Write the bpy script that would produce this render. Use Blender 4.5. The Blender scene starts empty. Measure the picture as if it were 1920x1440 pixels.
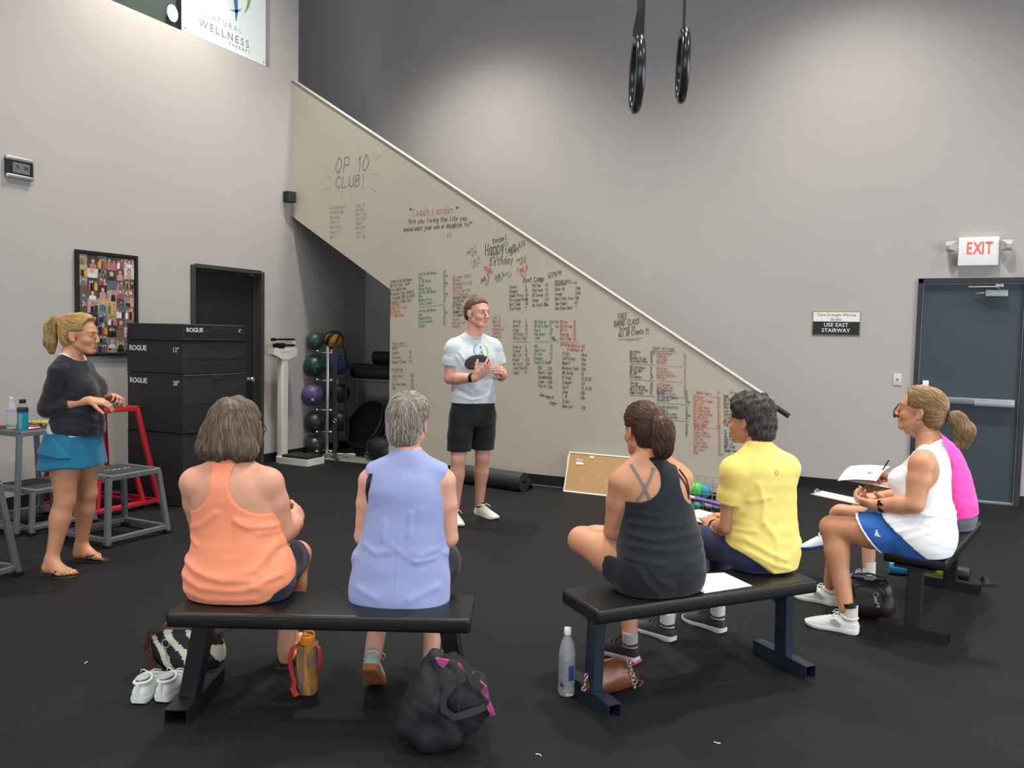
import bpy, bmesh, math, random
import numpy as np
from mathutils import Vector, Matrix
from mathutils.bvhtree import BVHTree
V = Vector
random.seed(7)
sc = bpy.context.scene
COL = sc.collection

# ------------------------------------------------------------------ camera
YAW, PITCH, ROLL = -0.453809, -0.0595451, 0.0212372
fw = V((math.sin(YAW)*math.cos(PITCH), math.cos(YAW)*math.cos(PITCH), math.sin(PITCH)))
r0 = V((math.cos(YAW), -math.sin(YAW), 0)); u0 = r0.cross(fw)
rt = math.cos(ROLL)*r0 + math.sin(ROLL)*u0; up = rt.cross(fw)
cd = bpy.data.cameras.new('camera'); cam = bpy.data.objects.new('camera', cd); COL.objects.link(cam)
M3 = Matrix((rt, up, -fw)).transposed()
cam.matrix_world = Matrix.Translation((0, 0, 1.55)) @ M3.to_4x4()
cd.sensor_width = 36; cd.lens = 1527.39/1920*36; cd.clip_start = 0.05
sc.camera = cam

# ------------------------------------------------------------------ light and exposure
sc.view_settings.view_transform = 'Standard'; sc.view_settings.look = 'None'
sc.view_settings.gamma = 1; sc.view_settings.use_curve_mapping = False
sc.view_settings.exposure = 0.40
w = bpy.data.worlds.new('World'); sc.world = w; w.use_nodes = True
bg = w.node_tree.nodes['Background']; bg.inputs[0].default_value = (0.75, 0.85, 1, 1); bg.inputs[1].default_value = 1.0

def area(name, loc, rot, sx, sy, watts, col):
    l = bpy.data.lights.new(name, 'AREA'); l.shape = 'RECTANGLE'; l.size = sx; l.size_y = sy
    l.energy = watts; l.color = col
    o = bpy.data.objects.new(name, l); COL.objects.link(o); o.location = loc; o.rotation_euler = rot
    return o
def spot(name, loc, aim, watts, col, deg, blend, rad=0.15):
    l = bpy.data.lights.new(name, 'SPOT'); l.energy = watts; l.color = col
    l.spot_size = math.radians(deg); l.spot_blend = blend; l.shadow_soft_size = rad
    o = bpy.data.objects.new(name, l); COL.objects.link(o); o.location = loc
    o.rotation_euler = (V(aim)-V(loc)).to_track_quat('-Z', 'Y').to_euler()
    return o
DAY = (0.90, 0.95, 1.0); WARM = (1.0, 0.955, 0.90)
# daylight entering by the glazed doors of the right and the front wall
area('window_light', (4.75, 3.2, 1.75), (0, math.radians(-90), math.pi), 2.8, 7.0, 190, DAY)
area('window_light', (-1.2, -4.7, 1.8), (math.radians(90), 0, 0), 9.0, 3.0, 125, DAY)
# high-bay ceiling lamps and stair fill
for x in (-4.8, -0.6, 3.8):
    spot('bay_lamp', (x, 6.2, 8.0), (x, 6.2, 0), 1050, WARM, 99, 0.95, 0.2)
    spot('stair_fill', (x, 7.85, 6.0), (x, 7.85, 0), 230, WARM, 114, 0.95, 0.15)  # fill spot added above the stair to brighten the back wall
for x in (-4.6, -0.6, 3.0):
    spot('bay_lamp', (x, 2.4, 6.2), (x, 2.4, 0), 300, WARM, 125, 0.6, 0.25)
    spot('bay_lamp', (x, -1.6, 6.2), (x, -1.6, 0), 300, WARM, 125, 0.6, 0.25)
spot('wall_lamp', (-6.0, 5.6, 5.9), (-6.75, 5.6, 4.5), 190, (1, .93, .8), 100, 0.9, 0.1)

# ------------------------------------------------------------------ materials
def lin(c):
    if isinstance(c, str):
        c = tuple(int(c[i:i+2], 16)/255 for i in (0, 2, 4))
    return tuple((x/12.92 if x <= .04045 else ((x+.055)/1.055)**2.4) for x in c[:3]) + (1,)
_mats = {}
def mat(name, col, rough=.6, metal=0, var=.0, vscale=8, bump=0, bscale=200, spec=.5, trans=0, ior=1.45, sheen=0, emit=0, vstretch=(1, 1, 1), sss=0, attr=None):
    if name in _mats: return _mats[name]
    m = bpy.data.materials.new(name); m.use_nodes = True; nt = m.node_tree
    b = nt.nodes['Principled BSDF']; c = lin(col)
    b.inputs['Base Color'].default_value = c; b.inputs['Roughness'].default_value = rough
    b.inputs['Metallic'].default_value = metal; b.inputs['Specular IOR Level'].default_value = spec
    b.inputs['IOR'].default_value = ior; b.inputs['Transmission Weight'].default_value = trans
    if sheen: b.inputs['Sheen Weight'].default_value = sheen; b.inputs['Sheen Roughness'].default_value = .5
    if sss:
        b.inputs['Subsurface Weight'].default_value = sss
        b.inputs['Subsurface Radius'].default_value = (.012, .005, .003); b.inputs['Subsurface Scale'].default_value = 1
    if emit: b.inputs['Emission Color'].default_value = c; b.inputs['Emission Strength'].default_value = emit
    tc = nt.nodes.new('ShaderNodeTexCoord')
    if var or attr:
        mx = nt.nodes.new('ShaderNodeMix'); mx.data_type = 'RGBA'; mx.blend_type = 'MULTIPLY'; mx.inputs[0].default_value = 1
        mx.inputs[6].default_value = c
        if attr:
            at = nt.nodes.new('ShaderNodeAttribute'); at.attribute_name = attr
            nt.links.new(at.outputs['Color'], mx.inputs[7])
        else:
            mp = nt.nodes.new('ShaderNodeMapping'); mp.inputs['Scale'].default_value = vstretch
            nz = nt.nodes.new('ShaderNodeTexNoise'); nz.inputs['Scale'].default_value = vscale; nz.inputs['Detail'].default_value = 6
            nt.links.new(tc.outputs['Object'], mp.inputs[0]); nt.links.new(mp.outputs[0], nz.inputs['Vector'])
            rp = nt.nodes.new('ShaderNodeValToRGB')
            rp.color_ramp.elements[0].position = .3; rp.color_ramp.elements[1].position = .7
            lo = 1-var; hi = 1+var
            rp.color_ramp.elements[0].color = (lo, lo, lo, 1); rp.color_ramp.elements[1].color = (hi, hi, hi, 1)
            nt.links.new(nz.outputs['Fac'], rp.inputs[0]); nt.links.new(rp.outputs[0], mx.inputs[7])
        nt.links.new(mx.outputs[2], b.inputs['Base Color'])
    if bump:
        n2 = nt.nodes.new('ShaderNodeTexNoise'); n2.inputs['Scale'].default_value = bscale; n2.inputs['Detail'].default_value = 4
        bp = nt.nodes.new('ShaderNodeBump'); bp.inputs['Strength'].default_value = bump; bp.inputs['Distance'].default_value = .01
        nt.links.new(tc.outputs['Object'], n2.inputs['Vector']); nt.links.new(n2.outputs['Fac'], bp.inputs['Height'])
        nt.links.new(bp.outputs[0], b.inputs['Normal'])
    _mats[name] = m
    return m

# ------------------------------------------------------------------ objects
def tag(o, label=None, cat=None, group=None, kind=None):
    if label: o['label'] = label
    if cat: o['category'] = cat
    if group: o['group'] = group
    if kind: o['kind'] = kind
    return o
def empty(name, loc=(0, 0, 0), rz=0, label=None, cat=None, group=None):
    o = bpy.data.objects.new(name, None); COL.objects.link(o); o.empty_display_size = .05
    o.location = loc; o.rotation_euler = (0, 0, rz)
    return tag(o, label, cat, group)
def link_mesh(name, me, m, parent=None, smooth=35):
    ms = m if isinstance(m, (list, tuple)) else [m]
    for x in ms: me.materials.append(x)
    if smooth:
        me.polygons.foreach_set('use_smooth', [True]*len(me.polygons))
        if smooth < 180: me.set_sharp_from_angle(angle=math.radians(smooth))
    o = bpy.data.objects.new(name, me); COL.objects.link(o)
    if parent: o.parent = parent
    return o
def dup(o, parent=None, loc=None, rz=None):
    c = o.copy(); COL.objects.link(c)
    if parent: c.parent = parent
    if loc is not None: c.location = loc
    if rz is not None: c.rotation_euler = (0, 0, rz)
    for ch in list(o.children): dup(ch, c)
    return c
def rotz(a): return Matrix.Rotation(a, 3, 'Z')
def rotm(x=0, y=0, z=0):
    return Matrix.Rotation(z, 3, 'Z') @ Matrix.Rotation(y, 3, 'Y') @ Matrix.Rotation(x, 3, 'X')
def frame(fwd, upv=(0, 0, 1)):
    """matrix with columns right, forward, up"""
    f = V(fwd).normalized(); r = f.cross(V(upv))
    if r.length < 1e-4: r = f.cross(V((1, 0, 0)))
    r.normalize(); u = r.cross(f)
    return Matrix((r, f, u)).transposed()

class MB:
    def __init__(s): s.bm = bmesh.new()
    def raw(s, vs, fs, mi=0):
        b = [s.bm.verts.new(v) for v in vs]; out = []
        for f in fs:
            try:
                q = s.bm.faces.new([b[i] for i in f]); q.material_index = mi; out.append(q)
            except ValueError: pass
        return b, out
    def box(s, c, size, R=None, bev=0, seg=2, mi=0):
        R = R or Matrix.Identity(3); c = V(c); h = V(size)/2
        vs = [c + R @ V((x*h.x, y*h.y, z*h.z)) for x in (-1, 1) for y in (-1, 1) for z in (-1, 1)]
        b, f = s.raw(vs, [(0, 1, 3, 2), (4, 6, 7, 5), (0, 4, 5, 1), (2, 3, 7, 6), (0, 2, 6, 4), (1, 5, 7, 3)], mi)
        if bev:
            es = list({e for q in f for e in q.edges})
            bmesh.ops.bevel(s.bm, geom=es, offset=bev, segments=seg, profile=.6, affect='EDGES', material=-1, clamp_overlap=True)
        return s
    def beam(s, a, b, wx, wy, upv=(0, 0, 1), bev=0, mi=0):
        a = V(a); b = V(b); R = frame(b-a, upv)
        return s.box((a+b)/2, (wx, (b-a).length, wy), R, bev, 1, mi)
    def loft(s, rings, closed=True, caps=True, mi=0, cyc=False):
        n = len(rings[0]); vs = [v for r in rings for v in r]; fs = []
        m = len(rings)
        for i in range(m if cyc else m-1):
            j = (i+1) % m
            for k in range(n if closed else n-1):
                l = (k+1) % n; fs.append((i*n+k, i*n+l, j*n+l, j*n+k))
        if caps and closed and not cyc:
            fs.append(tuple(range(n))[::-1]); fs.append(tuple(range((m-1)*n, m*n)))
        s.raw(vs, fs, mi); return s
    def tube(s, pts, r, n=8, caps=True, cyc=False, mi=0, flat=None):
        pts = [V(p) for p in pts]; m = len(pts); rings = []
        T = []
        for i in range(m):
            if cyc: t = pts[(i+1) % m]-pts[i-1]
            else: t = pts[min(i+1, m-1)]-pts[max(i-1, 0)]
            T.append(t.normalized() if t.length > 1e-9 else V((0, 0, 1)))
        nv = T[0].orthogonal().normalized() if flat is None else V(flat)
        for i in range(m):
            nv = nv-T[i]*nv.dot(T[i]); nv.normalize(); bv = T[i].cross(nv)
            ri = r[i] if isinstance(r, (list, tuple)) else r
            rings.append([pts[i]+(nv*math.cos(2*math.pi*k/n)+bv*math.sin(2*math.pi*k/n))*ri for k in range(n)])
        return s.loft(rings, True, caps, mi, cyc)
    def strap(s, pts, nrm, wid, th, cyc=False, mi=0):
        """flat band along pts; nrm = normal (one or per point)"""
        pts = [V(p) for p in pts]; m = len(pts); rings = []
        for i in range(m):
            t = (pts[(i+1) % m]-pts[i-1]) if cyc else pts[min(i+1, m-1)]-pts[max(i-1, 0)]
            t.normalize(); nn = V(nrm[i]) if isinstance(nrm[0], (tuple, list, Vector)) else V(nrm)
            b = t.cross(nn)
            if b.length < 1e-5: b = t.orthogonal()
            b.normalize(); nn = b.cross(t)
            wi = wid[i] if isinstance(wid, (list, tuple)) else wid
            rings.append([pts[i]+b*wi/2+nn*th/2, pts[i]-b*wi/2+nn*th/2, pts[i]-b*wi/2-nn*th/2, pts[i]+b*wi/2-nn*th/2])
        return s.loft(rings, True, True, mi, cyc)
    def lathe(s, prof, n=24, c=(0, 0, 0), R=None, mi=0):
        R = R or Matrix.Identity(3); c = V(c)
        rings = [[c+R @ V((r*math.cos(2*math.pi*k/n), r*math.sin(2*math.pi*k/n), z)) for k in range(n)] for r, z in prof]
        return s.loft(rings, True, True, mi)
    def ball(s, c, r, n=16, m=10, R=None, mi=0):
        R = R or Matrix.Identity(3); c = V(c)
        rr = V(r) if isinstance(r, (tuple, list)) else V((r, r, r))
        rings = []
        for i in range(1, m):
            a = math.pi*i/m
            rings.append([c+R @ V((rr.x*math.sin(a)*math.cos(2*math.pi*k/n), rr.y*math.sin(a)*math.sin(2*math.pi*k/n), -rr.z*math.cos(a))) for k in range(n)])
        return s.loft(rings, True, True, mi)
    def prism(s, poly, c, ux, uy, th, mi=0):
        """polygon (u,v) extruded by th along ux x uy"""
        ux = V(ux).normalized(); uy = V(uy).normalized(); nz = ux.cross(uy); c = V(c)
        a = [c+ux*p[0]+uy*p[1] for p in poly]
        return s.loft([a, [p+nz*th for p in a]], True, True, mi)
    def obj(s, name, m, parent=None, loc=None, smooth=35, recalc=True):
        if recalc: bmesh.ops.recalc_face_normals(s.bm, faces=s.bm.faces)
        me = bpy.data.meshes.new(name); s.bm.to_mesh(me); s.bm.free()
        o = link_mesh(name, me, m, parent, smooth)
        if loc is not None: o.location = loc
        return o

def text_mesh(body, size, depth=.001, align='LEFT', space=1.0, offset=0):
    cu = bpy.data.curves.new('t', 'FONT'); cu.body = body; cu.size = size; cu.extrude = depth
    cu.align_x = align; cu.space_character = space; cu.resolution_u = 3; cu.offset = offset
    o = bpy.data.objects.new('t', cu); COL.objects.link(o)
    dg = bpy.context.evaluated_depsgraph_get(); dg.update()
    me = bpy.data.meshes.new_from_object(o.evaluated_get(dg))
    bpy.data.objects.remove(o); bpy.data.curves.remove(cu)
    return me
def text(name, body, size, p, ux, uy, m, parent=None, depth=.001, align='LEFT', space=1.0, sx=1.0, offset=0):
    me = text_mesh(body, size, depth, align, space, offset); me.materials.clear()
    ux = V(ux).normalized(); uy = V(uy).normalized(); nz = ux.cross(uy)
    M = Matrix((ux*sx, uy, nz)).transposed().to_4x4(); M.translation = V(p)
    me.transform(M); me.name = name
    return link_mesh(name, me, m, parent, 0)

# single-stroke marker lettering: points are pairs x,y on a grid, baseline y=2, x-height 6, capitals 8
GL = {'A': '02 38 62|14 54', 'B': '02 08 48 57 46 05|45 54 53 42 02', 'C': '67 48 28 06 04 22 42 63', 'D': '02 08 38 56 54 32 02', 'E': '68 08 02 62|05 45', 'F': '68 08 02|05 45', 'G': '67 48 28 06 04 22 42 64 44', 'H': '08 02|68 62|05 65', 'I': '18 58|38 32|12 52', 'J': '68 63 42 22 03', 'K': '08 02|68 05 62', 'L': '08 02 62', 'M': '02 08 34 68 62', 'N': '02 08 62 68', 'O': '38 16 04 13 32 53 65 57 38', 'P': '02 08 48 57 56 45 05', 'Q': '38 16 04 13 32 53 65 57 38|43 61', 'R': '02 08 48 57 56 45 05|35 62', 'S': '67 48 18 07 06 55 53 42 12 03', 'T': '08 68|38 32', 'U': '08 03 22 42 63 68', 'V': '08 32 68', 'W': '08 12 36 52 68', 'X': '08 62|02 68', 'Y': '08 35 68|35 32', 'Z': '08 68 02 62',
 'a': '55 36 15 03 22 42 55|56 53 62', 'b': '08 02|04 26 46 55 53 42 02', 'c': '55 36 15 03 22 53', 'd': '58 52|55 36 15 03 22 53', 'e': '04 54 46 26 04 22 52', 'f': '57 48 37 32|16 56', 'g': '55 36 15 04 23 54|56 51 30 11', 'h': '08 02|05 36 55 52', 'i': '36 32|38 37', 'j': '46 41 20|48 47', 'k': '08 02|46 04 42', 'l': '28 23 32', 'm': '06 02|05 26 35 32|35 56 65 62', 'n': '06 02|05 36 55 52', 'o': '36 14 32 54 36', 'p': '06 00|05 36 55 53 32 03', 'q': '55 36 15 03 32 53|56 50', 'r': '06 02|04 26 46', 's': '55 36 15 44 53 22 03', 't': '28 23 32 52|06 56', 'u': '06 03 22 42 55|56 52', 'v': '06 22 46', 'w': '06 12 35 52 66', 'x': '06 52|02 56', 'y': '06 23|56 20', 'z': '06 56 02 52',
 '0': '38 16 04 13 32 53 65 57 38', '1': '16 38 32', '2': '07 28 57 56 02 62', '3': '08 58 35 54 53 32 03', '4': '48 04 64|48 42', '5': '58 08 05 45 54 53 32 03', '6': '58 16 03 22 42 54 45 05', '7': '08 68 22', '8': '38 17 16 35 54 53 32 13 14 35 56 57 38', '9': '56 38 17 25 56 52', '/': '01 69', '-': '05 45', '!': '28 24|22 21', '?': '07 28 57 56 34|32 31', '.': '12 22', ',': '23 11', "'": '28 26', '"': '18 16|38 36', ':': '25 26|22 23', '*': '05 45|23 27|14 36', '(': '48 25 22 41', ')': '08 25 22 01', '+': '05 45|27 23', '~': '04 26 44 66', '_': '01 61', 'ok': ''}
def strokes(mb, txt, org, dx, dz, h, wd, rng, jit=.5, mi=0, wf=.62, skip=0.0):
    """write txt on the plane Y=org.y; (dx,dz) unit baseline; h cap height; ribbons of width wd"""
    x, y, z = org; sc_ = h/6; cx = 0
    for ch in txt:
        if ch == ' ': cx += 6.0*sc_*wf; continue
        g = GL.get(ch)
        if g is None: cx += 4*sc_; continue
        ww = 0
        for st in g.split('|'):
            pts = []
            for q in st.split():
                a = int(q[0]); b = int(q[1])-2; ww = max(ww, a)
                a2 = (a+rng.uniform(-jit, jit)*.8)*wf*1.1+.12*b; b2 = b+rng.uniform(-jit, jit)*.6
                u = cx+a2*sc_; v = b2*sc_
                pts.append((x+dx*u-dz*v, z+dz*u+dx*v))
            if rng.random() < skip: continue
            for i in range(len(pts)-1):
                p, q = pts[i], pts[i+1]; ex, ez = q[0]-p[0], q[1]-p[1]; L = math.hypot(ex, ez)
                if L < 1e-6: continue
                ex /= L; ez /= L; e = wd/2; p0 = (p[0]-ex*e*.6, p[1]-ez*e*.6); q0 = (q[0]+ex*e*.6, q[1]+ez*e*.6)
                yy = y-.0002*(i % 3)
                mb.raw([(p0[0]-ez*e, yy, p0[1]+ex*e), (p0[0]+ez*e, yy, p0[1]-ex*e), (q0[0]+ez*e, yy, q0[1]-ex*e), (q0[0]-ez*e, yy, q0[1]+ex*e)], [(0, 1, 2, 3)], mi)
        cx += (ww*wf*1.1+3.0*wf)*sc_
# ================================================================== the room
M_WALL = mat('wall_paint_grey', 'b3aeab', .75, bump=.04, bscale=90, var=.02, vscale=1.2)
M_BOARD = mat('whiteboard_paint', 'bbb4a3', .45, bump=.02, bscale=60, var=.02, vscale=1.5)
M_CAP = mat('cap_paint', 'bdb7aa', .5)
M_RUBBER = mat('black_rubber', '19191a', .68, var=.14, vscale=90, bump=.25, bscale=260, spec=.2)
M_CONC = mat('concrete', '858375', .8, var=.15, vscale=5)
M_BASE = mat('vinyl_base', '1b1b1c', .5)
M_CEIL = mat('ceiling_paint', '3c3e42', .9)
M_FRAME = mat('charcoal_frame', '3b3b3b', .5)
M_DARKDOOR = mat('black_door', '1f2224', .5)
M_BLUEDOOR = mat('slate_door', '3a434b', .45, var=.05, vscale=3)
M_STEEL = mat('brushed_steel', 'b9bcbe', .35, .8)
M_BLACK = mat('black_plastic', '18181a', .45)
M_WHITE = mat('white_plastic', 'e8e8e4', .4)
M_GLASS = mat('window_glass', 'ffffff', .02, trans=1, ior=1.1)
M_STAIR = mat('stair_paint', '8f8d8a', .8)

def wall_cells(name, to, A, B, holes, m):
    """slab with rectangular holes: to(a,b,t)->point, A,B ranges, t 0..1 through the wall"""
    aa = sorted({A[0], A[1], *[h[0] for h in holes], *[h[1] for h in holes]})
    bb = sorted({B[0], B[1], *[h[2] for h in holes], *[h[3] for h in holes]})
    solid = {}
    for i in range(len(aa)-1):
        for j in range(len(bb)-1):
            ca, cb = (aa[i]+aa[i+1])/2, (bb[j]+bb[j+1])/2
            solid[i, j] = not any(h[0] < ca < h[1] and h[2] < cb < h[3] for h in holes)
    mb = MB()
    for (i, j), s in solid.items():
        if not s: continue
        a0, a1, b0, b1 = aa[i], aa[i+1], bb[j], bb[j+1]
        for t in (0, 1): mb.raw([to(a0, b0, t), to(a1, b0, t), to(a1, b1, t), to(a0, b1, t)], [(0, 1, 2, 3)])
        for d, e in (((i-1, j), (a0, b0, a0, b1)), ((i+1, j), (a1, b0, a1, b1)), ((i, j-1), (a0, b0, a1, b0)), ((i, j+1), (a0, b1, a1, b1))):
            if not solid.get(d, False):
                mb.raw([to(e[0], e[1], 0), to(e[2], e[3], 0), to(e[2], e[3], 1), to(e[0], e[1], 1)], [(0, 1, 2, 3)])
    bmesh.ops.remove_doubles(mb.bm, verts=mb.bm.verts, dist=1e-5)
    return tag(mb.obj(name, m, smooth=0), kind='structure')
def slab(name, lo, hi, m):
    mb = MB(); lo = V(lo); hi = V(hi); mb.box((lo+hi)/2, hi-lo)
    return tag(mb.obj(name, m, smooth=0), kind='structure')

XL, XR, YB, YF, ZC, YS = -6.75, 5.0, 9.2, -5.0, 8.6, 7.69
slab('floor', (-9, YF, -.25), (XR+.3, YB+.3, -.012), M_CONC)
rub = slab('floor', (XL, YF, -.012), (XR, 7.84, 0), M_RUBBER)
slab('floor', (-5.2, 7.84, -.012), (XR, YB, 0), M_RUBBER)
slab('ceiling', (-9, YF, ZC), (XR+.3, YB+.3, ZC+.2), M_CEIL)
wl = wall_cells('wall_left', lambda a, b, t: (XL-.16*t, a, b), (YF, YB), (-.012, ZC), [(6.215, 7.18, -.02, 2.185), (4.3, 7.33, 4.55, 6.1), (7.81, YB+1, 3.42, ZC+1)], M_WALL)
wb = wall_cells('wall_back', lambda a, b, t: (a, YB+.16*t, b), (-9, XR), (-.012, ZC), [(.085, .965, -.02, 2.16)], M_WALL)
wall_cells('wall_right', lambda a, b, t: (XR+.16*t, a, b), (YF, YB), (-.012, ZC), [(-.4, 6.8, .25, 3.2)], M_WALL)
wall_cells('wall_front', lambda a, b, t: (a, YF-.16*t, b), (-9, XR), (-.012, ZC), [(-5.8, 3.4, .25, 3.4)], M_WALL)
slab('wall_landing', (-9, 4, 0), (-8.9, YB, ZC), M_WALL)
# the writing wall under the stair rail
mb = MB(); P = [(XL, 4.52), (XL, 2.93), (-5.30, 2.037), (-5.30, -.012), (-1.12, -.012), (-1.12, 1.0)]
mb.loft([[(x, YS, z) for x, z in P], [(x, YS+.12, z) for x, z in P]])
ws = tag(mb.obj('wall_stair', M_BOARD, smooth=0), kind='structure')
mb = MB(); d = V((5.63, 0, -3.52)).normalized(); n_ = V((-d.z, 0, d.x))
mb.box(V((-3.935, YS+.055, 2.76))+n_*.009, (6.63, .135, .012), Matrix((d, V((0, 1, 0)), n_)).transposed(), .004)
tag(mb.obj('trim_1', M_CAP), kind='structure')
# stair body: one ramped slab with steps, each tread its own piece
mb = MB(); mb.loft([[(x, y, z) for x, z in ((XL-.6, 3.3), (XL-.6, 2.93), (XL, 2.90), (-5.3, 1.99), (-2.1, 0), (-1.1, 0))] for y in (YS+.12, YB)])
stair = tag(mb.obj('stair', M_STAIR, smooth=0), kind='structure')
tm = None
for i in range(20):
    x = -1.25-.28*i; z = .172*(i+1)
    if tm is None:
        q = MB(); q.box((0, 0, -.08), (.3, YB-YS-.12, .16), bev=.006, seg=1); tm = q.obj('tread', M_RUBBER, stair, (x, (YS+.12+YB)/2, z))
    else:
        dup(tm, stair, (x, (YS+.12+YB)/2, z))
slab('wall_alcove', (-4.3, YS+.12, -.012), (-4.2, YB, 1.2), M_WALL)
slab('floor', (-9, 7.81, 3.2), (XL-.16, YB, 3.42), M_RUBBER)
# baseboards
slab('baseboard_back', (-1.1, YB-.008, 0), (.04, YB, .102), M_BASE)
slab('baseboard_back', (1.012, YB-.008, 0), (XR, YB, .102), M_BASE)
slab('baseboard_alcove', (XL, YB-.008, -.012), (-4.3, YB, .102), M_BASE)
slab('baseboard_left', (XL, YF, 0), (XL+.008, 6.165, .102), M_BASE)
slab('baseboard_left', (XL, 7.23, -.012), (XL+.008, YB, .102), M_BASE)
slab('baseboard_stair', (-5.30, YS-.008, 0), (-1.12, YS, .112), M_BASE)
slab('trim_2', (-5.30, YS-.022, 0), (-1.12, YS-.008, .004), mat('pale_edge', '77777a', .6))
# far windows (behind and to the right of the camera), mullions and panes
def glazing(name, to, A, B, na, nb):
    mb = MB()
    g = MB()
    for i in range(na+1):
        a = A[0]+(A[1]-A[0])*i/na; mb.box((to(a, (B[0]+B[1])/2)), to.size(.06, B[1]-B[0]), bev=0)
    for j in range(nb+1):
        b = B[0]+(B[1]-B[0])*j/nb; mb.box((to((A[0]+A[1])/2, b)), to.size(A[1]-A[0], .06), bev=0)
    o = tag(mb.obj(name, M_FRAME, smooth=0), kind='structure')
    for i in range(na):
        for j in range(nb):
            g = MB(); a = A[0]+(A[1]-A[0])*(i+.5)/na; b = B[0]+(B[1]-B[0])*(j+.5)/nb
            g.box(to(a, b), to.size((A[1]-A[0])/na-.06, (B[1]-B[0])/nb-.06, .006)); g.obj('pane', M_GLASS, o, smooth=0)
class _TR:
    def __call__(s, a, b): return (XR+.1, a, b)
    def size(s, a, b, t=.06): return (t, a, b)
class _TF:
    def __call__(s, a, b): return (a, YF-.1, b)
    def size(s, a, b, t=.06): return (a, t, b)
glazing('window_2', _TR(), (-.4, 6.8), (.25, 3.2), 6, 3)
glazing('window_3', _TF(), (-5.8, 3.4), (.25, 3.4), 8, 3)

# upper window of the left wall: dark pane and the pale sign panel
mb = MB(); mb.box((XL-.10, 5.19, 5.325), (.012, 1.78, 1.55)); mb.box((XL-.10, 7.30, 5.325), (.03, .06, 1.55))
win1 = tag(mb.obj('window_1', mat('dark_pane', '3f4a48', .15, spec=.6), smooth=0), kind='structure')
mb = MB(); mb.ball((XL-.045, 5.995, 4.70), (.008, .068, .085), 20, 10); mb.obj('reflection_disc', mat('white_disc', 'f4f4f2', .5), win1)  # white disc modelled in place of a round reflection on the pane
sgn = empty('wall_sign', (XL-.02, 6.68, 4.56), 0, 'pale translucent sign panel with a green and blue swirl figure high on the left wall', 'sign')
mb = MB(); mb.box((0, 0, .77), (.014, 1.19, 1.54), bev=.003, seg=1); mb.obj('panel', mat('frosted_panel', 'dfe9e8', .35), sgn)
M_LT = mat('sign_grey_print', '6f7c86', .6)
ey = (0, 1, 0); ez = (0, 0, 1)
tag(text('lettering', 'NATURAL', .085, (.0075, -.30, .235), ey, ez, mat('sign_faint_print', '9aa6ad', .6), sgn, .0006, 'LEFT', 1.55), kind='stuff')
tag(text('lettering', 'WELLNESS', .115, (.0075, -.38, .115), ey, ez, M_LT, sgn, .0006, 'LEFT', 1.42), kind='stuff')
tag(text('lettering', 'THERAPY', .05, (.0075, .03, .058), ey, ez, M_LT, sgn, .0006, 'LEFT', 1.7), kind='stuff')
def swoosh(mb, pts, wd, x, mi=0):
    """flat tapered stroke in the y-z plane"""
    n = len(pts); L = []; Rr = []
    for i in range(n):
        a = V(pts[max(i-1, 0)]); b = V(pts[min(i+1, n-1)]); t = (b-a).normalized(); w_ = wd*math.sin(math.pi*(i+.25)/(n-.5))
        L.append((x, pts[i][0]-t.y*w_, pts[i][1]+t.x*w_)); Rr.append((x, pts[i][0]+t.y*w_, pts[i][1]-t.x*w_))
    mb.raw(L+Rr, [(i, i+1, n+i+1, n+i) for i in range(n-1)], mi)
def arc(cx, cy, rx, ry, a0, a1, n=14):
    return [(cx+rx*math.cos(math.radians(a0+(a1-a0)*i/(n-1))), cy+ry*math.sin(math.radians(a0+(a1-a0)*i/(n-1)))) for i in range(n)]
def swirl_logo(mb, cx, cy, s, x):
    """the swirl figure: arcs, body and leg; material 0 green, 1 teal, 2 blue"""
    swoosh(mb, arc(cx-.05*s, cy+.2*s, .42*s, .5*s, 100, 235), .035*s, x, 1)
    swoosh(mb, arc(cx+.05*s, cy+.15*s, .40*s, .55*s, 75, -50), .05*s, x, 0)
    swoosh(mb, arc(cx-.38*s, cy+.38*s, .42*s, .52*s, -85, 5), .05*s, x, 0)
    swoosh(mb, [(cx+.02*s, cy+.3*s), (cx+.05*s, cy+.1*s), (cx+.1*s, cy-.1*s), (cx+.12*s, cy-.3*s), (cx+.11*s, cy-.48*s)], .05*s, x, 2)
    swoosh(mb, arc(cx+.0*s, cy+.1*s, .36*s, .42*s, -45, -95), .02*s, x, 1)
    mb.raw([(x, p[0], p[1]) for p in arc(cx+.0*s, cy+.47*s, .07*s, .07*s, 0, 340, 14)], [tuple(range(14))], 2)
M_LOGO = [mat('logo_green', '6fae62', .6), mat('logo_teal', '49a3b0', .6), mat('logo_blue', '3c6fa8', .6)]
mb = MB(); swirl_logo(mb, .07, .63, .60, .0078); mb.obj('swirl_emblem', M_LOGO, sgn, smooth=0, recalc=False)
for yy in (.56, -.56):
    mb = MB(); mb.ball((.008, yy, .035), .007, 8, 6); mb.obj('screw', M_FRAME, sgn)

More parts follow.
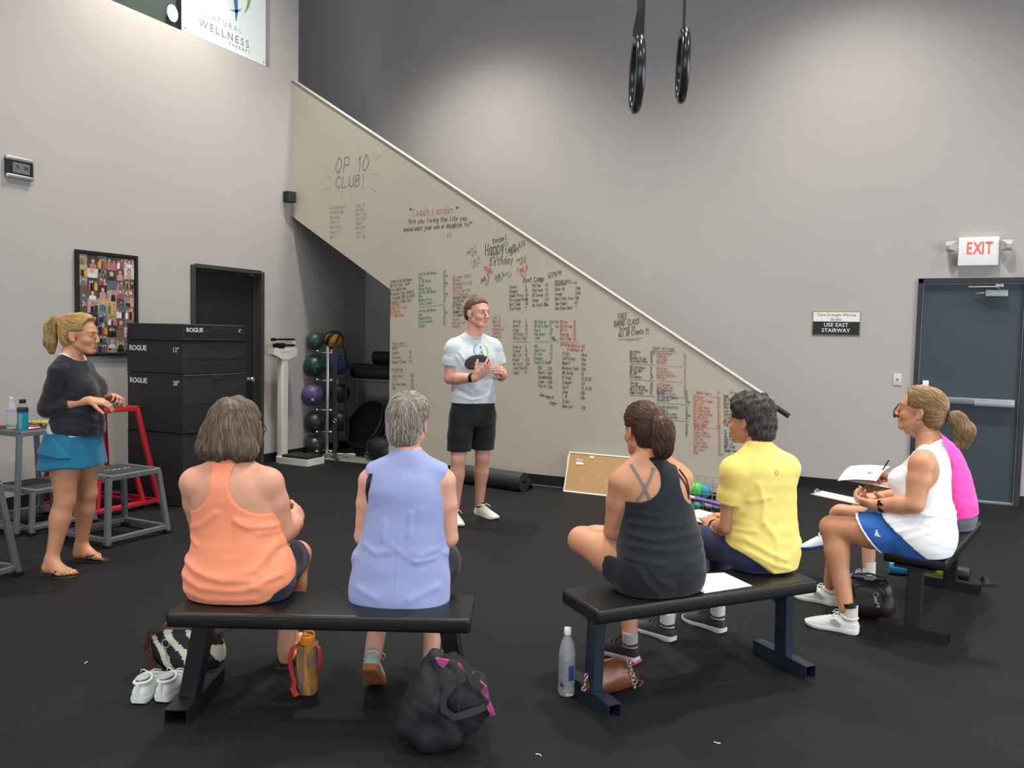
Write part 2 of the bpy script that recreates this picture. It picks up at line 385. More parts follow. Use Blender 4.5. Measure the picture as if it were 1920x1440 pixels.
# left black door
mb = MB()
for c, s in (((XL-.03, 6.193, 1.1), (.12, .046, 2.23)), ((XL-.03, 7.2, 1.1), (.12, .046, 2.23)), ((XL-.03, 6.697, 2.207), (.12, .96, .046))):
    mb.box(c, s, bev=.004, seg=1)
d1 = tag(mb.obj('door_1', M_FRAME), kind='structure')
mb = MB(); mb.box((XL-.11, 6.697, 1.09), (.045, .95, 2.16), bev=.003, seg=1); mb.obj('door_leaf', M_DARKDOOR, d1)
mb = MB(); mb.box((XL-.075, 7.165, 1.1), (.02, .02, 2.15)); mb.box((XL-.075, 6.23, 1.1), (.02, .02, 2.15)); mb.obj('door_stop', M_FRAME, d1)
mb = MB(); mb.lathe([(.028, 0), (.028, .008), (.012, .012), (.012, .04), (.026, .05), (.03, .065), (.022, .078), (.001, .08)], 16, (XL-.088, 7.09, .98), rotm(y=math.pi/2)); mb.obj('door_knob', M_STEEL, d1)
# right slate door
mb = MB()
for c, s in (((.062, YB+.02, 1.1), (.046, .1, 2.208)), ((.988, YB+.02, 1.1), (.046, .1, 2.208)), ((.525, YB+.02, 2.183), (.97, .1, .05))):
    mb.box(c, s, bev=.003, seg=1)
d2 = tag(mb.obj('door_2', mat('slate_frame', '2c3136', .5)), kind='structure')
mb = MB(); mb.box((.525, YB+.035, 1.085), (.868, .045, 2.135), bev=.003, seg=1); mb.obj('door_leaf', M_BLUEDOOR, d2)
mb = MB()
for c, s in (((.0885, YB+.012, 1.08), (.006, .004, 2.14)), ((.9615, YB+.012, 1.08), (.006, .004, 2.14)), ((.525, YB+.012, .018), (.87, .004, .012))): mb.box(c, s)
mb.obj('edge_seal', mat('pale_seal', '9aa4ab', .5), d2)
mb = MB(); mb.box((.52, YB-.035, 1.0), (.80, .05, .066), bev=.006); mb.box((.75, YB-.04, .985), (.34, .06, .055), bev=.006); mb.obj('push_bar', mat('satin_alu', 'a3a7aa', .35, .7), d2)
mb = MB(); mb.box((.36, YB-.045, .998), (.44, .05, .045), bev=.005); mb.obj('push_pad', mat('grey_pad', '777c80', .45, .4), d2)
mb = MB(); mb.box((.15, YB-.01, 1.10), (.055, .04, .17), bev=.004); mb.obj('latch_plate', M_WHITE, d2)
mb = MB(); mb.box((.72, YB-.02, 2.055), (.19, .065, .065), bev=.01); mb.tube([(.62, YB-.02, 2.055), (.545, YB-.02, 2.052)], [.016, .011], 10); mb.obj('closer_body', mat('closer_alu', '9fa8a4', .35, .6), d2)
mb = MB(); mb.tube([(.75, YB-.02, 2.10), (.70, YB-.10, 2.115), (.48, YB-.03, 2.118)], .008, 8); mb.box((.74, YB-.03, 2.13), (.07, .05, .03), bev=.008); mb.obj('closer_arm', M_STEEL, d2)
# ================================================================== fixtures on the walls
PI = math.pi
# wall clock
t = empty('wall_clock', (XL, 4.362, 2.85), 0, 'small black and silver digital clock on the grey wall at far left', 'clock')
mb = MB(); mb.box((.014, 0, 0), (.028, .235, .178), bev=.012, seg=3); mb.obj('case', M_BLACK, t)
for z in (.072, -.072):
    mb = MB(); mb.box((.018, 0, z), (.03, .236, .036), bev=.014, seg=3); mb.obj('silver_band', M_STEEL, t)
mb = MB(); mb.box((.028, .01, 0), (.004, .145, .085), bev=.001, seg=1); mb.obj('screen', mat('lcd_grey', '6d7470', .25), t)
me = text('digit', '9', .052, (.0305, -.035, -.012), ey, ez, M_BLACK, t, .0004)
text('digit', '1', .052, (.0305, .025, -.012), ey, ez, M_BLACK, t, .0004); text('digit', '4', .052, (.0305, .043, -.012), ey, ez, M_BLACK, t, .0004)

# photo collage poster
t = empty('photo_poster', (XL, 5.185, 1.757), 0, 'black framed collage of many small snapshots on the wall behind the blonde woman', 'poster')
mb = MB()
for c, s in (((.016, 0, .464), (.03, .65, .03)), ((.016, 0, -.464), (.03, .65, .03)), ((.016, -.31, 0), (.03, .03, .9)), ((.016, .31, 0), (.03, .03, .9))): mb.box(c, s, bev=.003, seg=1)
mb.obj('picture_frame', M_BLACK, t)
mb = MB(); mb.box((.008, 0, 0), (.01, .6, .9)); mb.obj('backing', mat('collage_dark', '2a2530', .6), t, smooth=0)
PC = ['8d8580', '43403f', 'c9c4bd', '7a675c', '5a626c', '9a8c78', '2b2b30', 'a59a94', '5d5250', 'b5a277', '4c5245', '7b8088']
FC = ['c9a23a', 'a84850', '2c2c30', 'd8d5d0', 'b06a80', '4c6382', '9c4a44', '66764c', '2f2b38', 'c08a8c']
MP = [mat('snap_ground_%s' % 'abcdefghijkl'[i], c, .35) for i, c in enumerate(PC)] + [mat('snap_dress_%s' % 'abcdefghij'[i], c, .35) for i, c in enumerate(FC)] + [mat('snap_skin', 'cfa088', .35), mat('snap_hair', '5a4030', .35)]
rp = random.Random(11)
y0 = -.285; col = 0
widths = [.075, .105, .095, .1, .085, .11]
for cw in widths:
    z = .44
    while z > -.43:
        ch = min(rp.uniform(.07, .125), z+.445)
        if ch < .04: break
        mb = MB(); d = .0155+rp.random()*.003; a = rp.uniform(-.05, .05); cy = y0+cw/2; cz = z-ch/2; R = rotm(x=a)
        hi = d+.002
        mb.box((d, cy, cz), (.004, cw*1.02, ch*1.02), R, mi=rp.randrange(12))
        if rp.random() < .4:
            for k in range(7):
                qy, qz, sy, sz = cy+rp.uniform(-.36, .36)*cw, cz+rp.uniform(-.38, .38)*ch, rp.uniform(.06, .2)*cw, rp.uniform(.06, .22)*ch
                mb.raw([(hi+.0001*k, p_[0], p_[1]) for p_ in arc(qy, qz, sy, sz, rp.uniform(0, 60), 330, 7)], [tuple(range(7))], rp.randrange(23))
        nf = rp.choice([0, 1, 1, 2, 2, 3]); hi += .0008; fw_ = cw/(nf+.6)
        for k in range(nf):
            fy = cy+(k-(nf-1)/2)*fw_+rp.uniform(-.006, .006); hd = min(.022, fw_*.36); hz = cz+ch*rp.uniform(.05, .28)
            dc = 12+rp.randrange(10)
            mb.raw([(hi+.0002, fy-hd*1.7, cz-ch*.49), (hi+.0002, fy+hd*1.7, cz-ch*.49), (hi+.0002, fy+hd*1.6, hz-hd*1.5), (hi+.0002, fy+hd*.6, hz-hd*.9), (hi+.0002, fy-hd*.6, hz-hd*.9), (hi+.0002, fy-hd*1.6, hz-hd*1.5)], [(0, 1, 2, 3, 4, 5)], dc)
            mb.raw([(hi+.0004, p[0], p[1]) for p in arc(fy, hz+.003, hd*1.05, hd*1.15, 0, 330, 8)], [tuple(range(8))], 23 if rp.random() < .6 else 9)
            mb.raw([(hi+.0006, p[0], p[1]) for p in arc(fy, hz-.001, hd*.75, hd*.85, 0, 330, 8)], [tuple(range(8))], 22)
        mb.obj('photo', MP, t, smooth=0, recalc=False)
        z -= ch
    y0 += cw

# little speaker on the left wall
t = empty('wall_speaker', (XL, 7.60, 3.13), 0, 'small black cube loudspeaker fixed where the left wall meets the stair', 'speaker')
mb = MB(); mb.box((.055, 0, 0), (.10, .12, .125), rotm(z=-.3), bev=.006); mb.obj('case', M_BLACK, t)
mb = MB(); mb.box((.005, 0, 0), (.012, .04, .06), bev=.002); mb.obj('bracket', M_FRAME, t)
mb = MB(); mb.box((.108, -.017, 0), (.004, .1, .105), rotm(z=-.3), bev=.001, seg=1); mb.obj('grille', mat('grille', '2c2d2f', .8), t)

# exit sign
t = empty('exit_sign', (.547, YB, 2.462), 0, 'white exit sign with red letters and twin emergency lamps above the door', 'sign')
mb = MB(); mb.box((0, -.03, 0), (.345, .055, .275), bev=.008, seg=2); mb.obj('housing', mat('sign_white', 'eeeeea', .4), t)
M_RED = mat('exit_red', 'e2574f', .4, emit=.35)
ex = (1, 0, 0)
for i, (ch, xx) in enumerate(zip('EXIT', (-.105, -.045, .025, .058))):
    text('letter', ch, .165, (xx, -.0585, -.025), ex, ez, M_RED, t, .001, 'LEFT', 1, .62, .003)
for s in (-1, 1):
    mb = MB(); R = rotm(z=(-.55 if s < 0 else .25), x=.2)
    mb.lathe([(.025, .06), (.043, .042), (.070, 0), (.074, -.014), (.068, -.018)], 4, (s*.235, -.065, .05), R @ rotm(x=PI/2) @ rotm(z=PI/4))
    lp = mb.obj('lamp_head', mat('lamp_grey', 'b9bbb8', .4), t, smooth=20)
    mb = MB(); mb.lathe([(.060, -.004), (.060, .002), (.001, .004)], 4, V((s*.235, -.065, .05))+R @ V((0, -.013, 0)), R @ rotm(x=PI/2) @ rotm(z=PI/4)); mb.obj('lens', mat('lamp_lens', 'dfe6e6', .1, spec=.8), lp, smooth=20)
    mb = MB(); mb.tube([(s*.16, -.035, .03), (s*.2, -.045, .045)], .014, 8); mb.obj('lamp_arm', mat('lamp_grey', 'b9bbb8', .4), t)
# notice
t = empty('notice_sign', (-.716, YB, 1.75), 0, 'small black and white stairway notice with green border on the grey wall', 'sign')
mb = MB(); mb.box((0, -.004, 0), (.475, .008, .255), bev=.002, seg=1); mb.obj('border', mat('green_edge', '7d9468', .6), t)
mb = MB(); mb.box((0, -.009, .066), (.455, .004, .098)); mb.obj('upper_panel', M_WHITE, t)
mb = MB(); mb.box((0, -.009, -.052), (.455, .004, .134)); mb.obj('lower_panel', mat('notice_black', '20211f', .5), t)
MG = mat('notice_grey', '4c4c4a', .6)
for s, z in (('Core Strength Wichita', .075), ('Studio', .028)): tag(text('lettering', s, .041, (0, -.0118, z), ex, ez, MG, t, .0004, 'CENTER', 1.08, .92), kind='stuff')
for s, z in (('USE EAST', -.036), ('STAIRWAY', -.094)): tag(text('lettering', s, .056, (0, -.0118, z), ex, ez, M_WHITE, t, .0004, 'CENTER', 1.08, .95, .0006), kind='stuff')
# wall plate
t = empty('wall_plate', (-.108, YB, 1.184), 0, 'square white wall plate with one socket left of the slate door', 'wall plate')
mb = MB(); mb.box((0, -.004, 0), (.078, .008, .118), bev=.003, seg=2); mb.obj('plate', mat('plate_grey', 'cfcfca', .5), t)
mb = MB(); mb.lathe([(.009, 0), (.008, .006), (.001, .006)], 12, (0, -.008, 0), rotm(x=PI/2)); mb.obj('socket', M_FRAME, t)
# hand rail end
t = empty('handrail', (-1.0, 7.86, .93), 0, 'black handrail whose blunt end shows at the low end of the sloping wall', 'handrail')
d = V((-.849, 0, .53))
mb = MB(); mb.tube([V((0.02, 0, -.07)), V((-.02, 0, -.045)), d*.5+V((0, 0, -.06)), d*5+V((0, 0, -.06))], .024, 12); mb.obj('rail', M_BLACK, t)
for k in (.5, 2.5, 4.5):
    mb = MB(); p = d*k; mb.tube([p, p+V((0, -.03, -.05)), p+V((0, -.05, -.05))], .007, 8); mb.obj('bracket', M_STEEL, t)

# gymnastic rings
def ring_set(loc, rz, label, ribbon):
    t = empty('gymnastic_ring', loc, rz, label, 'ring', 'gymnastic rings on straps')
    mb = MB(); mb.tube([(0, .103*math.cos(2*PI*k/40), .103*math.sin(2*PI*k/40)) for k in range(40)], .0145, 14, cyc=True); mb.obj('hoop', mat('ring_black', '26292a', .22, spec=.6), t)
    mb = MB()
    if ribbon:
        mb.strap([(0, -.005, .112), (-.0, -.012, .13), (.004, -.03, .19), (.012, -.02, .25), (.03, 0, .33), (.035, .005, 1.6)], [(0, 1, .2), (.3, 1, .2), (1, .7, 0), (1, .4, 0), (1, .15, 0), (1, 0, 0)], .034, .002)
    else: mb.strap([(0, -.018, .112), (0, -.018, .3), (0, -.018, 1.6)], (1, .05, 0), .026, .002)
    mb.obj('strap', mat('strap_black', '33373a', .8), t)
    mb = MB(); mb.strap([(0, .02, .112), (0, .02, .3), (0, .02, 1.6)], (1, .05, 0), .03, .002); mb.obj('strap', mat('strap_black', '33373a', .8), t)
    return t
ring_set((-.799, 2.473, 2.363), .315+.11, 'black gymnastic ring hanging on the left, by a wide twisted strap', True)
ring_set((-.70, 2.637, 2.426), .30+.05, 'black gymnastic ring hanging on the right and a little higher', False)

# ------------------------------------------------------------------ padded benches
M_VINYL = mat('black_vinyl', '131416', .36, bump=.08, bscale=120, spec=.5)
M_TUBE = mat('bench_steel_black', '17191c', .4, spec=.5)
M_TUBE2 = mat('bench_steel_navy', '1c2634', .38, spec=.5)
def bench(mid, ang, label, lean=0, mt=M_TUBE, foot=(-.22, .22), brace=True, ends=(-.52, .52), post=.0, bw=.03, lw=.05):
    t = empty('padded_bench', (mid[0], mid[1], 0), ang, label, 'bench', 'padded benches')
    L, W = 1.185, .305
    mb = MB(); mb.box((0, 0, .418), (L, W, .062), bev=.016, seg=3)
    s = mb.obj('seat_pad', M_VINYL, t, smooth=60)
    mb = MB()
    for sy in (-1, 1): mb.tube([(-L/2+.012, sy*(W/2-.002), .438), (L/2-.012, sy*(W/2-.002), .438)], .003, 6)
    for sx in (-1, 1): mb.tube([(sx*(L/2-.002), -W/2+.012, .438), (sx*(L/2-.002), W/2-.012, .438)], .003, 6)
    for k, e in enumerate(((0, 1, 2, 3),)): pass
    tag(mb.obj('piping', M_VINYL, s), kind='stuff')
    mb = MB(); mb.box((0, 0, .379), (L-.12, .05, .03)); mb.obj('rail', mt, t, smooth=0)
    for sx, xb in zip((-1, 1), ends):
        mb = MB(); xt = xb-sx*(.01+lean)
        mb.beam((xt, post, .39), (xb, post, .055), lw, .078, (0, 1, 0), .004); mb.obj('leg', mt, t)
        mb = MB(); y0, y1 = foot; th = .003; xx = xb
        # open square tube lying on the floor
        o_ = [(-bw, 0), (bw, 0), (bw, .058), (-bw, .058)]; i_ = [(-bw+.003, .003), (bw-.003, .003), (bw-.003, .055), (-bw+.003, .055)]
        vs = [(xx+a, y, b) for y in (y0, y1) for ring in (o_, i_) for a, b in ring]; fs = []
        for k in range(4):
            l = (k+1) % 4; fs += [(k, l, 8+l, 8+k), (4+k, 12+k, 12+l, 4+l), (k, 4+k, 4+l, l), (8+k, 8+l, 12+l, 12+k)]
        mb.raw(vs, fs); mb.obj('foot_bar', mt, t, smooth=0)
        mb = MB(); mb.box((xt-sx*.0, post, .378), (.13, .20, .016), bev=.003, seg=1); mb.obj('mount_plate', mt, t)
        if brace:
            mb = MB(); mb.prism([(0, 0), (-sx*.09, 0), (0, -.09)], (xt-sx*.02, post+.02, .372), (1, 0, 0), (0, 0, 1), .006); mb.obj('gusset', mt, t, smooth=0)
    return t
bench((-2.084, 2.600), math.atan2(.515, 1.056), 'black padded bench at front left under the orange and lilac tops', .055, M_TUBE, (-.145, .27), False, (-.556, .556), .0, .045, .07)
bench((-.829, 3.610), math.atan2(.915, .752), 'black padded bench with navy-tinted steel legs under the black and yellow tops', .0, M_TUBE2, (-.176, .18), True, (-.51, .545), .0)
bench((.183, 5.285), math.atan2(1.118, .224), 'black padded bench at right under the white and pink tops', .0, M_TUBE, (-.17, .17), False, (-.537, .555), .0)

# ------------------------------------------------------------------ foam boxes
M_FOAM = mat('black_foam_cover', '202122', .55, bump=.15, bscale=30, var=.08, vscale=4)
M_PRINT = mat('white_print', 'd9dad8', .6)
zb = 0
LBL = ['lowest and tallest black foam box of the stack by the black door', 'third black foam box from the top of the stack, reading 20 inches', 'second black foam box from the top of the stack, reading 12 inches', 'thin topmost black foam box of the stack, reading 6 inches']
hs = [.636, .516, .288, .15]
for i, (h, lb) in enumerate(zip(hs, LBL)):
    o = [(0, 0), (.008, -.004), (-.006, .004), (.0, 0)][i]
    t = empty('foam_box', (-5.95+o[0], 5.405+o[1], zb), 0, lb, 'exercise box', 'stacked foam boxes')
    mb = MB(); mb.box((0, 0, h/2), (.70, .73, h-.001), bev=.010, seg=3); mb.obj('cover', M_FOAM, t, smooth=60)
    mb = MB()
    for z in (.012, h-.012):
        mb.tube([(-.352, -.366, z), (.352, -.366, z), (.352, .366, z)], .004, 6)
    tag(mb.obj('seam', M_FOAM, t), kind='stuff')
    if h < .6:
        mb = MB(); mb.box((.353, .0, h/2+.0), (.006, .70, .012)); mb.obj('velcro_flap', M_FOAM, t, smooth=0)
        mb = MB(); mb.box((.352, .02, min(h-.03, h*.93)), (.008, .15, .05), bev=.003, seg=1); mb.obj('handle_tab', M_FOAM, t)
    fx = (0, 1, 0); fl = (1, 0, 0)
    if i == 3:
        tag(text('lettering', 'ROGUE', .052, (.3535, -.335, h-.07), fx, ez, M_PRINT, t, .0006, 'LEFT', 1.0, 1.05, .0015), kind='stuff')
        tag(text('lettering', '6"', .042, (.3535, .27, h-.065), fx, ez, M_PRINT, t, .0006), kind='stuff')
    elif i in (1, 2):
        tag(text('lettering', 'ROGUE', .062, (-.315, -.3675, h-.09), fl, ez, M_PRINT, t, .0006, 'LEFT', 1.0, 1.05, .0018), kind='stuff')
        tag(text('lettering', '12"' if i == 2 else '20"', .055, (.225, -.3675, h-.095), fl, ez, M_PRINT, t, .0006, 'LEFT', 1, 1, .001), kind='stuff')
    zb += h

# ------------------------------------------------------------------ steel jump stands
M_GREY = mat('stand_grey', '686d70', .42, .2, var=.06, vscale=20)
M_REDST = mat('stand_red', 'b3202e', .4)
def stand(name, loc, ang, base, top, h, mt, label, mtop, w_=.034, mark=False):
    t = empty(name, (loc[0], loc[1], 0), ang, label, 'jump stand', 'steel jump stands')
    bx, by = base[0]/2, base[1]/2; tx, ty = top[0]/2, top[1]/2
    for sx in (-1, 1):
        for sy in (-1, 1):
            mb = MB(); mb.beam((sx*bx, sy*by, .012), (sx*tx, sy*ty, h-.02), w_, w_, (1, 0, 0), .003); l = mb.obj('leg', mt, t)
            mb = MB(); mb.box((sx*bx, sy*by, .013), (w_+.014, w_+.014, .026), bev=.004, seg=1); mb.obj('rubber_foot', M_BLACK, l)
    zz = .05; f = zz/h; ax, ay = bx+(tx-bx)*f, by+(ty-by)*f
    for s in (-1, 1):
        mb = MB(); mb.beam((-ax, s*ay, zz), (ax, s*ay, zz), w_*.9, w_*.9, bev=.003); mb.obj('base_rail', mt, t)
        mb = MB(); mb.beam((s*ax, -ay, zz), (s*ax, ay, zz), w_*.9, w_*.9, bev=.003); mb.obj('base_rail', mt, t)
        mb = MB(); mb.beam((-tx, s*ty, h-.022), (tx, s*ty, h-.022), w_, w_, bev=.003); mb.obj('top_rail', mt, t)
        mb = MB(); mb.beam((s*tx, -ty, h-.022), (s*tx, ty, h-.022), w_, w_, bev=.003); mb.obj('top_rail', mt, t)
    mb = MB(); mb.box((0, 0, h-.004), (top[0]+.03, top[1]+.03, .010), bev=.002, seg=1); mb.obj('top_plate', mt if mtop is None else mtop, t)
    mb = MB(); mb.box((0, 0, h+.002), (top[0]-.0, top[1]-.05, .003)); mb.obj('grip_mat', mat('grip_black', '2c2d2e', .75, bump=.3, bscale=300), t, smooth=0)
    if mark:
        mb = MB(); r_ = random.Random(3)
        for k in range(14): mb.box((.02+r_.uniform(-.02, .02), -.10+.014*k, h+.0042), (r_.uniform(.008, .02), r_.uniform(.006, .012), .001), rotm(z=r_.uniform(-1, 1)))
        tag(mb.obj('worn_print', mat('worn_yellow', 'b9b48a', .6), t, smooth=0), kind='stuff')
    return t
stand('jump_stand', (-6.165, 4.66), 0, (.66, .66), (.42, .40), .875, M_REDST, 'tall red steel jump stand with black top beside the foam boxes', None)
stand('jump_stand', (-6.10, 4.63), 0, (.46, .46), (.38, .36), .31, M_REDST, 'small red steel jump stand tucked under the tall red one', None)
stand('jump_stand', (-5.235, 4.09), 0, (.47, .52), (.38, .42), .50, M_GREY, 'low grey steel jump stand with worn lettering at the right of the blonde woman', None, .036, True)
stand('jump_stand', (-6.13, 4.01), 0, (.58, .58), (.44, .42), .76, M_GREY, 'tall grey steel jump stand carrying the drink bottles', None)
stand('jump_stand', (-6.02, 4.05), 0, (.50, .52), (.42, .44), .33, M_GREY, 'small grey steel jump stand nested under the bottle stand', None)
stand('jump_stand', (-5.16, 2.82), .1, (.56, .58), (.42, .44), .60, M_GREY, 'grey steel jump stand cut by the left edge of the photo', None)

# things on the tall grey stand
zt = .7645
def bottle(name, loc, prof, m, label, cat, capprof, capm, liq=None, liqm=None, n=24):
    t = empty(name, loc, 0, label, cat)
    mb = MB(); mb.lathe(prof, n); mb.obj('body', m, t, smooth=40)
    mb = MB(); mb.lathe(capprof, n); mb.obj('cap', capm, t, smooth=40)
    if liq: mb = MB(); mb.lathe(liq, n); mb.obj('liquid', liqm, t, smooth=40)
    return t
M_PET = mat('clear_plastic', 'f4f8fa', .12, trans=.8, ior=1.2)
M_TEAL = mat('teal_drink', '0fa3b8', .25, spec=.5)
M_PET2 = mat('thin_clear_plastic', 'ffffff', .05, trans=1, ior=1.12)
b1 = bottle('drink_bottle', (-5.93, 3.84, zt), [(.001, 0), (.034, 0), (.037, .006), (.037, .135), (.034, .145), (.037, .155), (.035, .17), (.026, .19), (.019, .197), (.019, .204)], M_PET2, 'teal sports drink bottle with black cap on the tall grey stand', 'bottle', [(.022, .204), (.023, .207), (.023, .23), (.021, .233), (.001, .233)], M_BLACK, [(.001, .003), (.0345, .003), (.0358, .008), (.0358, .132), (.001, .132)], M_TEAL)
mb = MB(); mb.lathe([(.0376, .138), (.0384, .142), (.0384, .168), (.0366, .17)], 24); mb.obj('label_band', mat('navy_band', '1d2b3d', .5), b1)
r_ = random.Random(5); mb = MB()
for k in range(10):
    for j in range(3):
        a = -1.25+.22*j+r_.uniform(-.03, .03); z = .02+.011*k
        mb.box((.0382*math.cos(a), .0382*math.sin(a), z), (.0012, .005, .004), rotm(z=a))
tag(mb.obj('scale_marks', M_PRINT, b1, smooth=0), kind='stuff')
b2 = bottle('water_bottle', (-6.10, 3.86, zt), [(.001, 0), (.03, 0), (.033, .006)]+[(.033-.0025*(k % 2), .012+.009*k) for k in range(12)]+[(.033, .125), (.033, .155), (.03, .175), (.02, .20), (.013, .213), (.013, .222)], M_PET, 'ribbed clear water bottle behind the teal drink bottle', 'bottle', [(.015, .222), (.0155, .224), (.0155, .238), (.001, .24)], M_WHITE)
mb = MB(); mb.lathe([(.0336, .13), (.0342, .132), (.0342, .152), (.0336, .154)], 24); mb.obj('label_band', mat('lilac_band', 'b9b4cf', .5), b2)
# skipping rope heap and small flat things
t = empty('skipping_rope', (-6.12, 4.12, zt), .3, 'tangled yellow and black beaded skipping rope on the tall grey stand', 'rope')
M_YB = mat('bead_yellow', 'b8bb52', .5); r_ = random.Random(9)
p = V((0, 0, .008)); pts = []
for k in range(150):
    a = k*.55; rr = .02+.05*abs(math.sin(k*.37)); pts.append(V((rr*math.cos(a)*1.5, rr*math.sin(a), .008+.02*abs(math.sin(k*.21)))))
mb = MB(); mb.tube(pts, .0025, 5); mb.obj('cord', M_BLACK, t)
mb = MB()
for k in range(0, 149, 1):
    if k % 3: mb.tube([pts[k].lerp(pts[k+1], .1), pts[k].lerp(pts[k+1], .9)], .0052, 6)
tag(mb.obj('beads', M_YB, t), kind='stuff')
t = empty('pouch', (-6.10, 4.0, zt), .5, 'flat red and black pouch between the teal bottle and the rope', 'pouch')
mb = MB(); mb.box((0, 0, .008), (.15, .09, .016), bev=.007, seg=2); mb.obj('pouch_body', mat('pouch_red', 'a33844', .6), t)
mb = MB(); mb.box((0, .03, .014), (.152, .04, .014), bev=.005, seg=2); mb.obj('flap', M_BLACK, t)
t = empty('pouch', (-6.21, 3.80, zt), .1, 'small bright red pouch at the left edge of the tall grey stand', 'pouch')
mb = MB(); mb.box((0, 0, .012), (.08, .07, .024), bev=.01, seg=2); mb.obj('pouch_body', mat('bright_red', 'd23640', .5), t)
mb = MB(); mb.tube([(-.035, .0, .025), (.035, .0, .025)], .002, 6); mb.obj('zip', M_BLACK, t)
t = empty('paper_sheet', (-6.02, 3.965, zt), .25, 'scrap of pale card lying beside the teal bottle', 'paper')
mb = MB(); mb.box((0, 0, .0015), (.06, .12, .002)); mb.obj('card', M_WHITE, t, smooth=0)

# ------------------------------------------------------------------ medical scale
M_SC = mat('scale_white', 'dedcd2', .4)
t = empty('weighing_scale', (-6.38, 7.39, 0), 0, 'white upright balance scale with black platform by the black door', 'scale')
mb = MB(); P = [(-.27, -.16), (-.20, -.225), (.24, -.215), (.27, .0), (.24, .215), (-.20, .225), (-.27, .16)]
P = [(-.27, -.05), (-.19, -.09), (.235, -.09), (.235, .21), (-.19, .21), (-.27, .08)]
mb.loft([[(x, y, 0) for x, y in P], [(x, y, .075) for x, y in P]]); mb.obj('base', M_SC, t)
mb = MB(); mb.box((.03, .06, .09), (.38, .27, .032), bev=.008); mb.obj('platform', mat('ribbed_rubber', '1e1f20', .6, bump=.3, bscale=120), t)
mb = MB(); mb.box((-.215, 0, .65), (.07, .105, 1.16), bev=.005); mb.obj('column', M_SC, t)
mb = MB(); mb.box((-.178, .0, .65), (.006, .07, 1.1)); mb.obj('column_channel', mat('scale_cream', 'd3d2c6', .5), t, smooth=0)
mb = MB(); mb.prism([(-.20, .09), (-.20, .015), (-.05, -.045), (.06, -.045), (.20, .0), (.20, .09)], (-.26, 0, 1.26), (0, 1, 0), (0, 0, 1), .09); mb.obj('beam_box', M_SC, t)
mb = MB(); mb.box((-.215, .19, 1.40), (.03, .016, .10), bev=.003); mb.box((-.215, -.19, 1.38), (.03, .014, .06), bev=.003); mb.obj('beam_post', M_SC, t)
for z, r in ((1.445, .010), (1.375, .013)):
    mb = MB(); mb.box((-.20, 0, z), (.008, .38, r*1.7), bev=.002, seg=1); bm_ = mb.obj('balance_beam', M_BLACK, t)
    mb = MB()
    for k in range(24): mb.box((-.20, -.10+.012*k, z+r*1.0), (.009, .005, .006))
    tag(mb.obj('notches', M_BLACK, bm_, smooth=0), kind='stuff')
mb = MB(); mb.box((-.19, -.075, 1.375), (.05, .11, .062), bev=.008); mb.box((-.19, -.165, 1.375), (.04, .03, .05), bev=.006); mb.obj('poise_weight', M_BLACK, t)
mb = MB(); mb.lathe([(.001, -.03), (.017, -.03), (.021, 0), (.017, .03), (.001, .03)], 14, (-.19, -.185, 1.445), rotm(x=PI/2)); mb.obj('poise_weight', M_BLACK, t)
tag(text('lettering', 'DETECTO', .03, (-.169, .0, 1.29), (0, 1, 0), ez, mat('worn_red', 'b98f88', .6), t, .0005, 'CENTER', 1.3), kind='stuff')

# ------------------------------------------------------------------ ball rack
M_CHR = mat('satin_chrome', 'c6c9cb', .3, .85)
t = empty('ball_rack', (-6.52, 8.12, -.012), .5, 'upright steel rack of exercise balls under the stair', 'rack')
mb = MB(); mb.box((0, 0, .72), (.035, .06, 1.36), bev=.004); mb.obj('column', M_CHR, t)
mb = MB(); mb.beam((-.02, -.30, .02), (.02, .33, .02), .05, .04, bev=.004); mb.obj('base_bar', M_CHR, t)
mb = MB(); mb.beam((-.05, 0, .02), (.36, 0, .02), .05, .04, bev=.004); mb.obj('base_bar', M_CHR, t)
zs = [.07, .31, .58, .95, 1.30]
for z in zs:
    for sy in (-1, 1):
        for sx in (-1, 1):
            mb = MB(); mb.tube([(sx*.075, sy*.01, z), (sx*.085, sy*.24, z+.025)], .009, 10); p_ = mb.obj('ball_prong', M_CHR, t)
            mb = MB(); mb.ball((sx*.0855, sy*.245, z+.0255), .0115, 10, 8); mb.obj('prong_tip', M_WHITE, p_)
    mb = MB(); mb.beam((-.08, 0, z), (.08, 0, z), .025, .018, bev=.003); mb.obj('cross_bar', M_CHR, t)
mb = MB(); mb.tube([(.09, -.02, .95), (.09, -.02, .3)], .008, 8); mb.tube([(.095, .05, 1.33), (.095, .05, .6)], .008, 8); tag(mb.obj('rack_wire', M_CHR, t), kind='stuff')
def rackpos(x, y, z): q = rotz(.5) @ V((x, y, z)); return (-6.52+q.x, 8.12+q.y, z)
